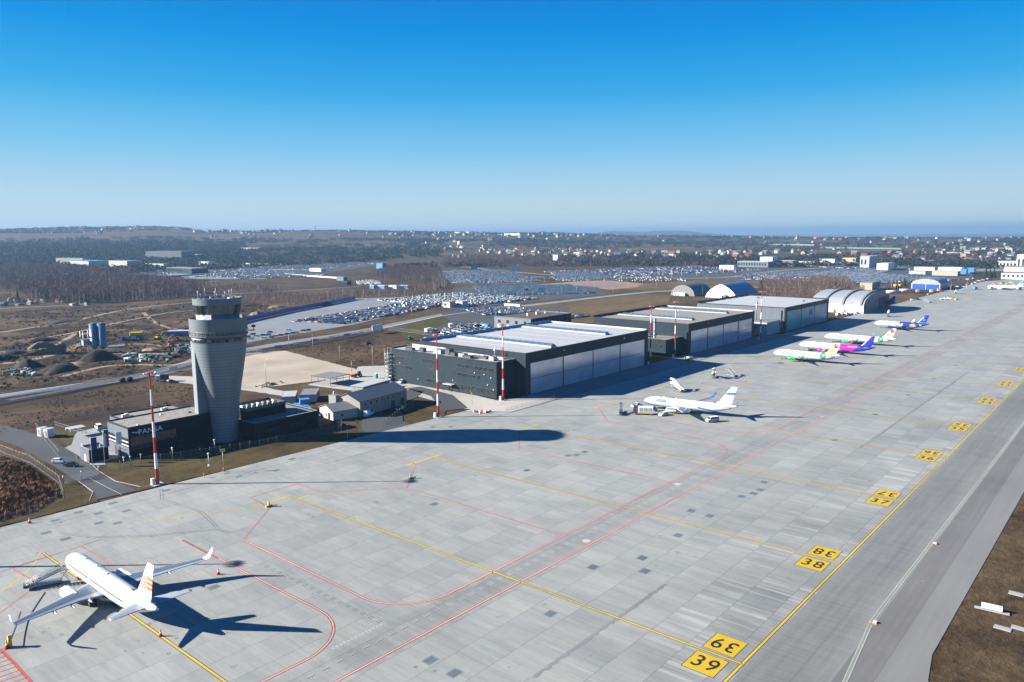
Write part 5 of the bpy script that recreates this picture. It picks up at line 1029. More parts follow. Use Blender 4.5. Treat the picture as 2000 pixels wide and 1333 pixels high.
CARCOL = {'white': (.75, .76, .78, 1), 'silver': (.42, .44, .46, 1), 'black': (.015, .016, .02, 1), 'dark blue': (.02, .05, .13, 1), 'grey': (.14, .15, .17, 1), 'red': (.4, .02, .02, 1), 'green': (.05, .25, .08, 1), 'blue': (.03, .12, .4, 1), 'teal': (.1, .22, .25, 1), 'yellow': (.8, .62, .05, 1), 'orange': (.6, .2, .03, 1), 'wine': (.16, .015, .04, 1)}
def body_loft(prof, Wd, m, taper=.86):
    pass
def car(name, loc, rz, kind, colr, label, cat='car', group=None, stripe=None, parts=True):
    """heading +X; kinds: hatch, saloon, van, pickup"""
    o = empty(name, (*loc, loc[2] if len(loc) > 2 else 0)[:3] if len(loc) == 3 else (*loc, 0), rz, label, cat, group)
    if kind == 'hatch': L, Wd, low, up, belt, top = 4.1, 1.76, [(-2.05, .5), (-2.0, .95), (1.15, .93), (1.9, .78), (2.05, .5)], [(-1.95, .95), (-1.6, 1.47), (.35, 1.47), (1.15, .95)], .93, 1.47
    elif kind == 'saloon': L, Wd, low, up, belt, top = 4.6, 1.8, [(-2.3, .5), (-2.25, .98), (1.2, .93), (2.1, .78), (2.3, .5)], [(-1.75, .96), (-1.05, 1.43), (.45, 1.43), (1.25, .93)], .93, 1.43
    elif kind == 'van': L, Wd, low, up, belt, top = 5.3, 1.95, [(-2.65, .45), (-2.65, 1.15), (1.75, 1.15), (2.5, .95), (2.65, .5)], [(-2.62, 1.15), (-2.55, 2.05), (1.0, 2.05), (1.8, 1.15)], 1.15, 2.05
    elif kind == 'bigvan': L, Wd, low, up, belt, top = 6.0, 2.05, [(-3, .45), (-3, 1.3), (2.0, 1.3), (2.9, 1.05), (3, .5)], [(-2.98, 1.3), (-2.95, 2.6), (1.3, 2.6), (2.05, 1.3)], 1.3, 2.6
    else: L, Wd, low, up, belt, top = 5.2, 1.85, [(-2.6, .55), (-2.6, 1.05), (1.4, 1.05), (2.5, .95), (2.6, .55)], [(-.6, 1.05), (-.5, 1.75), (.75, 1.75), (1.45, 1.05)], 1.05, 1.75
    w = Wd/2; b = MB()
    pl = [(x, z) for x, z in low]+[(L/2, .3), (-L/2, .3)]
    def slab(pts, wa, wb, m):
        zs = [p[1] for p in pts]; z0, z1 = min(zs), max(zs)
        f = lambda z: wa+(wb-wa)*(z-z0)/(z1-z0)
        n = len(pts); v = [(x, -f(z), z) for x, z in pts]+[(x, f(z), z) for x, z in pts]
        b.mesh(v, [tuple(range(n)), tuple(range(2*n-1, n-1, -1))]+[(i, i+n, (i+1) % n+n, (i+1) % n) for i in range(n)], m)
    slab(pl, w, w*.97, 'car_paint'); slab(up, w*.95, w*.8, 'car_paint')
    bo = b.build('body', o, bevel=.05); bo.color = CARCOL[colr]
    g = MB(); e = .02; w1, w2 = w*.95+e, w*.82+e; (xa, za), (xb, zb), (xc, zc_), (xd, zd) = up
    ga, gb = za+.08, zb-.1
    def lerp(p, q, z): t = (z-p[1])/(q[1]-p[1]); return p[0]+(q[0]-p[0])*t
    def wid(z): return w*.95+(w*.8-w*.95)*(z-za)/(zb-za)+e
    for s in (-1, 1):
        x0, x1, x2, x3 = lerp(up[0], up[1], ga)+.2, lerp(up[0], up[1], gb)+.18, lerp(up[3], up[2], gb)-.16, lerp(up[3], up[2], ga)-.2
        cut = ([(0, 1)] if kind in ('hatch', 'saloon', 'pickup') else [(.68, 1)] if kind == 'bigvan' else [(0, 1)])
        xm = (x1+x2)/2
        for (u0, u1) in ([(0, .47), (.53, 1)] if kind != 'bigvan' else [(.72, 1)]):
            q = [(x0+(x3-x0)*u0, ga), (x0+(x3-x0)*u1, ga), (x1+(x2-x1)*u1, gb), (x1+(x2-x1)*u0, gb)]
            p = [(x, s*wid(z), z) for x, z in q]; g.face(p if s < 0 else p[::-1], 'dark_glass')
    for (p, q, sg) in ((up[3], up[2], 1), (up[0], up[1], -1)):
        if kind == 'bigvan' and sg < 0: continue
        xa_, xb_ = lerp(p, q, ga)+sg*.03, lerp(p, q, gb)+sg*.03; wy0, wy1 = wid(ga)-.12, wid(gb)-.14
        pts = [(xa_, -wy0, ga), (xa_, wy0, ga), (xb_, wy1, gb), (xb_, -wy1, gb)]; g.face(pts if sg > 0 else pts[::-1], 'dark_glass')
    g.build('window', bo)
    for sx in (-1, 1):
        for sy in (-1, 1): wheel(None, o, sx*L*.3, sy*(w-.1), .33 if kind != 'bigvan' else .38)
    for sy in (-1, 1):
        h = MB(); h.box(L/2-.06, L/2+.015, sy*w*.62-.18, sy*w*.62+.18, .6, .76, 'lamp_glass'); h.build('headlight', o)
        h = MB(); h.box(-L/2-.015, -L/2+.05, sy*w*.75-.12, sy*w*.75+.12, .7, .95, 'red_paint'); h.build('tail_light', o)
    if stripe:
        s_ = MB()
        for sy in (-1, 1): s_.box(-L*.46, L*.4, sy*(w+.004)-.012, sy*(w+.004)+.012, .55, .92, stripe)
        s_.build('stripe', o)
    if kind == 'pickup': h = MB(); h.box(-2.5, -.75, -.75, .75, 1.055, 1.07, 'black'); h.build('load_bed', o)
    return o
gs = 'airside service vehicles'
car('service_van', at(1391, 824), R_(150), 'van', 'white', 'white minibus with yellow lower sides, alone on the apron under the airliner tail', 'van', gs, 'yellow')
car('service_car', at(1296, 812), R_(165), 'hatch', 'white', 'small white car with yellow sides beside the engine of the blue-banded airliner', 'car', gs, 'yellow')
car('service_car', at(1244, 795), R_(-20), 'pickup', 'white', 'white and yellow pickup just ahead of the blue-banded airliner', 'pickup', gs, 'yellow')
# ground power truck: box body on a chassis
tk = empty('service_truck', (*at(1261, 810), 0), R_(120), 'box-bodied service truck, white above and yellow below, at the nose of the blue-banded airliner', 'truck', gs)
mb = MB(); mb.box(-3, 3, -1.2, 1.2, .6, 3.3, 'white_paint'); mb.box(-3.02, 3.02, -1.22, 1.22, .6, 1.3, 'yellow'); bd = mb.build('cargo_box', tk, bevel=.05)
mb = MB()
for k in range(3): mb.box(-2.5+k*1.8, -1.1+k*1.8, 1.2, 1.24, 1.5, 2.9, 'container_grey'); mb.box(-2.5+k*1.8, -1.1+k*1.8, -1.24, -1.2, 1.5, 2.9, 'container_grey')
mb.build('side_panel', bd)
mb = MB(); mb.prism([(3.1, -1.15), (5.0, -1.15), (5.0, 1.15), (3.1, 1.15)], .6, 2.5, 'dark_steel'); mb.box(4.99, 5.04, -1, 1, 1.5, 2.3, 'dark_glass'); mb.build('cab', tk, bevel=.1)
for x in (-2, 3.9):
    for y in (-1, 1): wheel(None, tk, x, y, .45, .3)
# loader and tractor near the nose
for i, (p, a, c, l) in enumerate(((( 1275, 803), 100, 'navy', 'dark tow tractor between the service truck and the nose gear'), ((1330, 803), 170, 'tractor_green', 'low green belt loader by the engine of the blue-banded airliner'))):
    o = empty('tow_tractor', (*at(*p), 0), R_(a), l, 'tractor', gs); mb = MB(); mb.box(-1.6, 1.6, -.8, .8, .35, 1.0, c); mb.build('body', o, bevel=.06); mb = MB(); mb.box(-.6, .4, -.7, .7, 1.0, 1.9, c); mb.box(.4, .43, -.6, .6, 1.15, 1.8, 'dark_glass'); mb.build('cab', o)
    for x in (-1, 1):
        for y in (-.7, .7): wheel(None, o, x, y, .36)
car('parked_van', at(720, 812-0), R_(25), 'bigvan', 'white', 'white high-roofed van parked before the long pale building', 'van')
car('pickup', at(783, 800), R_(12), 'pickup', 'silver', 'silver pickup at the right end of the long pale building', 'pickup')
car('parked_van', at(766, 743), R_(190), 'bigvan', 'white', 'white minibus with dark side windows near the hangar office corner', 'van')
car('pickup', at(785, 748), R_(200), 'pickup', 'white', 'white pickup with yellow load behind the metal-roofed building', 'pickup')
car('parked_car', at(115, 904), R_(-55), 'hatch', 'white', 'white hatchback at the head of the pair on the gate road', 'car')
car('parked_car', at(140, 911), R_(-55), 'saloon', 'black', 'black car behind the white hatchback on the gate road', 'car')
car('parked_van', at(193, 838), R_(80), 'van', 'white', 'white and teal van in the yard left of the PANSA office', 'van')
car('parked_car', at(205, 846), R_(80), 'hatch', 'teal', 'dark teal car at the left end of the PANSA office', 'car')
car('parked_car', at(832, 663), R_(10), 'hatch', 'white', 'lone white car on bare ground behind the blue hangar edge', 'car')
car('parked_car', at(334, 747), R_(10), 'hatch', 'dark blue', 'dark blue car beside the truck on the brown field left of the tower', 'car')
tk = empty('tractor_unit', (*at(318, 745), 0), R_(150), 'white and dark lorry standing on the brown field left of the tower', 'truck')
mb = MB(); mb.box(-3, 1, -1.2, 1.2, .9, 3.6, 'dark_steel'); mb.build('load_body', tk); mb = MB(); mb.box(1.2, 3.2, -1.2, 1.2, .7, 3.2, 'white_paint'); mb.box(3.19, 3.23, -1.05, 1.05, 1.8, 2.9, 'dark_glass'); mb.build('cab', tk, bevel=.12)
for x in (-2.2, -1, 2.2):
    for y in (-1.05, 1.05): wheel(None, tk, x, y, .5, .35)
def farm_tractor(loc, rz, c, label):
    o = empty('farm_tractor', (*loc, 0), rz, label, 'tractor'); mb = MB(); mb.box(.2, 2.4, -.45, .45, .9, 1.8, c); mb.build('bonnet', o, bevel=.1)
    mb = MB(); mb.box(-1.3, .2, -.75, .75, 1.0, 1.5, c); mb.box(-1.2, .15, -.7, .7, 1.5, 2.7, 'dark_glass'); mb.box(-1.35, .3, -.8, .8, 2.7, 2.85, c); mb.build('cab', o)
    for y in (-.95, .95): wheel(None, o, -.8, y, .9, .5); wheel(None, o, 1.9, y*.9, .55, .35)
    return o
farm_tractor(at(700, 736), R_(170), 'tractor_green', 'red and green farm tractor at the edge of the beige pad')
mb = MB(); o = empty('trailer', (*at(691, 737), 0), R_(170), 'red flat trailer hitched behind the farm tractor', 'trailer'); mb.box(-2, 2, -1, 1, .7, 1.5, 'red_paint'); mb.build('bed', o); [wheel(None, o, x, y, .4) for x in (-.9, .9) for y in (-.9, .9)]
farm_tractor(at(801, 665), R_(0), 'green', 'bright green tractor on the bare ground behind the first hangar')
mb = MB(); mb.box(-.6, .6, -.6, .6, 0, 2.3, 'teal_paint'); mb.box(-.65, .65, -.65, .65, 2.3, 2.42, 'white_paint'); mb.box(-.5, .5, -.63, -.6, .1, 2.1, 'debris_green'); mb.build('portable_toilet', loc=(*at(735, 739), 0), label='teal portable toilet standing by the path to the hangar office', cat='portable toilet')
# ------------------------------------------------------------ apron floodlight masts
def mast(loc, H, label, cabinet=True):
    o = empty('floodlight_mast', (*loc, 0), 0, label, 'floodlight mast', 'red and white floodlight masts along the apron')
    bands = 7
    for i in range(bands):
        z0, z1 = H*i/bands, H*(i+1)/bands; b = MB(); r0, r1 = .52-.34*i/bands, .52-.34*(i+1)/bands
        b.tube((0, 0, z0), (0, 0, z1), r0, r1, 12, 'red_paint' if i % 2 == 0 else 'mast_white', caps=False); b.build('pole', o)
    b = MB(); b.tube((0, 0, H), (0, 0, H+.3), .9, n=14, m='red_paint'); R = ring(0, 0, 1.25, H+.1, 14)
    for i in range(14): b.tube(R[i], R[(i+1) % 14], .07, n=5, m='red_paint', caps=False)
    for i in range(0, 14, 2): b.tube((0, 0, H), R[i], .06, n=4, m='red_paint', caps=False)
    hd = b.build('head_frame', o)
    for i in range(8):
        a = 2*math.pi*i/8; b = MB(); M = Matrix.Translation((1.6*math.cos(a), 1.6*math.sin(a), H-.1)) @ Matrix.Rotation(a, 4, 'Z') @ Matrix.Rotation(R_(40), 4, 'Y'); b.box(-.15, .15, -.34, .34, -.3, .3, 'red_paint' if i % 2 else 'galv', M=M); b.box(.15, .2, -.3, .3, -.26, .26, 'lamp_glass', M=M); b.build('floodlight', hd)
    b = MB(); b.tube((0, 0, H), (0, 0, H+1.2), .05, n=5, m='red_paint'); b.build('lightning_rod', hd)
    b = MB(); b.box(-1.6, 1.6, -1.6, 1.6, -.1, .12, 'conc'); b.build('foundation', o)
    if cabinet: b = MB(); b.box(-1.5, -.7, .2, 1.1, .12, 1.9, 'mast_white'); b.build('switch_cabinet', o)
    return o
mast(at(308, 946), 33.6, 'red and white floodlight mast in front of the PANSA office')
mast(at(856, 815), 33.6, 'red and white floodlight mast before the left end of the hangar office')
mast(at(983, 782), 33.6, 'red and white floodlight mast at the apron corner of the hangar office')
mast(at(1270, 712), 32.8, 'red and white floodlight mast at the far corner of the nearest hangar')
mast(at(1318, 698), 32.8, 'red and white floodlight mast right of the small office between the hangars')
mast(at(1485, 664), 33, 'red and white floodlight mast between the middle hangar and the teal-doored hangar')
mast((87.2-52.5, 151.6+59.5), 33.6, 'red and white floodlight mast outside the left edge of the photo')
def lamp(loc, H, arm=1.5, ang=0.0, label='', name='street_lamp', double=False, group='tall lamp posts along the roads'):
    o = empty(name, (*loc, 0), ang, label, 'street lamp', group); b = MB(); b.tube((0, 0, 0), (0, 0, H), .13, .07, 7, 'galv'); b.tube((0, 0, H), (arm, 0, H+.15), .05, n=5, m='galv')
    if double: b.tube((0, 0, H), (-arm, 0, H+.15), .05, n=5, m='galv')
    b.build('pole', o)
    for s in ((1, -1) if double else (1,)): b = MB(); b.box(s*arm-.35, s*arm+.35, -.14, .14, H+.08, H+.24, 'lamp_glass'); b.build('lamp_head', o)
    return o
for i, (px, py, H) in enumerate(((612, 700, 14), (728, 716, 12), (664, 709, 11), (565, 686, 11), (520, 747, 11.5), (687, 727, 6))): lamp(at(px, py), H, ang=1+i, label='grey lamp post standing on open ground around the beige pad', group='lamp posts around the beige pad')
lp = [(770, 632), (804, 625), (834, 618), (849, 605), (864, 611), (915, 620), (1040, 592), (700, 618), (900, 590), (925, 606), (948, 579), (930, 573), (1068, 588), (1097, 581), (1126, 578), (1160, 572), (1180, 570), (1197, 577), (1225, 567), (1255, 566), (1282, 569), (1073, 552), (1023, 553), (1000, 546), (960, 548), (1102, 550), (1118, 552), (1148, 547), (1338, 560), (1380, 552), (1400, 545), (1420, 540), (1437, 548), (1460, 550), (1475, 545), (1524, 545), (1560, 540), (1372, 579), (1508, 600), (1655, 612), (1740, 560), (1748, 560), (1855, 578), (1886, 573), (790, 588), (710, 587), (740, 587), (640, 590), (545, 575), (505, 577), (860, 548)]
for i, p in enumerate(lp): lamp(at(*p), 12 if p[1] > 560 else 10.5, ang=.7*i, double=(i % 3 == 0), label='pale lamp post among the car parks and roads beyond the hangars', group='lamp posts among the far car parks')
# gantries and posts of the motorway
for i, (px, py, w) in enumerate(((870+0, 541, 26), (1250, 541, 30), (1050, 553, 20), (1346, 538, 26), (1425, 533, 22), (1300, 538, 22), (1360, 529, 20))):
    p = at(px, py); o = empty('road_gantry', (*p, 0), R_(-52), 'white gantry frame over the motorway', 'gantry', 'white gantry frames over the motorway')
    for x in (-w/2, w/2): b = MB(); b.box(x-.4, x+.4, -.4, .4, 0, 8.5, 'white_paint'); b.build('post', o)
    b = MB(); b.box(-w/2, w/2, -.3, .3, 8.5, 9.5, 'white_paint'); b.build('crossbeam', o)

# ------------------------------------------------------------ fences
m = NT('mesh_wire', .5, .5); m.col((.2, .22, .23))
mixn = m.t.nodes.new('ShaderNodeMixShader'); tr = m.t.nodes.new('ShaderNodeBsdfTransparent'); out = m.t.nodes['Material Output']; x = m.xyz()
hx = m.math('LESS_THAN', m.math('FRACT', m.math('MULTIPLY', m.math('ADD', x['X'], x['Y']), 5.0)), .06); hz_ = m.math('LESS_THAN', m.math('FRACT', m.math('MULTIPLY', x['Z'], 5.0)), .06)
mixn.inputs[0].default_value = .5; m.L(m.math('MAXIMUM', hx, hz_), mixn.inputs[0]); m.L(tr.outputs[0], mixn.inputs[1]); m.L(m.p.outputs[0], mixn.inputs[2]); m.L(mixn.outputs[0], out.inputs[0])
m = NT('picket', .6, .2); m.col((.5, .51, .5)); mixn = m.t.nodes.new('ShaderNodeMixShader'); tr = m.t.nodes.new('ShaderNodeBsdfTransparent'); x = m.xyz()
hx = m.math('LESS_THAN', m.math('FRACT', m.math('MULTIPLY', m.math('ADD', x['X'], x['Y']), 2.2)), .55); m.L(hx, mixn.inputs[0]); m.L(tr.outputs[0], mixn.inputs[1]); m.L(m.p.outputs[0], mixn.inputs[2]); m.L(mixn.outputs[0], m.t.nodes['Material Output'].inputs[0])
def fence(pts, H, step, label, wire='mesh_wire', post='fence_post', r=.045, barbed=True, cat='fence'):
    o = empty('fence', (pts[0][0], pts[0][1], 0), 0, label, cat); ox, oy = pts[0]; pm = None; cnt = 0; rest = MB()
    w = MB()
    for i in range(len(pts)-1):
        a, b = Vector(pts[i])-Vector((ox, oy)), Vector(pts[i+1])-Vector((ox, oy)); w.face([(a.x, a.y, .05), (b.x, b.y, .05), (b.x, b.y, H), (a.x, a.y, H)], wire)
        w.tube((a.x, a.y, H), (b.x, b.y, H), .025, n=4, m='galv', caps=False); w.tube((a.x, a.y, .1), (b.x, b.y, .1), .025, n=4, m='galv', caps=False)
        n = max(1, int((b-a).length/step))
        for k in range(n+(1 if i == len(pts)-2 else 0)):
            p = a+(b-a)*(k/n); cnt += 1
            if cnt <= 95:
                if pm is None: q = MB(); q.tube((0, 0, 0), (0, 0, H+(.45 if barbed else .1)), r, n=5, m=post); pm = q.build('post', o); c = pm
                else: c = pm.copy(); COL.objects.link(c); c.parent = o
                c.location = (p.x, p.y, 0)
            else: rest.tube((p.x, p.y, 0), (p.x, p.y, H+.3), r, n=4, m=post)
    w.build('wire_mesh', o)
    if rest.v: rest.build('post', o, kind='stuff')
    return o
fence([(81.1, 302.4), (82.9, 278.3), (81.1, 251.2), (80.6, 246.5)], 2.4, 2.6, 'wire fence running along the left side of the gate road')
fence([(80.4, 246.5), (76.4, 231.8), (68.9, 226.0), (62.3, 223.4), (20, 228)], 2.4, 2.6, 'wire fence curving round the brown scrub at the left edge')
fence([(92.2, 247.6), (99, 249.0), (108, 247.5), (125, 241), (141, 236.5), (160, 234.5), (172, 231.5), (176, 236)], 2.4, 3, 'wire fence along the grass in front of the PANSA office')
fence([(188, 226), (197, 231), (205, 236), (217, 241.5), (230, 249)], 2.2, 3, 'wire fence in front of the long pale building')
fence([(237.3, 205.8), (268.5, 204.2)], 1.2, 3, 'low wire fence on the forecourt corner before the hangar office', barbed=False)
fence([at(70, 838), at(115, 892)], 2.2, 2.4, 'wire fence beside the white transformer cabinets')
fence([at(107, 830), at(160, 846)], 1.2, 2, 'tan railing behind the white transformer cabinets', barbed=False)
fence([at(98, 800+28), at(222, 806), at(345, 800), at(385, 790)], 2.2, 4, 'thin fence on the field side of the tower buildings')
fence([at(*p) for p in ((-60, 800), (0, 788), (120, 767), (270, 738))], 2.6, 3.5, 'pale mesh fence beside the perimeter road, left of the tower', 'picket')
fence([at(*p) for p in ((270, 738), (300, 729), (380, 717), (480, 692), (500, 690), (600, 673), (700, 655), (748, 643))], 2.6, 4, 'pale mesh fence with purple banners behind the beige pad', 'picket')
fence([at(*p) for p in ((748, 643), (765, 645), (840, 655), (900, 668))], 2.2, 5, 'thin fence between the meadow and the bare ground')
for i, (px, py) in enumerate(((536, 683), (608, 670), (672, 659), (727, 648), (376, 716))):
    p = at(px, py); q = at(px+8, py-1); o = empty('banner', (*p, 0), math.atan2(q[1]-p[1], q[0]-p[0]), 'purple banner hung on the pale fence', 'banner', 'purple banners on the perimeter fence'); b = MB(); b.box(0, 5, -.12, -.06, .7, 2.5, 'purple'); b.build('cloth', o)
for i, (px, py) in enumerate(((500, 689), (573, 676), (640, 664), (700, 654), (330, 726))):
    p = at(px, py); q = at(px+8, py-1); o = empty('banner', (*p, 0), math.atan2(q[1]-p[1], q[0]-p[0]), 'white banner hung on the pale fence', 'banner', 'white banners on the perimeter fence'); b = MB(); b.box(0, 4.4, -.12, -.06, .8, 2.4, 'white_paint'); b.build('cloth', o)
# site hoarding of the car park (dark blue boards)
o = empty('hoarding', (*at(478, 629), 0), 0, 'long dark blue hoarding along the far side of the car park', 'hoarding'); b = MB(); hp = [at(*p) for p in ((440, 640), (480, 629), (560, 611), (640, 596), (694, 585))]; p0 = Vector(at(478, 629))
for i in range(len(hp)-1):
    a, c = Vector(hp[i])-p0, Vector(hp[i+1])-p0; b.prism([(a.x, a.y), (c.x, c.y), (c.x+.3, c.y+.3), (a.x+.3, a.y+.3)], 0, 4.2, 'royal_blue' if i < 3 else 'container_blue')
b.build('board', o); b = MB()
for i in range(len(hp)-1):
    a, c = Vector(hp[i])-p0, Vector(hp[i+1])-p0
    for k in range(8): q = a+(c-a)*(k/8); b.tube((q.x-.2, q.y-.2, 0), (q.x-.2, q.y-.2, 4.4), .12, n=4, m='navy')
b.build('stiffener', o)
# sliding gate at the apron road
o = empty('sliding_gate', (81.4, 246.2, 0), math.atan2(1.6, 10.6), 'grey steel double gate across the gate road', 'gate')
for k in (0, 1):
    b = MB(); x0 = .1+k*5.5
    for z in (.25, 1.1, 2.2): b.box(x0, x0+5.2, -.05, .05, z, z+.09, 'galv')
    b.box(x0, x0+.1, -.05, .05, .2, 2.3, 'galv'); b.box(x0+5.1, x0+5.2, -.05, .05, .2, 2.3, 'galv')
    for i in range(24): b.box(x0+.15+i*.21, x0+.18+i*.21, -.02, .02, .25, 2.25, 'galv')
    b.build('gate_leaf', o)
for x in (0, 5.45, 10.8): b = MB(); b.tube((x, 0, 0), (x, 0, 2.7), .1, n=6, m='galv'); b.build('post', o)
o = empty('sliding_gate', (174, 236, 0), R_(40), 'grey mesh gate in the shadow edge beside the side road', 'gate'); b = MB(); b.box(0, 7, -.05, .05, .2, .3, 'galv'); b.box(0, 7, -.05, .05, 2, 2.1, 'galv')
for i in range(20): b.box(i*.36, .04+i*.36, -.02, .02, .3, 2, 'galv')
b.build('gate_leaf', o)

# ------------------------------------------------------------ small things round the tower
for i, (px, py, H, c, l) in enumerate(((181, 913, 10, 'flag_blue', 'flagpole with a dark blue flag left of the PANSA office'), (205, 906, 10, 'flag_red', 'flagpole with a white, pale blue and crimson flag in front of the PANSA office'), (230, 901, 10, 'flag_white', 'flagpole with a white hanging flag at the corner of the PANSA office'))):
    o = empty('flagpole', (*at(px, py), 0), 0, l, 'flagpole'); b = MB(); b.tube((0, 0, 0), (0, 0, H), .09, .05, 8, 'mast_white'); b.tube((0, 0, H), (0, 0, H+.15), .1, n=8, m='mast_white'); b.tube((0, 0, H-.35), (1.7, -.25, H-.35), .03, n=5, m='mast_white'); b.build('pole', o)
    f = MB(); n = 8; col_ = [(c, 0, 1)] if i != 1 else [('flag_white', 0, .3), ('light_blue', .3, .55), ('flag_red', .55, 1)]
    for (cc, u0, u1) in col_:
        for k in range(n):
            t0, t1 = k/n, (k+1)/n; w = lambda u, t: Vector((.12+1.6*u, -.02-.25*u+.13*math.sin(5*u+3*t), H-.4-4.1*t)); f.face([w(u0, t1), w(u1, t1), w(u1, t0), w(u0, t0)], cc, True)
    f.build('flag', o)
for i, (px, py, H, l) in enumerate(((163, 897, 5, 'small lamp post beside the gatehouse'), (243, 916, 3.6, 'small camera post on the verge left of the big mast'), (256, 912, 3.2, 'small camera post just right of its twin'), (276, 905, 2.8, 'short pale post before the office wall'), (338, 900, 4.2, 'small lamp post right of the big mast'), (420, 886, 4.6, 'small lamp post under the control tower'), (409, 925, 6.2, 'tall thin sensor post at the apron edge'), (500+126/1, 837, 5, 'small lamp post by the side road gate'), (679, 862, 6, 'blue-lit sensor post in the tower shadow'))):
    o = empty('sensor_post', (*at(px, py), 0), 0, l, 'post'); b = MB(); b.tube((0, 0, 0), (0, 0, H), .09, .06, 6, 'galv'); b.build('pole', o); b = MB(); b.box(-.25, .25, -.2, .2, H, H+.3, 'mast_white'); b.build('head', o)
    if i == 6: b = MB(); b.tube((0, 0, 2.2), (0, 0, 2.8), .32, n=8, m='mast_white'); b.build('sensor_box', o)
def sign(loc, H, c, label, w=1.6, h=.9, txt=None, rz=0.0, base='orange'):
    o = empty('apron_sign', (*loc, 0), rz, label, 'sign'); b = MB(); b.tube((0, 0, 0), (0, 0, H), .08, n=6, m='galv'); b.build('post', o); b = MB(); b.box(-w/2, w/2, -.05, .05, H-h, H, c)
    if txt: add_text(b, txt, h*.8, 'black', (0, -.06, H-h/2), (1, 0, 0), (0, 0, 1))
    b.build('panel', o)
    if base: b = MB(); b.tube((0, 0, 0), (0, 0, 1.2), .28, .16, 8, base); b.build('base', o)
sign(at(437, 921), 7.2, 'yellow_green', 'yellow-green stand sign on an orange-footed post at the apron edge under the tower', txt='39', rz=R_(-30))
sign(at(699, 856), 6.6, 'yellow_green', 'yellow-green stand sign on a dark post beside the side road', txt='38', rz=R_(-30), base=None)
sign(at(922, 790), 6.2, 'yellow_green', 'yellow-green stand sign by the hangar office path', txt='37', rz=R_(-30), base=None, w=1.4)
sign(at(153, 905), 2.4, 'yellow', 'small yellow box sign by the gate road kerb', w=.8, h=1.2, rz=.3, base=None)
sign(at(399, 933), 1.5, 'yellow', 'knee-high yellow marker at the apron edge', w=.5, h=.9, base=None)
o = empty('billboard', (*at(737, 651), 0), R_(12), 'blank white billboard turned to the perimeter road', 'billboard'); b = MB(); b.box(-6, 6, -.2, .2, 2.5, 6.5, 'white_paint'); b.build('panel', o)
for x in (-4, 4): b = MB(); b.tube((x, .4, 0), (x, .4, 4), .15, n=6, m='galv'); b.build('post', o)
for (px, py, w, h, H, l) in ((1006, 540, 13, 6, 14, 'tall pale blue billboard on one leg beyond the car parks'), (926, 527, 13, 7, 7.5, 'dark teal roadside board beyond the car parks'), (1058, 577, 8, 5, 9, 'blue road sign board near the red paved area')):
    o = empty('billboard', (*at(px, py), 0), R_(-50), l, 'billboard'); b = MB(); b.box(-w/2, w/2, -.3, .3, H-h, H, 'light_blue' if px != 926 else 'teal_paint'); b.build('panel', o); b = MB(); b.tube((0, .5, 0), (0, .5, H-1), .4, n=8, m='galv'); b.build('post', o)
sign(at(916, 621), 11, 'purple', 'tall pole with a small purple panel at the roundabout', w=1.5, h=4, base=None)
def cone(px, py, label, s=1.0):
    o = empty('traffic_cone', (*at(px, py), 0), 0, label, 'traffic cone'); b = MB(); b.box(-.28*s, .28*s, -.28*s, .28*s, 0, .06, 'red_paint'); b.build('base', o); b = MB(); b.tube((0, 0, .06), (0, 0, .42*s), .2*s, .12*s, 10, 'red_paint'); b.tube((0, 0, .42*s), (0, 0, .6*s), .12*s, .085*s, 10, 'white_paint'); b.tube((0, 0, .6*s), (0, 0, .95*s), .085*s, .03*s, 10, 'red_paint'); b.build('body', o)
cone(427, 1122, 'red cone on the apron near the far wing tip of the foreground airliner', 1.5); cone(314, 1243, 'red cone on the yellow line behind the foreground airliner', 1.5); cone(14, 1267, 'red cone beside the yellow bollard at the lower left', 1.7)
cone(1370, 749, 'red cone left of the bright white stairs beyond the blue-banded airliner', 1.5); cone(1455, 745, 'red cone right of the steel stairs beyond the blue-banded airliner', 1.5); cone(58, 1022, 'orange and white cone at the apron edge, far left', 1.6)
o = empty('bollard', (*at(20, 1264), 0), 0, 'yellow hydrant post with hoses at the lower left', 'bollard'); b = MB(); b.tube((0, 0, 0), (0, 0, 1.9), .38, .34, 10, 'yellow'); b.box(-.3, .3, -.3, .3, 1.9, 2.3, 'beige_conc'); b.build('body', o)
def hose(pts, label, r=.06):
    b = MB(); P = smooth([at(*p) for p in pts], 5); [b.tube((*P[i], .07), (*P[i+1], .07), r, n=5, m='black', caps=False) for i in range(len(P)-1)]; b.build('hose', label=label, cat='hose')
hose(((88, 1157), (66, 1190), (55, 1212), (48, 1240), (45, 1262)), 'black hose lying from the stairs shadow to the floor under the near wing'); hose(((40, 1195), (34, 1212), (28, 1230), (20, 1250)), 'thin black hose leading to the yellow hydrant post', .04)
for i, p in enumerate(((525, 990), (801, 935))):
    o = empty('wheel_chock_stand', (*at(*p), 0), .4*i, 'small yellow and brown chock stand on the '+('nearer' if i == 0 else 'farther')+' stop line', 'chock stand'); b = MB(); b.box(-.9, .9, -.3, .3, 0, .5, 'yellow'); b.box(-.2, .2, -.2, .2, .5, 1.5, 'cream'); b.build('body', o); b = MB(); b.tube((.9, -.3, .3), (2.2, -.6, .1), .07, n=5, m='rust'); b.build('handle', o)
for i, p in enumerate(((1826, 1063), (1709, 1217))):
    o = empty('edge_marker', (*at(*p), 0), .5+i, 'small white and orange edge marker on the asphalt, '+('upper' if i == 0 else 'lower')+' of two', 'marker'); b = MB(); b.box(-.3, .3, -.3, .3, 0, .35, 'white_paint'); b.build('body', o); b = MB(); b.box(-.9, .9, .3, .5, 0, .12, 'orange', M=Matrix.Rotation(-.5, 4, 'Z')); b.build('arm', o)
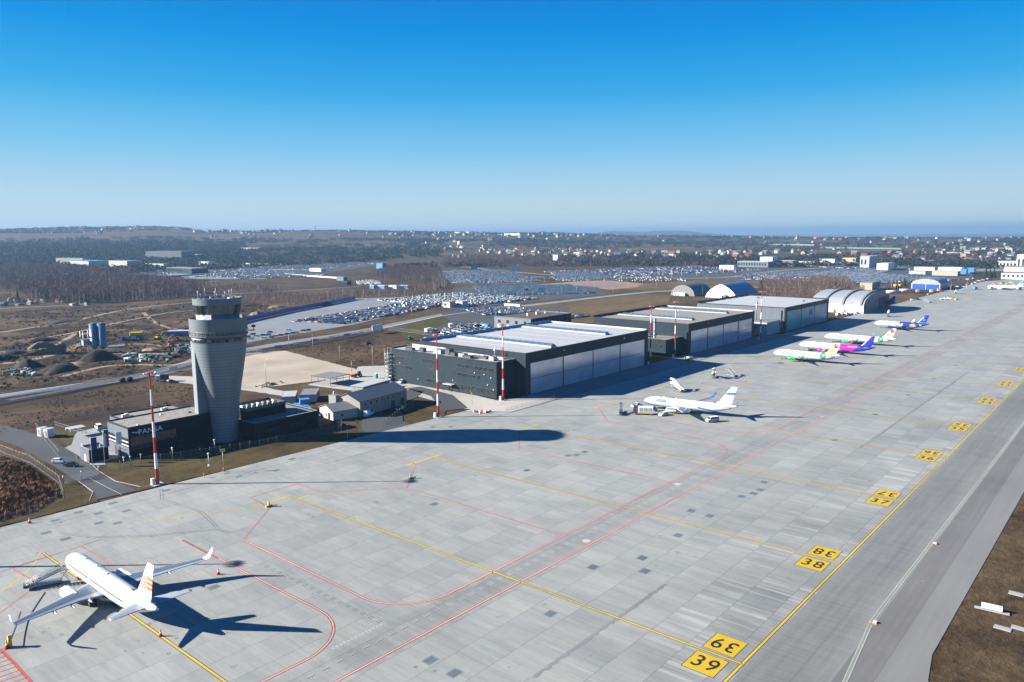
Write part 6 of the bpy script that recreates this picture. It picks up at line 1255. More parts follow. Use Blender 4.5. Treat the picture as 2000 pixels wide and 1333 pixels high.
x, y = at(1937, 1193); o = empty('taxiway_sign', (x, y, 0), R_(96), 'white box-shaped taxiway sign lying low in the brown grass at the right', 'sign'); b = MB(); b.box(-1.75, 1.75, -.22, .22, .25, 1.25, 'white_paint'); b.build('panel', o, bevel=.03); b = MB(); b.box(-2.9, 2.9, -.45, .45, -.05, .12, 'conc'); b.build('plinth', o)
for k in (-1.2, 1.2): b = MB(); b.box(k-.08, k+.08, -.1, .1, .12, .25, 'dark_steel'); b.build('leg', o)
# plastic barriers near the office corner
for i in range(7):
    p = at(927+i*5, 806+(i % 3)*1.2-1); o = empty('road_barrier', (*p, 0), .5*i, 'plastic red or white road barrier on the forecourt corner', 'barrier', 'red and white plastic barriers on the forecourt'); b = MB(); b.prism([(-.7, -.25), (.7, -.25), (.7, .25), (-.7, .25)], 0, .35, 'red_paint' if i % 2 else 'white_paint'); b.box(-.68, .68, -.14, .14, .35, .9, 'red_paint' if i % 2 else 'white_paint'); b.build('body', o)
o = empty('rubble_pile', (*at(523, 752), 0), 0, 'pile of tan rubble by the beige pad', 'rubble'); r = random.Random(4); b = MB()
for i in range(70):
    a, d = r.uniform(0, 6.28), abs(r.gauss(0, 1.9)); s = r.uniform(.2, .6); b.box(-s, s, -s*.7, s*.7, -s*.4, s*.4, 'beige_pad', M=Matrix.Translation((d*math.cos(a)*1.7, d*math.sin(a), max(.1, 1.2-d*.4))) @ Matrix.Rotation(r.uniform(0, 6), 4, 'Z') @ Matrix.Rotation(r.uniform(-1, 1), 4, 'X'))
b.build('rubble', o); o['kind'] = 'stuff'
def boxes(name, cat, group, label, pts, mats, seed=1, s0=.6, s1=1.6):
    r = random.Random(seed); lib = {}
    for p in pts:
        mt = r.choice(mats)
        if mt not in lib: b = MB(); b.box(-.5, .5, -.5, .5, 0, 1, mt); b.box(-.53, .53, -.53, .53, .86, .94, mt); lib[mt] = b.build(name, bevel=.04); c = lib[mt]
        else: c = lib[mt].copy(); COL.objects.link(c)
        c.location = (*p, -.1); c.rotation_euler = (0, 0, r.uniform(0, 3)); k = r.uniform(s0, s1); c.scale = (k*r.uniform(1, 1.8), k, k*r.uniform(.6, 1.1)); tag(c, label, cat, group)
r = random.Random(8)
boxes('building_material_crate', 'crate', 'crates of building material beside the site track', 'pale or dark crate in the litter of building material left of the tower', [at(r.uniform(240, 330), r.uniform(692, 708)) for _ in range(70)], ['debris_green', 'dark_steel', 'mast_white', 'concrete_block', 'debris_green'], 1, .7, 2.0)
boxes('building_material_crate', 'crate', 'crates of building material right beside the tower', 'dark or pale crate stacked on the site just left of the tower shaft', [at(r.uniform(343, 378), r.uniform(675, 690)) for _ in range(34)], ['debris_green', 'dark_steel', 'mast_white', 'dark_steel'], 2, .8, 2.4)
boxes('building_material_crate', 'crate', 'debris on the far left dirt', 'grey lump of debris in the dark scrub at the left edge', [at(r.uniform(2, 72), r.uniform(722, 735)) for _ in range(40)], ['dark_steel', 'conc', 'debris_green', 'concrete_block'], 3, .5, 1.6)
boxes('storage_box', 'box', 'boxes stored in the corner between the hangars', 'small yellow, white or green box in the shade between the first two hangars', [at(r.uniform(1335, 1352), r.uniform(697, 705)) for _ in range(16)], ['yellow_green', 'mast_white', 'debris_green', 'beige_conc'], 4, .7, 1.5)
boxes('storage_box', 'box', 'boxes stored before the arched hangar', 'small tan, white or blue box beside the wall of the arched hangar', [at(r.uniform(1628, 1672), r.uniform(611, 617)) for _ in range(22)], ['sand', 'mast_white', 'royal_blue', 'beige_conc', 'orange'], 5, .8, 2.0)

# ------------------------------------------------------------ building site: silos, heaps, machines
so = empty('concrete_plant', (*at(194, 689), 0), 0, 'concrete plant with two tall blue cement silos on the building site', 'concrete plant')
for k, dx in enumerate((-2.6, 2.6)):
    q = Vector((_r[0], _r[1])).normalized()*dx; b = MB(); b.tube((q.x, q.y, 4.5), (q.x, q.y, 18.6), 2.45, n=20, m='silo_skin'); b.tube((q.x, q.y, 2.0), (q.x, q.y, 4.5), .5, 2.45, 20, 'silo_skin'); b.tube((q.x, q.y, 18.6), (q.x, q.y, 19.3), 2.45, .8, 20, 'silo_skin'); sl = b.build('silo', so)
    b = MB()
    for a in range(4): b.tube((q.x+2*math.cos(a*1.57+.7), q.y+2*math.sin(a*1.57+.7), 0), (q.x+2*math.cos(a*1.57+.7), q.y+2*math.sin(a*1.57+.7), 5), .14, n=5, m='galv')
    b.build('leg', sl)
q = Vector((_r[0], _r[1])).normalized()
b = MB(); c = q*-8
b.box(c.x-2.5, c.x+2.5, c.y-2.5, c.y+2.5, 5, 8.5, 'concrete_block'); b.box(c.x-3, c.x+3, c.y-3, c.y+3, 8.5, 8.8, 'galv')
for a in ((-2.3, -2.3), (2.3, -2.3), (-2.3, 2.3), (2.3, 2.3)): b.tube((c.x+a[0], c.y+a[1], 0), (c.x+a[0], c.y+a[1], 14), .14, n=5, m='galv')
b.box(c.x-2.3, c.x+2.3, c.y-2.3, c.y+2.3, 12, 12.2, 'galv'); b.build('mixer_tower', so)
b = MB(); p0_, p1_ = Vector((c.x, c.y, 9.5)), Vector((c.x-q.x*15, c.y-q.y*15, 6.2)); d = Vector((-q.y, q.x, 0))*1.6; b.mesh([p0_-d, p1_-d, p1_+d, p0_+d, p0_-d+Vector((0, 0, 1.5)), p1_-d+Vector((0, 0, 1.5)), p1_+d+Vector((0, 0, 1.5)), p0_+d+Vector((0, 0, 1.5))], [(0, 1, 5, 4), (2, 3, 7, 6), (4, 5, 6, 7), (1, 2, 6, 5), (0, 3, 2, 1)], 'concrete_block'); b.build('conveyor', so)
b = MB(); e_ = c-q*15; f_ = c-q*42; dd = Vector((-q.y, q.x))*3.2
b.mesh([(e_.x-dd.x, e_.y-dd.y, 6), (e_.x+dd.x, e_.y+dd.y, 6), (f_.x+dd.x*1.4, f_.y+dd.y*1.4-10, 0), (f_.x-dd.x*1.4, f_.y-dd.y*1.4-10, 0), (e_.x-dd.x, e_.y-dd.y, -1), (e_.x+dd.x, e_.y+dd.y, -1), (f_.x+dd.x, f_.y+dd.y-10, -1), (f_.x-dd.x, f_.y-dd.y-10, -1)], [(0, 1, 2, 3), (0, 3, 7, 4), (1, 5, 6, 2), (0, 4, 5, 1)], 'gravel'); b.build('gravel_ramp', so)
def heap(px, py, rx, ry, h, m, label, seed=0):
    r = random.Random(seed+int(px)); p = at(px, py); b = MB(); n = 26; rings = []
    ph = [r.uniform(0, 6.3) for _ in range(4)]
    for j in range(8):
        t = j/7; f = (1-t)**1.0; z = h*(1-(1-t)**1.6)*1.0
        rings.append([((rx*f*(1+.16*math.sin(2*a+ph[0])+.1*math.sin(5*a+ph[1])))*math.cos(a), (ry*f*(1+.16*math.sin(3*a+ph[2])))*math.sin(a), z*(1+.12*math.sin(3*a+ph[3])*(1-t))-.3) for a in (2*math.pi*i/n for i in range(n))])
    b.loft(rings, m, cap1=True); b.build('soil_heap', loc=(*p, 0), rz=r.uniform(0, 1), label=label, cat='heap of earth')
heap(191, 702, 13, 9, 6.2, 'soil_dark', 'tall black soil heap in front of the blue silos')
heap(52, 716, 9, 7, 4.6, 'soil_dark', 'black soil heap near the left edge of the building site')
heap(115, 722, 20, 8, 3.6, 'soil_dark', 'long dark scrub-covered heap left of the black soil heap')
heap(150, 712, 9, 6, 1.8, 'sand', 'low yellow sand heap behind the long dark heap'); heap(80, 678, 9, 6, 4.0, 'sand', 'brown sand heap at the far left of the building site')
heap(340, 698, 5, 4, 2.0, 'soil_dark', 'small black heap just left of the tower'); heap(716, 672, 5, 4, 2.2, 'soil_dark', 'small dark heap on the bare ground behind the pad')
heap(5, 702, 10, 7, 3.5, 'soil_dark', 'dark heap cut by the left edge of the photo'); heap(80, 674-8, 12, 8, 3.0, 'soil_dark', 'dark low heap behind the brown sand heap')
heap(25, 690, 12, 7, 2.4, 'soil_dark', 'dark bank in the middle of the left-edge heaps'); heap(295, 684, 12, 6, 1.6, 'sand', 'wide low sand bank right of the silos'); heap(125, 628, 34, 9, 2.2, 'soil_dark', 'long dark earth bank across the far brown field'); heap(640, 596, 16, 6, 3.4, 'soil_dark', 'dark earth bank behind the far end of the blue hoarding')
heap(540, 600, 14, 6, 2.2, 'sand', 'tan earth bank behind the blue hoarding'); heap(500, 614, 12, 6, 2.6, 'sand', 'tan earth heap behind the near end of the blue hoarding')
o = empty('mobile_crusher', (*at(269, 664), 0), R_(-40), 'yellow-topped blue and white crusher on the building site', 'machine'); b = MB(); b.box(-4, 4, -1.6, 1.6, 1.2, 3.2, 'container_blue'); b.box(-4, -.5, -1.65, 1.65, 1.0, 3.0, 'mast_white'); b.build('body', o); b = MB(); b.prism([(-4.6, -2.2), (4, -2.2), (4, 2.2), (-4.6, 2.2)], 3.2, 5.6, 'yellow'); b.build('hopper', o, bevel=.3)
for x in (-2.6, 2.6): b = MB(); b.box(x-1.2, x+1.2, -1.3, 1.3, 0, 1.1, 'dark_steel'); b.build('track', o)
def digger(px, py, rz, c, label):
    o = empty('excavator', (*at(px, py), 0), rz, label, 'excavator'); b = MB(); b.box(-2, 2, -1.5, -.8, 0, .9, 'dark_steel'); b.box(-2, 2, .8, 1.5, 0, .9, 'dark_steel'); b.build('track', o); b = MB(); b.box(-2.2, 1.4, -1.4, 1.4, .9, 2.2, c); b.build('body', o, bevel=.1); b = MB(); b.box(.1, 1.6, .2, 1.35, 2.2, 3.3, 'dark_glass'); b.box(.05, 1.65, .15, 1.4, 3.3, 3.4, c); b.build('cab', o)
    b = MB(); b.tube((1.3, -.4, 1.8), (4.2, -.4, 4.8), .3, .22, 6, c); b.tube((4.2, -.4, 4.8), (6.4, -.4, 2.6), .24, .16, 6, c); b.build('boom', o); b = MB(); b.box(5.9, 7.0, -1, .2, 1.4, 2.6, 'dark_steel'); b.build('bucket', o)
digger(350, 667, 2.6, 'orange', 'orange excavator just left of the tower, boom raised'); digger(309, 663, .4, 'yellow', 'small yellow excavator right of the yellow-topped crusher'); digger(333, 676, 1.4, 'red_brown', 'rust-red excavator in front of the orange one')
o = empty('generator', (*at(245, 665), 0), .3, 'dark blue generator left of the yellow-topped crusher', 'machine'); b = MB(); b.box(-3.5, 3.5, -1.2, 1.2, .3, 2.8, 'navy'); b.box(-1, 2, -1.25, 1.25, 1, 2.6, 'debris_green'); b.build('body', o)
b = MB(); b.box(-5, 5, -3, 3, 0, .5, 'tarp_blue'); b.build('tarpaulin', loc=(*at(228, 677), 0), rz=-.5, label='blue tarpaulin spread right of the silos', cat='tarpaulin', bevel=.1)
b = MB(); b.box(-12, 12, -4, 4, 0, 3.6, 'container_blue', top='roof_white'); b.build('site_shed', loc=(*at(362, 655), 0), rz=-.75, label='long blue-sided shed with white roof on the left of the tower gallery', cat='shed')
for i, p in enumerate(((240, 746), (254, 744))):
    o = empty('tyre_stack', (*at(*p), 0), 0, ('left' if i == 0 else 'right')+' one of two dark round bushes on the perimeter track', 'bush', ); b = MB(); b.loft([[(q*1.5*math.cos(a)*(1+.1*math.sin(3*a)), q*1.3*math.sin(a), z) for a in (2*math.pi*k/12 for k in range(12))] for z, q in ((0, .8), (.7, 1.05), (1.5, .9), (2.1, .3))], 'soil_dark', cap1=True); b.build('foliage', o)
    o.name = 'round_bush' if i == 0 else 'round_bush.001'
# ------------------------------------------------------------ masses built with numpy
def inpoly(x, y, poly):
    c = False; j = len(poly)-1
    for i in range(len(poly)):
        xi, yi = poly[i]; xj, yj = poly[j]
        if (yi > y) != (yj > y) and x < (xj-xi)*(y-yi)/(yj-yi)+xi: c = not c
        j = i
    return c
def mass(name, temps, inst, m, label=None, cat=None, kind='stuff'):
    """temps: [(verts, tris, rgb per vertex, tint weight per vertex)], inst: [(template, x, y, z, rz, sxy, sz, (r,g,b))] -> one mesh"""
    V, F, C = [], [], []; base = 0
    for ti, (v, f, c, tw) in enumerate(temps):
        I = [i for i in inst if i[0] == ti]
        if not I: continue
        A = np.array([[i[1], i[2], i[3], i[4], i[5], i[6], *i[7]] for i in I], dtype=np.float32); n = len(A); k = len(v)
        cs, sn = np.cos(A[:, 3])[:, None], np.sin(A[:, 3])[:, None]; X = v[None, :, 0]*A[:, 4:5]; Y = v[None, :, 1]*A[:, 4:5]
        P = np.stack([X*cs-Y*sn+A[:, 0:1], X*sn+Y*cs+A[:, 1:2], v[None, :, 2]*A[:, 5:6]+A[:, 2:3]], -1).reshape(-1, 3)
        K = (c[None]*(1-tw[None, :, None])+A[:, None, 6:9]*c[None]*tw[None, :, None]).reshape(-1, 3)
        FF = (f[None]+(np.arange(n)*k)[:, None, None]).reshape(-1, 3)+base; base += n*k; V.append(P); F.append(FF); C.append(K)
    V = np.concatenate(V); F = np.concatenate(F).astype(np.int32); C = np.concatenate(C); me = bpy.data.meshes.new(name)
    me.vertices.add(len(V)); me.vertices.foreach_set('co', V.astype(np.float32).ravel()); me.loops.add(F.size); me.loops.foreach_set('vertex_index', F.ravel())
    me.polygons.add(len(F)); me.polygons.foreach_set('loop_start', np.arange(0, F.size, 3, dtype=np.int32)); me.polygons.foreach_set('loop_total', np.full(len(F), 3, dtype=np.int32)); me.update(calc_edges=True)
    a = me.color_attributes.new('col', 'FLOAT_COLOR', 'POINT'); a.data.foreach_set('color', np.concatenate([C, np.ones((len(C), 1))], 1).astype(np.float32).ravel())
    me.materials.append(MATS[m]); o = bpy.data.objects.new(name, me); COL.objects.link(o); return tag(o, label, cat, None, kind)
def tpl(v, f, c, tw): return np.array(v, dtype=np.float32), np.array(f, dtype=np.int32), np.array(c, dtype=np.float32), np.array(tw, dtype=np.float32)
def bare_tree(seed, n=46, spread=.3, trunk=(.16, .14, .13), twig=(.11, .08, .072), up=.9, base=.18):
    """unit-height leafless tree: tapered trunk, limbs, many twig slivers"""
    r = random.Random(seed); v, f, c, w = [], [], [], []
    def seg(a, b, r0, r1, col):
        a, b = Vector(a), Vector(b); q = (b-a).to_track_quat('Z', 'Y'); i0 = len(v)
        for p, rr in ((a, r0), (b, r1)):
            for k in range(3): v.append(tuple(p+q @ Vector((rr*math.cos(2.094*k), rr*math.sin(2.094*k), 0)))); c.append(col); w.append(.5)
        for k in range(3): k2 = (k+1) % 3; f.append((i0+k, i0+k2, i0+3+k2)); f.append((i0+k, i0+3+k2, i0+3+k))
    seg((0, 0, -.02), (.01, .01, .55), .016, .009, trunk); seg((.01, .01, .55), (.02, 0, .97), .009, .003, trunk)
    for _ in range(7):
        z = r.uniform(base+.08, .75); a = r.uniform(0, 6.28); L = r.uniform(.14, .3)*(1.1-z*.5); seg((.01, .01, z), (L*math.cos(a)*(1-up*.5), L*math.sin(a)*(1-up*.5), z+L*up), .006, .002, trunk)
    for _ in range(n):
        z = base+(1-base)*r.random()**.8; rr = spread*math.sin(min(1, (z-base)/(1-base)*1.15+.12)*math.pi*.86)*r.random()**.5; a = r.uniform(0, 6.28); x, y = rr*math.cos(a), rr*math.sin(a)
        L = r.uniform(.08, .2); d = Vector((math.cos(a)*.35, math.sin(a)*.35, r.uniform(.5, 1))).normalized()*L; s = Vector((math.sin(a*3), math.cos(a*3), .2))*r.uniform(.006, .016); i0 = len(v)
        for p in (Vector((x, y, z))-s, Vector((x, y, z))+s, Vector((x, y, z))+d): v.append((p.x, p.y, min(1.02, p.z))); c.append(tuple(t*r.uniform(.7, 1.3) for t in twig)); w.append(1)
        f.append((i0, i0+1, i0+2))
    return tpl(v, f, c, w)
def conifer(seed, n=90, col=(.03, .05, .03)):
    r = random.Random(seed); v, f, c, w = [], [], [], []
    for k in range(3): v.append((.015*math.cos(2.1*k), .015*math.sin(2.1*k), -.02)); c.append((.08, .06, .05)); w.append(0)
    v.append((0, 0, .9)); c.append((.08, .06, .05)); w.append(0); f += [(0, 1, 3), (1, 2, 3), (2, 0, 3)]
    for _ in range(n):
        z = .1+.88*r.random()**1.15; R = .24*(1.02-z)+.02; a = r.uniform(0, 6.28); r0 = R*r.uniform(.1, .5); r1 = R*r.uniform(.8, 1.2); i0 = len(v); h = r.uniform(.05, .1); g = r.uniform(.6, 1.35)
        da = r.uniform(.25, .5); pts = [(r0*math.cos(a), r0*math.sin(a), z+h), (r1*math.cos(a-da), r1*math.sin(a-da), z-h*.4), (r1*math.cos(a+da), r1*math.sin(a+da), z-h*.4)]
        for p in pts: v.append(p); c.append(tuple(t*g for t in col)); w.append(1)
        f.append((i0, i0+1, i0+2))
    return tpl(v, f, c, w)
def grove(seed, n=42, col=(.085, .066, .06), flat=1.0):
    """irregular clump of crowns seen from afar, unit radius, unit height"""
    r = random.Random(seed); v, f, c, w = [], [], [], []
    ks = [(r.uniform(-.8, .8), r.uniform(-.8, .8), r.uniform(.25, .45), r.uniform(.6, 1)) for _ in range(7)]
    for _ in range(n):
        kx, ky, kr, kh = r.choice(ks); a, e = r.uniform(0, 6.28), r.uniform(-.2, 1.5); x, y, z = kx+kr*math.cos(a)*math.cos(e), ky+kr*math.sin(a)*math.cos(e), kh*(.35+.6*max(0, math.sin(e)))
        g = r.uniform(.6, 1.35); i0 = len(v)
        for k in range(3): q = a+k*2.1+r.uniform(-.4, .4); s = r.uniform(.14, .26); v.append((x+s*math.cos(q), y+s*math.sin(q), max(0, z+r.uniform(-.28, .12)))); c.append(tuple(t*g for t in col)); w.append(1)
        f.append((i0, i0+1, i0+2))
    return tpl(v, f, c, w)
# smooth value noise for where woods stand
_ng = np.random.RandomState(5).rand(64, 64)
def vnoise(x, y):
    xi, yi = math.floor(x), math.floor(y); fx, fy = x-xi, y-yi; fx = fx*fx*(3-2*fx); fy = fy*fy*(3-2*fy); g = lambda i, j: _ng[i % 64, j % 64]
    return (g(xi, yi)*(1-fx)+g(xi+1, yi)*fx)*(1-fy)+(g(xi, yi+1)*(1-fx)+g(xi+1, yi+1)*fx)*fy
def fill(poly, step, seed, jit=.45, keep=None):
    r = random.Random(seed); xs = [p[0] for p in poly]; ys = [p[1] for p in poly]; out = []; x = min(xs)
    while x < max(xs):
        y = min(ys)
        while y < max(ys):
            px, py = x+r.uniform(-jit, jit)*step, y+r.uniform(-jit, jit)*step
            if inpoly(px, py, poly) and (keep is None or keep(px, py, r)): out.append((px, py))
            y += step
        x += step
    return out
TB = [bare_tree(i) for i in range(4)]+[bare_tree(10+i, 52, .34, (.45, .43, .4), (.13, .1, .09)) for i in range(2)]
r = random.Random(21); inst = []
def addwood(poly, step, h0, h1, seed, tint=(1, 1, 1), birch=.2, keep=None):
    rr = random.Random(seed)
    for (x, y) in fill(poly, step, seed, keep=keep):
        d = math.hypot(x, y); h = rr.uniform(h0, h1)*(.75+.5*vnoise(x*.02, y*.02)); t = rr.uniform(.75, 1.25); k = rr.randrange(4) if rr.random() > birch else 4+rr.randrange(2)
        inst.append((k, x, y, hgt(x, y)-.3, rr.uniform(0, 6.28), h*rr.uniform(.8, 1.25)*(1.25 if d > 1300 else 1), h, (tint[0]*t, tint[1]*t, tint[2]*t)))
addwood(PP('60,588 160,594 370,580 400,574 330,566 200,566 40,572'), 4.6, 12, 18, 31, (1.35, 1.15, 1.2), .4)
addwood(PP('0,574 60,578 240,572 350,570 420,563 280,549 240,536 100,527 0,524'), 7.5, 11, 17, 32, (1.25, 1.02, 1.12), .2)
addwood(PP('400,574 470,572 560,564 470,560 430,562'), 6, 3, 8, 33, (1.3, 1.05, .8), .1)
addwood(PP('430,590 560,597 850,576 860,566 700,566 520,572'), 6.2, 4, 9, 34, (1.4, 1.15, 1.15), .3, lambda x, y, q: vnoise(x*.012, y*.012) > .32)
addwood(PP('740,548 860,549 866,535 780,529 740,535'), 7, 9, 14, 35, (1.0, .9, .9), .3)
addwood(PP('845,569 872,560 866,545 845,549'), 5, 9, 14, 36, (1.3, 1.3, 1.3), .8)
addwood(PP('860,520 1000,522 1080,520 1070,508 940,506 870,509'), 10, 9, 14, 37, (1.0, .85, .9), .1)
addwood(PP('1500,592 1560,600 1640,590 1690,572 1655,553 1600,548 1500,556 1480,566'), 5.2, 6, 12, 38, (1.45, 1.15, .85), .25)
addwood(PP('1150,522 1240,524 1400,522 1400,512 1150,508'), 14, 8, 13, 39, (1.1, .8, .9), .1, lambda x, y, q: vnoise(x*.01, y*.01) > .45)
addwood(PP('0,600 60,600 220,596 160,588 0,584'), 9, 5, 10, 40, (1.1, .95, .8), .1)
mass('woodland', TB, inst, 'foliage_tint', 'leafless birch and alder woods beyond the railway and car parks', 'woodland')
print('woods', len(inst))
TG = [grove(i) for i in range(4)]+[grove(10+i, 46, (.028, .042, .032)) for i in range(3)]; inst = []
rr = random.Random(77)
for _ in range(15500):
    px = rr.uniform(-260, 2260); d = math.exp(rr.uniform(math.log(1750), math.log(7800))); x, y = ray_at(px, d); dg = vnoise(x*.0016+3, y*.0021); dd = vnoise(x*.0027+9, y*.0034+4); fine_ = vnoise(x*.011, y*.011)
    hz = FPX*(73-hgt(x, y))/d                                       # rows below the horizon
    con = dg > .56 or (px < 480 and 2300 < d < 4000) or (480 < px < 860 and 2300 < d < 3300 and dg > .35)
    if px < 470 and 3900 < d < 4450: continue                       # pale open fields below the far slope
    if not con and dd < (.33 if d > 4600 and px < 1200 else .56 if px < 900 else .5): continue
    if 870 < px < 2000 and d < 3600 and dd < .62: continue
    if rr.random() < .2: continue
    if con and fine_ < .12: continue
    if not con and fine_ < .28: continue
    k = rr.randrange(4) if not con else 4+rr.randrange(3); R = rr.uniform(12, 22)*(d/3000)**.5; t = rr.uniform(.75, 1.25)
    inst.append((k, x, y, hgt(x, y)-1, rr.uniform(0, 6.28), R, rr.uniform(9, 14), (t, t, t) if con else (t*1.1, t*.95, t)))
for _ in range(3500):                                               # dark pine belt behind the flats, and low belts on the right
    px = rr.uniform(-200, 470) if rr.random() < .55 else rr.uniform(1050, 2200); d = rr.uniform(2250, 3600) if px < 480 else rr.uniform(2500, 6500); x, y = ray_at(px, d)
    if px > 480 and vnoise(x*.003, y*.0008) < .62: continue
    t = rr.uniform(.75, 1.3); inst.append((4+rr.randrange(3), x, y, hgt(x, y)-1, rr.uniform(0, 6.28), rr.uniform(11, 17), rr.uniform(11, 16), (t, t, t)))
mass('distant_woods', TG, inst, 'foliage_tint', 'dark distant woods between fields, up to the hills on the horizon', 'woodland')
print('groves', len(inst))
# scrub and tufts on the brown fields
def tuft(seed, col=(.13, .095, .06)):
    r = random.Random(seed); v, f, c, w = [], [], [], []
    for _ in range(9):
        a = r.uniform(0, 6.28); d = r.uniform(0, .5); x, y = d*math.cos(a), d*math.sin(a); i0 = len(v); g = r.uniform(.6, 1.4); L = r.uniform(.5, 1)
        for p in ((x-.1, y, 0), (x+.1, y+.05, 0), (x+r.uniform(-.3, .3), y+r.uniform(-.3, .3), L)): v.append(p); c.append(tuple(t*g for t in col)); w.append(1)
        f.append((i0, i0+1, i0+2))
    return tpl(v, f, c, w)
TT = [tuft(i) for i in range(4)]; inst = []; rr = random.Random(12)
for poly, step, s0, s1, tint in ((PP('0,1020 70,1000 118,972 108,945 60,912 0,890'), .8, .5, 1.3, (1.5, .95, .62)), (PP('0,800 120,778 380,725 385,745 385,785 340,790 220,800 100,830 40,835 0,850'), 2.3, .3, .8, (1, .85, .7)), (PP('0,660 200,640 380,640 380,700 270,728 0,765'), 4.2, .6, 1.8, (.8, .65, .55)),
                                 (PP('560,683 740,655 800,668 798,700 760,710 700,716'), 2.6, .3, .9, (.9, .75, .6)), (PP('0,640 0,610 370,590 500,590 560,600 480,622 380,640'), 6, .6, 1.8, (1, .85, .7)), ([(130, 24), (400, 24), (400, 0), (130, -40)], 1.25, .15, .38, (1.1, .95, .75))):
    for (x, y) in fill(poly, step, int(step*100), keep=lambda x, y, q: vnoise(x*.09, y*.09) > (.42 if step > .9 else .04)):
        t = rr.uniform(.6, 1.3); s = rr.uniform(s0, s1); inst.append((rr.randrange(4), x, y, -.25, rr.uniform(0, 6.28), s*1.5, s, tuple(k*t for k in tint)))
mass('scrub', TT, inst, 'foliage_tint', 'dry brown tufts and low scrub over the open ground', 'scrub'); print('tufts', len(inst))

# ------------------------------------------------------------ single trees that read by themselves
def tree_obj(name, kind, seed, h, label, loc, group=None, tint=(1, 1, 1), w=1.0):
    if kind == 'conifer': v, f, c, tw = conifer(seed, 420)
    else: v, f, c, tw = bare_tree(seed, 420, .33, (.2, .17, .15), (.14, .105, .08))
    o = empty(name, (*loc, hgt(*loc)-.3), random.Random(seed).uniform(0, 6), label, 'tree', group)
    nt = 4 if kind == 'conifer' else 12+42                         # trunk first, crown after
    nf = 3 if kind == 'conifer' else 12+42
    for nm, sel in (('trunk', range(0, nf)), ('crown', range(nf, len(f)))):
        F = f[list(sel)]; u, inv = np.unique(F, return_inverse=True); V = v[u]*np.array([h*w, h*w, h]); me = bpy.data.meshes.new(nm); me.from_pydata([tuple(map(float, p)) for p in V], [], [tuple(int(q) for q in t) for t in inv.reshape(-1, 3)])
        a = me.color_attributes.new('col', 'FLOAT_COLOR', 'POINT'); cc = c[u]*np.array(tint); a.data.foreach_set('color', np.concatenate([cc, np.ones((len(cc), 1))], 1).astype(np.float32).ravel()); me.materials.append(MATS['foliage_tint']); q = bpy.data.objects.new(nm, me); COL.objects.link(q); q.parent = o
    return o
for i, (px, py, h, l) in enumerate(((165, 592, 17, 'tallest dark spruce at the left end of the birch wood'), (35, 590, 13, 'dark spruce left of the allotment sheds'), (92, 588, 12, 'dark spruce in the middle of the allotments'), (135, 592, 9, 'small spruce just left of the tallest one'), (1766, 560, 12, 'lone spruce left of the cream and blue hangar'), (1925, 542, 15, 'first spruce of the clump before the terminal'), (1933, 543, 14, 'second spruce of the clump before the terminal'), (1941, 543, 15, 'third spruce of the clump before the terminal'), (1886, 527, 17, 'dark spruce between the far low roofs'), (1486, 567, 12, 'round green pine right of the white tent hall'), (1250, 503, 17, 'spruce sticking out among the far houses'), (852, 563, 9, 'small pine at the end of the scrub strip'), (860, 563, 8, 'smaller pine at the end of the scrub strip'))):
    tree_obj('pine_tree' if 'pine' in l else 'spruce_tree', 'conifer', i, h, l, at(px, py), w=1.5 if 'round' in l else 1.0)
for i, (px, py, h, l) in enumerate(((1630, 583, 19, 'tall yellowish poplar above the scrub right of the grey hangar'), (1618, 585, 15, 'slimmer poplar beside the tallest one'), (1650, 586, 17, 'broad leafless tree at the right end of the scrub'), (1575, 520, 18, 'leafless tree left of the tall office block'), (1722, 515, 22, 'broad dark leafless tree right of the tall office block'))):
    tree_obj('bare_tree', 'bare', 50+i, h, l, at(px, py), tint=(1.3, 1.15, .8) if i < 3 else (1, .9, .8), w=1.3)

# ------------------------------------------------------------ parked cars: the nearest as objects, the rest as one mass
def car_low(kind):
    L, Wd, b, t = {0: (4.2, 1.78, .85, 1.47), 1: (4.6, 1.8, .85, 1.42), 2: (5.2, 1.95, 1.1, 2.1)}[kind]; w = Wd/2; x0, x1 = (-L*.46, L*.2) if kind != 2 else (-L*.49, L*.3); y0, y1, y2 = w, w*.8, w*.8; s0, s1 = (.35, .75) if kind != 2 else (.08, .7)
    v = [(-L/2, -w, .25), (L/2, -w, .25), (L/2, w, .25), (-L/2, w, .25), (-L/2, -w, b), (L/2, -w, b*.82), (L/2, w, b*.82), (-L/2, w, b)]; f = [(0, 1, 5, 4), (1, 2, 6, 5), (2, 3, 7, 6), (3, 0, 4, 7), (4, 5, 6, 7)]
    g = [(x0, -w*.95, b), (x1+s1, -w*.95, b), (x1+s1, w*.95, b), (x0, w*.95, b), (x0+s0, -y1, t), (x1, -y1, t), (x1, y1, t), (x0+s0, y1, t)]
    return v, f, g, [(0, 1, 5, 4), (1, 2, 6, 5), (2, 3, 7, 6), (3, 0, 4, 7)], [(4, 5, 6, 7)], L, w
def car_mesh(kind):
    v, f, g, gf, rf, L, w = car_low(kind); b = MB(); b.mesh(v, f, 'car_paint'); b.mesh(g, gf, 'dark_glass'); b.mesh([(p[0], p[1], p[2]+.005) for p in g], rf, 'car_paint')
    for sx in (-1, 1):
        for sy in (-1, 1): b.tube((sx*L*.3, sy*(w-.2), .32), (sx*L*.3, sy*(w+.01), .32), .32, n=8, m='tyre')
    return b
cols = ['silver', 'black', 'dark blue', 'white', 'white', 'grey', 'silver', 'black', 'dark blue', 'white', 'red', 'wine', 'teal', 'black', 'blue']
lots = []                                                           # (name, label phrase, corner px, across px, depth px, fill, palette, vans)
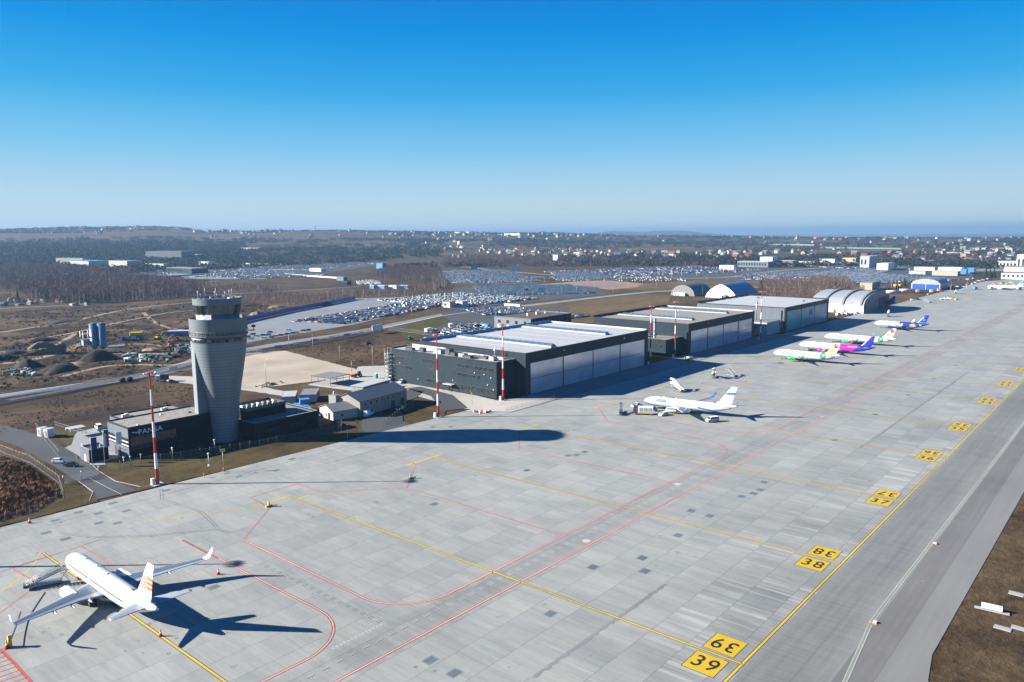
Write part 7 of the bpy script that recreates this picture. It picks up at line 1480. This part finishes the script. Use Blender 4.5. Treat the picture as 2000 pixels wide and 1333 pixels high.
def lot(key, phrase, a, b, c, fillp=.9, pal=cols, van=.06, row=2.6, aisle=(5.2, 6.0), seed=1, rot=0):
    """a-b front row (photo points), c a point on the far side; cars in double rows"""
    rr = random.Random(seed); A, B, C = Vector(at(*a)), Vector(at(*b)), Vector(at(*c)); u = (B-A); Lu = u.length; u.normalize(); n = Vector((-u.y, u.x)); Dp = (C-A).dot(n)
    if Dp < 0: n = -n; Dp = -Dp
    d = 0; k = 0
    while d < Dp:
        t = 0
        while t < Lu:
            if rr.random() < fillp:
                p = A+u*(t+rr.uniform(-.15, .15))+n*(d+rr.uniform(-.3, .3)); lots.append((p.length, p.x, p.y, math.atan2(n.y, n.x)+(math.pi if k % 2 else 0)+rr.gauss(0, .02), key, phrase, rr.choice(pal), 2 if rr.random() < van else rr.randrange(2)))
            t += row
        d += aisle[k % 2]; k += 1
for (px, py), c in zip(((494, 654), (500, 658), (513, 656), (524, 655), (516, 662), (530, 660), (537, 658), (527, 650), (563, 646), (560, 654), (571, 652), (579, 651), (592, 647), (602, 646), (490, 663), (548, 656), (484, 659)), ('dark blue', 'white', 'grey', 'teal', 'white', 'teal', 'silver', 'grey', 'white', 'dark blue', 'grey', 'silver', 'teal', 'dark blue', 'silver', 'red', 'black')):
    p = at(px, py); lots.append((p[0]**2*0+math.hypot(*p), p[0], p[1], math.atan2(.6, .8)+1.57, 'near row', 'on the near edge of the car park right of the tower', c, 0))
lot('main', 'in the long car park beyond the perimeter road', (668, 633), (835, 603), (708, 606), .84, seed=3, aisle=(5.0, 6.4))
lot('main', 'in the long car park beyond the perimeter road', (835, 601), (878, 594), (850, 583), .9, seed=4)
lot('vans', 'in the crowded rental car park above the road junction', (893, 600), (1050, 584), (905, 573), .95, ['white', 'white', 'white', 'silver', 'white', 'black', 'wine', 'white'], .3, seed=5)
lot('dark', 'in the packed dark car park left of the red paving', (945, 577), (1165, 573), (935, 560), .96, ['black', 'dark blue', 'grey', 'silver', 'teal', 'dark blue', 'black'], .0, seed=6)
lot('staff', 'in the staff car park behind the nearest hangar', (948, 616), (1050, 611), (935, 603), .85, seed=7)
lot('yard', 'in the small yard just behind the nearest hangar roof', (905, 648), (968, 646), (912, 633), .7, ['white', 'black', 'dark blue', 'silver', 'white'], .2, seed=8)
lot('yard', 'in the small yard just behind the nearest hangar roof', (880, 656), (925, 652), (885, 645), .5, ['white', 'white', 'silver'], .6, seed=9)
lot('rear', 'behind the grey flat-roofed cargo office', (1095, 624), (1150, 618), (1085, 606), .7, seed=10)
lot('m1', 'far', (885, 553), (1060, 550), (870, 529), .85, seed=11, aisle=(5, 7))
lot('m2', 'far', (470, 528), (640, 527), (480, 503), .8, seed=12, row=2.9, aisle=(5, 10)); lot('m3', 'far', (560, 524), (750, 515), (600, 508), .5, seed=13, row=3.5, aisle=(6, 14))
lot('m4', 'far', (1090, 541), (1190, 540), (1085, 531), .85, seed=14); lot('m5', 'far', (1190, 541), (1500, 528), (1190, 526), .55, seed=15, row=3.2, aisle=(6, 14))
lot('m6', 'far', (1450, 546), (1560, 547), (1470, 533), .7, seed=16)
lot('m7', 'far', (1560, 548), (1700, 553), (1500, 529), .9, ['black', 'dark blue', 'white', 'silver', 'white', 'white'], 0, seed=17); lot('m8', 'far', (1700, 553), (1880, 547), (1690, 528), .9, ['black', 'dark blue', 'white', 'silver', 'white', 'white'], .05, seed=18)
lot('m9', 'far', (1690, 517), (1900, 514), (1690, 503), .55, seed=19, row=3.2, aisle=(6, 16)); lot('m10', 'far', (270, 552), (365, 556), (275, 546), .8, seed=20)
lot('m11', 'far', (380, 541), (520, 543), (385, 533), .6, seed=21, row=3.5, aisle=(6, 14)); lot('m12', 'far', (700, 556), (745, 555), (700, 549), .5, ['white'], .4, seed=22)
lot('m13', 'far', (255, 536), (330, 536), (260, 528), .6, seed=23, row=3.5, aisle=(6, 12))
lot('m14', 'far', (1560, 541), (1690, 544), (1500, 524), .9, ['black', 'white', 'white', 'silver', 'white'], 0, seed=27)
lot('m15', 'far', (1090, 549), (1190, 548), (1085, 541), .85, seed=28); lot('m16', 'far', (1200, 549), (1340, 549), (1200, 541), .3, ['white', 'silver', 'black'], .2, row=4, aisle=(8, 16), seed=29)
lot('m17', 'far', (1700, 528), (1900, 524), (1690, 514), .7, ['white', 'silver', 'black', 'dark blue', 'white'], .15, seed=30, aisle=(5, 9)); lot('m18', 'far', (470, 545), (640, 538), (480, 526), .75, seed=31, aisle=(5, 8))
lots.sort(key=lambda q: q[0]); near = lots[:285]; farc = lots[285:]; cm = {}
for (d, x, y, rz, key, phrase, colr, kd) in near:
    if kd not in cm: o = car_mesh(kd).build('parked_car'); cm[kd] = o; c = o
    else: c = cm[kd].copy(); COL.objects.link(c)
    c.location = (x, y, -.13); c.rotation_euler = (0, 0, rz); c.color = CARCOL[colr]; tag(c, '%s parked %s %s' % (colr, 'van' if kd == 2 else 'hatchback' if kd == 0 else 'saloon car', phrase), 'van' if kd == 2 else 'car', 'cars parked '+phrase)
    if kd == 2: c.name = 'parked_van'
temps = []
for kd in range(3):
    v, f, g, gf, rf, L, w = car_low(kd); V = list(v)+list(g)+[(p[0], p[1], p[2]+.01) for p in g[4:]]; F = [t for q in f for t in ((q[0], q[1], q[2]), (q[0], q[2], q[3]))]+[t for q in gf for t in ((q[0]+8, q[1]+8, q[2]+8), (q[0]+8, q[2]+8, q[3]+8))]+[(16, 17, 18), (16, 18, 19)]
    C = [(1, 1, 1)]*8+[(.02, .03, .04)]*8+[(1, 1, 1)]*4; Wt = [1]*8+[0]*8+[1]*4; temps.append(tpl(V, F, C, Wt))
mass('distant_parked_cars', temps, [(q[7], q[1], q[2], -.1, q[3], 1, 1, tuple(min(.85, v*(1.0 if q[6] in ('white', 'silver') else 1)) for v in CARCOL[q[6]][:3])) for q in farc], 'mass_paint', 'hundreds of cars filling the far airport car parks', 'car')
print('cars', len(near), len(farc))
# ------------------------------------------------------------ far buildings
m = NT('facade_rows', .8, 0, .3); x = m.xyz(); fz = m.math('FRACT', m.math('DIVIDE', x['Z'], 3.2)); fx = m.math('FRACT', m.math('DIVIDE', m.math('ADD', x['X'], x['Y']), 3.4))
wm = m.math('MULTIPLY', m.math('MULTIPLY', m.math('GREATER_THAN', fz, .35), m.math('LESS_THAN', fz, .8)), m.math('MULTIPLY', m.math('GREATER_THAN', fx, .25), m.math('LESS_THAN', fx, .75))); m.col(m.mix(wm, (.6, .57, .5), (.06, .08, .1)))
def block(px, py, wpx, depth, h, wall, roof, label, name='building', cat='building', rz=None, extra=0, win=False):
    a = Vector(at(px, py)); lo, hi = 0.0, 900.0                   # front runs towards -Y, parallel to the hangars' side walls
    if rz is None:
        for _ in range(30):
            md = (lo+hi)/2
            if photo_x(a.x, a.y-md) < px+wpx: lo = md
            else: hi = md
        b = Vector((a.x, a.y-lo))
        if lo > 160: b = Vector(at(px+wpx, py+.4))
    else: b = Vector(at(px+wpx, py+rz))
    L = (b-a).length; o = empty(name, (a.x, a.y, hgt(a.x, a.y)-.3), math.atan2((b-a).y, (b-a).x), label, cat)
    q = MB(); q.box(0, L, 0, depth, 0, h, wall); q.build('wall', o); q = MB(); q.box(-.3, L+.3, -.3, depth+.3, h, h+.6, roof); rf = q.build('roof', o)
    for k in range(extra): q = MB(); q.box(L*(.2+.6*k/max(1, extra)), L*(.2+.6*k/max(1, extra))+2.5, depth*.4, depth*.4+2.5, h+.6, h+2.4, 'roof_white'); q.build('roof_unit', rf)
    if win:
        for k in range(min(12, int(L/6))): q = MB(); q.box(2+k*(L-4)/max(1, int(L/6)), 5+k*(L-4)/max(1, int(L/6)), -.12, .02, h*.35, h*.75, 'dark_glass'); q.build('window', o)
    return o
block(110, 519, 52, 16, 17, 'facade_rows', 'roof_grey', 'white four-storey block with grey roof at the left edge of the pine wood', extra=3)
block(138, 521, 36, 50, 15, 'facade_rows', 'container_blue', 'white block with a blue mansard right of the first one', extra=3)
block(213, 522, 36, 36, 17, 'facade_rows', 'roof_grey', 'separate pale block with four even window rows, right of the white row', extra=2)
block(285, 513, 70, 60, 22, 'clad_grey', 'roof_grey', 'big dark windowless hall at the wood edge')
block(342, 512, 12, 20, 12, 'white_wall', 'roof_white', 'small white hall right of the big dark hall'); block(360, 512, 26, 20, 13, 'clad_dark', 'roof_white', 'dark workshop with white stripe right of the big dark hall')
block(388, 518, 20, 20, 9, 'white_wall', 'container_blue', 'white shed with blue side beyond the dark workshop'); block(284, 520, 35, 16, 7, 'pale_wall', 'roof_tan', 'long pale row of garages before the big dark hall')
block(325, 533, 50, 34, 11, 'clad_dark', 'roof_grey', 'dark flat-roofed hall in the far left car yard', win=True)
block(257, 539, 66, 30, 3.5, 'clad_navy', 'roof_grey', 'low dark canopy over parked vehicles at the left yard')
block(268, 548, 55, 1, 2.0, 'white_wall', 'roof_white', 'long low white wall below the left yard', 'boundary_wall', 'wall'); block(338, 541, 65, 1, 2.0, 'white_wall', 'roof_white', 'long white wall rising to the right of the left yard', 'boundary_wall', 'wall', -5)
block(557, 537, 100, 1, 2.0, 'white_wall', 'roof_white', 'long white wall crossing the brown field behind the car park', 'boundary_wall', 'wall', 7)
block(657, 548, 14, 8, 6, 'clad_grey', 'container_blue', 'small blue-roofed hut at the end of the long white wall'); block(660, 556, 18, 8, 5, 'clad_navy', 'roof_dark', 'small dark hut below the blue-roofed hut')
for i, (px, w) in enumerate(((722, 8), (735, 16), (759, 15), (780, 16))): block(px, 564, w, 6, 4.6, 'container_blue' if i != 2 else 'canvas_white', 'roof_white', ('first', 'second', 'third', 'fourth')[i]+' from the left of the pale site cabins beyond the scrub', 'site_cabin')
block(605, 530, 22, 14, 6, 'white_wall', 'roof_white', 'white car dealer hut among the far left cars'); block(735, 525, 12, 12, 12, 'container_blue', 'roof_grey', 'blue kiosk at the end of the far left cars'); block(738, 508, 10, 8, 9, 'clad_navy', 'roof_dark', 'dark billboard-like kiosk on the far road')
block(865, 600, 14, 8, 5.5, 'cream', 'roof_tan', 'small cream toll hut at the road junction', win=True); block(890, 599, 13, 8, 5.5, 'pale_wall', 'roof_white', 'small white toll hut beside the crowded rental car park', win=True)
block(985, 597, 30, 1.5, 2, 'white_wall', 'roof_white', 'low white wall by the rental car park', 'boundary_wall', 'wall')
block(1405, 527, 28, 20, 9, 'white_wall', 'roof_grey', 'white house-like service hall with grey roof on the motorway'); block(1440, 521, 60, 30, 12, 'clad_lead', 'roof_white', 'long glass-fronted hall with white roof on the motorway', win=True)
block(1484, 519, 24, 30, 20, 'white_wall', 'roof_white', 'tall white box hall at the end of the glass-fronted one'); block(1508, 519, 40, 30, 12, 'clad_grey', 'roof_white', 'long grey hall with white roof, next to the tall white box')
block(1560, 517, 30, 30, 9, 'white_wall', 'roof_grey', 'low white showroom left of the tall office block'); block(1645, 512, 26, 24, 12, 'yellow_wall', 'roof_white', 'yellow and turquoise market hall left of the tall office block'); block(1600, 512, 30, 20, 10, 'pale_wall', 'roof_grey', 'pale hall left of the market hall')
block(1679, 524, 18, 62, 24, 'container_grey', 'roof_white', 'tall square grey office block on the plain', win=True)
block(1712, 528, 22, 45, 13, 'white_wall', 'roof_white', 'bright white box building right of the tall office block')
block(1785, 528, 40, 20, 6, 'canvas_white', 'roof_white', 'long white low roof over the far car park, left one'); block(1832, 531, 46, 22, 8, 'canvas_white', 'roof_white', 'long white low roof over the far car park, right one'); block(1820, 538, 50, 22, 7, 'beige_conc', 'roof_white', 'cream low hall in front of the white roofs'); block(1775, 536, 32, 16, 6, 'container_grey', 'roof_grey', 'grey low hall in front of the white roofs')
block(1875, 535, 12, 14, 8, 'container_blue', 'container_blue', 'bright blue small hall before the spruces'); block(1888, 534, 14, 18, 9, 'container_blue', 'canvas_blue', 'pale blue shed right of the bright blue hall')
block(1875, 506, 11, 16, 15, 'pink_wall', 'roof_red', 'orange house block on the far slope at the right'); block(1840, 499, 40, 8, 3, 'concrete_block', 'roof_grey', 'pale noise wall along the far road at the right', 'boundary_wall', 'wall')
tb = block(1950, 523, 60, 60, 14, 'pale_wall', 'roof_grey', 'grey striped terminal wing at the right edge', win=True); block(1960, 535, 60, 50, 12, 'concrete_block', 'roof_tan', 'lower pale terminal wing in front of the striped one'); block(1955, 545, 60, 36, 9, 'white_wall', 'roof_grey', 'long white single-storey terminal hall at the right edge', win=True); block(1984, 530, 30, 26, 30, 'white_wall', 'roof_white', 'tallest white terminal tower block at the right edge', win=True)
block(1591, 574, 20, 14, 5, 'pale_wall', 'roof_grey', 'low pale hut behind the arched hangar, left'); block(1612, 573, 36, 14, 8, 'container_blue', 'roof_dark', 'low blue-walled hall behind the arched hangar'); block(1679, 566, 24, 34, 9, 'beige_conc', 'roof_grey', 'cream flat hall left of the white tank wagons')
block(1600, 489, 160, 8, 5, 'debris_green', 'debris_green', 'long green noise barrier along the far motorway, right part', 'noise_barrier', 'wall', 3); block(1500, 486, 90, 8, 5, 'debris_green', 'roof_white', 'long green noise barrier along the far motorway, left part', 'noise_barrier', 'wall', 2)
block(985, 483, 30, 20, 10, 'white_wall', 'roof_white', 'long white factory roof on the far plain'); block(890, 482, 26, 20, 8, 'white_wall', 'roof_white', 'white factory left of the long white roof'); block(893, 493, 5, 10, 18, 'tan_wall', 'roof_grey', 'tall cream silo house on the far plain'); block(1120, 503, 20, 16, 7, 'white_wall', 'roof_grey', 'white hall among the far houses'); block(1080, 510, 9, 10, 14, 'white_wall', 'roof_white', 'square white hut above the far car park')
block(465, 500, 40, 30, 6, 'pale_wall', 'roof_white', 'white roofs at the left end of the far car yard'); block(480, 518, 40, 12, 5, 'white_wall', 'roof_white', 'long white row in the far car yard')
# lattice tower with dishes on the horizon
x, y = ray_at(616, 5300); z = hgt(x, y); o = empty('radio_tower', (x, y, z), 0, 'red and white radio tower standing on the horizon ridge', 'radio tower')
for k in range(5): q = MB(); q.tube((0, 0, k*8), (0, 0, k*8+8), 3.2-.4*k, 2.8-.4*k, 8, 'red_brown' if k % 2 == 0 else 'mast_white'); q.build('pole', o)
q = MB(); q.tube((0, 0, 30), (0, 0, 36), 5, n=10, m='mast_white'); q.tube((0, 0, 36), (0, 0, 50), .8, n=6, m='galv'); q.build('platform', o)
for px, d, H in ((34, 5200, 30), (248, 5400, 34), (275, 5400, 38), (168, 5400, 30), (480, 5500, 26), (985, 5000, 24)):
    x, y = ray_at(px, d); b = MB(); b.tube((0, 0, 0), (0, 0, H), 1.0, .4, 6, 'galv'); b.build('radio_mast', loc=(x, y, hgt(x, y)), label='thin grey radio mast on the far ridge', cat='radio mast', group='thin masts on the far ridge')
# houses of the villages: six kinds, copied
kinds = [('house_white', 'roof_dark', 'white house with dark roof'), ('cream', 'roof_red', 'cream house with red tiled roof'), ('house_white', 'roof_grey', 'white house with grey roof'), ('yellow_wall', 'roof_brown', 'yellowish house with brown roof'), ('pink_wall', 'roof_red', 'reddish house with red roof'), ('house_white', 'roof_grey', 'white flat shed with pale roof')]
hl_ = []
for i, (w_, rf_, l) in enumerate(kinds):
    b = MB(); L, D, e, rg = (12, 9, 6, 9.5) if i < 5 else (18, 10, 5, 5.6)
    b.mesh([(0, 0, 0), (L, 0, 0), (L, D, 0), (0, D, 0), (0, 0, e), (L, 0, e), (L, D, e), (0, D, e), (0, D/2, rg), (L, D/2, rg)], [(0, 1, 5, 4), (2, 3, 7, 6), (3, 0, 4, 8, 7), (1, 2, 6, 9, 5)], w_)
    b.mesh([(-.5, -.6, e-.3), (L+.5, -.6, e-.3), (L+.5, D/2, rg+.2), (-.5, D/2, rg+.2), (-.5, D+.6, e-.3), (L+.5, D+.6, e-.3)], [(0, 1, 2, 3), (3, 2, 5, 4)], rf_)
    for k in range(3): b.box(1.5+k*3.3, 2.8+k*3.3, -.06, .02, 2, 3.6, 'dark_glass'); b.box(-.06, .02, 1.2+k*2.5, 2.4+k*2.5, 2, 3.6, 'dark_glass')
    hl_.append(b)
made = {}
def house(i, x, y, rz, s, phrase, group):
    if i not in made: o = hl_[i].build('house'); made[i] = o
    else: o = made[i].copy(); COL.objects.link(o)
    o.location = (x, y, hgt(x, y)-.4); o.rotation_euler = (0, 0, rz); o.scale = (s, s, s); tag(o, kinds[i][2]+' '+phrase, 'house', group)
rr = random.Random(99)
for (x0, x1, y0, y1, n, phrase) in ((1000, 1260, 496, 506, 52, 'in the village straight above the nearest hangar'), (1240, 1500, 497, 507, 34, 'in the village above the tent halls'), (1790, 2000, 492, 502, 26, 'in the village above the right-hand car parks'), (1560, 1800, 500, 505, 14, 'beside the tall office block on the plain'), (830, 1000, 486, 500, 16, 'scattered on the plain above the motorway'), (640, 1000, 476, 486, 16, 'in the fields below the middle hills'), (1540, 1990, 473, 480, 40, 'in the far village along the hazy right horizon'), (1100, 1540, 470, 480, 22, 'in the far villages below the hazy middle horizon')):
    for _ in range(n):
        px, py = rr.uniform(x0, x1), rr.uniform(y0, y1); x, y = at(px, py); house(rr.randrange(6), x, y, rr.uniform(0, 3.1), rr.uniform(.85, 1.5)*(1.25 if py < 482 else 1), phrase, 'houses '+phrase)
for (x0, x1, d0, d1, n, phrase) in ((150, 330, 4700, 5200, 16, 'on the far left hillside'), (430, 560, 4700, 5300, 16, 'on the ridge left of the radio tower'), (750, 1150, 4200, 5200, 34, 'on the long ridge right of the radio tower')):
    for _ in range(n): px = rr.uniform(x0, x1); x, y = ray_at(px, rr.uniform(d0, d1)); house(rr.choice((0, 2, 5, 1, 3)), x, y, rr.uniform(0, 3.1), rr.uniform(1.1, 1.8), phrase, 'houses '+phrase)
for _ in range(26): px, py = rr.uniform(2, 200), rr.uniform(587, 598); x, y = at(px, py); house(rr.choice((5, 2, 1, 5)), x, y, rr.uniform(0, 3), rr.uniform(.35, .5), 'among the allotments beside the railway', 'sheds of the allotments beside the railway')

def hs_tpl(wall, roof):
    L, D, e, rg = 12, 9, 6, 9.3; V = [(0, 0, 0), (L, 0, 0), (L, D, 0), (0, D, 0), (0, 0, e), (L, 0, e), (L, D, e), (0, D, e), (0, D/2, rg), (L, D/2, rg)]; V2 = [(-.4, -.5, e), (L+.4, -.5, e), (L+.4, D/2, rg+.3), (-.4, D/2, rg+.3), (-.4, D+.5, e), (L+.4, D+.5, e)]
    F = [(0, 1, 5), (0, 5, 4), (2, 3, 7), (2, 7, 6), (3, 0, 4), (3, 4, 7), (4, 8, 7), (1, 2, 6), (1, 6, 5), (5, 6, 9), (10, 11, 12), (10, 12, 13), (13, 12, 15), (13, 15, 14)]
    return tpl(V+V2, F, [wall]*10+[roof]*6, [1]*10+[0]*6)
HT_ = [hs_tpl((.33, .33, .31), (.04, .04, .045)), hs_tpl((.3, .26, .2), (.13, .045, .03)), hs_tpl((.36, .36, .35), (.16, .16, .17)), hs_tpl((.24, .17, .11), (.08, .045, .03))]; inst = []; rr = random.Random(5)
for (x0, x1, y0, y1, n, fl) in ((860, 1530, 492, 508, 90, 1), (1530, 2100, 474, 500, 70, 1), (600, 1550, 470, 486, 70, 1), (1740, 2100, 500, 512, 50, 1), (0, 420, 4300, 5000, 34, 0), (420, 1200, 4000, 5200, 110, 0)):
    for _ in range(n):
        if fl: px, py = rr.uniform(x0, x1), rr.uniform(y0, y1); x, y = at(px, py)
        else: x, y = ray_at(rr.uniform(x0, x1), rr.uniform(y0, y1))
        if vnoise(x*.004, y*.004) < .38: continue
        s = rr.uniform(.8, 1.5)*(1.2 if not fl else 1); t = rr.uniform(.8, 1.3); inst.append((rr.randrange(4), x, y, hgt(x, y)-.4, rr.uniform(0, 6.3), s, s, (t, t, t)))
mass('distant_houses', HT_, inst, 'mass_paint', 'scattered small houses of the far villages and hillsides', 'house')

# trucks and tanks near the cream hangar, tractors before the terminal
def truck(px, py, L, m, label, rz, cabm='white_paint'):
    o = empty('lorry', (*at(px, py), 0), rz, label, 'lorry'); b = MB(); b.box(-L/2, L/2-2.4, -1.25, 1.25, 1.0, 3.6, m); b.build('cargo_box', o); b = MB(); b.box(L/2-2.2, L/2, -1.2, 1.2, .6, 3.0, cabm); b.box(L/2-.02, L/2+.03, -1, 1, 1.7, 2.7, 'dark_glass'); b.build('cab', o)
    for x in (-L*.35, -L*.2, L*.36):
        for y in (-1.1, 1.1): wheel(None, o, x, y, .5, .3)
for i, (px, py, m_, l, rz) in enumerate(((838, 650, 'mast_white', 'white lorry left of the mast before the hangar edge', .2), (950, 642, 'container_blue', 'white-fronted lorry with blue box in the yard behind the hangar', 1.2), (880, 641, 'mast_white', 'white lorry at the left of the yard behind the hangar', .9), (1028, 569, 'navy', 'dark lorry on the perimeter road by the blue board', .2), (1835, 570, 'rust', 'reddish fire lorry right of the cream hangar', .6), (1820, 572, 'orange', 'orange vehicle left of the reddish fire lorry', .6), (1905, 566, 'container_blue', 'white and blue bus before the distant airliner', -.3), (1935, 566, 'canvas_white', 'long white bus before the distant airliner', -.3), (1990, 567, 'steel', 'grey bus at the right edge under the distant tail', -.3), (1792, 572, 'orange', 'orange tractor unit in front of the cream hangar', .4))): truck(px, py, 8.5, m_, l, rz)
for i, (px, py) in enumerate(((1745, 574), (1770, 571), (1725, 566))): 
    o = empty('tank_trailer', (*at(px, py), 0), R_(-38), ('near', 'middle', 'far')[i]+' long white tank beyond the arched hangar', 'tank'); b = MB(); b.tube((-9, 0, 2.4), (9, 0, 2.4), 1.6, n=14, m='canvas_white'); b.build('tank', o)
    for x in (-6, 6): b = MB(); b.box(x-.5, x+.5, -1.2, 1.2, 0, 1.2, 'galv'); b.build('support', o)
for i, px in enumerate((1748, 1757)):
    o = empty('fuel_tank', (*at(px, 569), 0), 0, ('left', 'right')[i]+' yellow and black upright tank beyond the arched hangar', 'tank'); b = MB(); b.tube((0, 0, 0), (0, 0, 8), 2.0, n=14, m='black'); b.tube((0, 0, 6), (0, 0, 8.3), 2.05, n=14, m='yellow'); b.build('tank', o)
for i, (px, py, c) in enumerate(((1780, 587, 'white'), (1788, 586, 'dark blue'), (1793, 586, 'silver'), (1815, 576, 'silver'), (1838, 585, 'white'), (1845, 585, 'white'), (1852, 584, 'white'), (1862, 585, 'yellow'), (1868, 586, 'yellow'), (1862, 562, 'white'), (1870, 561, 'silver'), (1878, 562, 'white'), (1890, 557, 'silver'), (1898, 556, 'white'), (1905, 553, 'white'), (1912, 550, 'silver'), (1920, 548, 'white'), (1930, 546, 'white'), (1900, 545, 'white'), (1890, 547, 'silver'), (1950, 556, 'yellow'), (1958, 554, 'yellow'), (1966, 555, 'yellow'), (1943, 556, 'orange'), (1975, 553, 'yellow'))):
    car('service_vehicle', at(px, py), R_(20+i*40), 'van' if i % 2 else 'pickup', c, c+' service vehicle standing on the far apron before the terminal', 'van', 'service vehicles on the far apron')
# masts without paint bands farther along the apron
for i, (px, py) in enumerate(((1740, 578), (1748, 577), (1856, 584), (1887, 581))): lamp(at(px, py), 17, .6, 0, 'thin grey mast on the far apron near the cream hangar', 'light_mast', group='thin grey masts on the far apron')

# ------------------------------------------------------------ haze
b = MB(); b.box(-33000, 31500, -30500, 34000, -60, 205, 'white_paint'); hz_o = b.build('haze', kind='stuff')
hm = bpy.data.materials.new('haze'); hm.use_nodes = True; ht = hm.node_tree; ht.nodes.clear(); ho = ht.nodes.new('ShaderNodeOutputMaterial'); hv = ht.nodes.new('ShaderNodeVolumePrincipled')
hv.inputs['Color'].default_value = (.2, .35, .54, 1); hv.inputs['Density'].default_value = 9.5e-5; hv.inputs['Anisotropy'].default_value = .1; ht.links.new(hv.outputs[0], ho.inputs['Volume'])
hz_o.data.materials.clear(); hz_o.data.materials.append(hm)
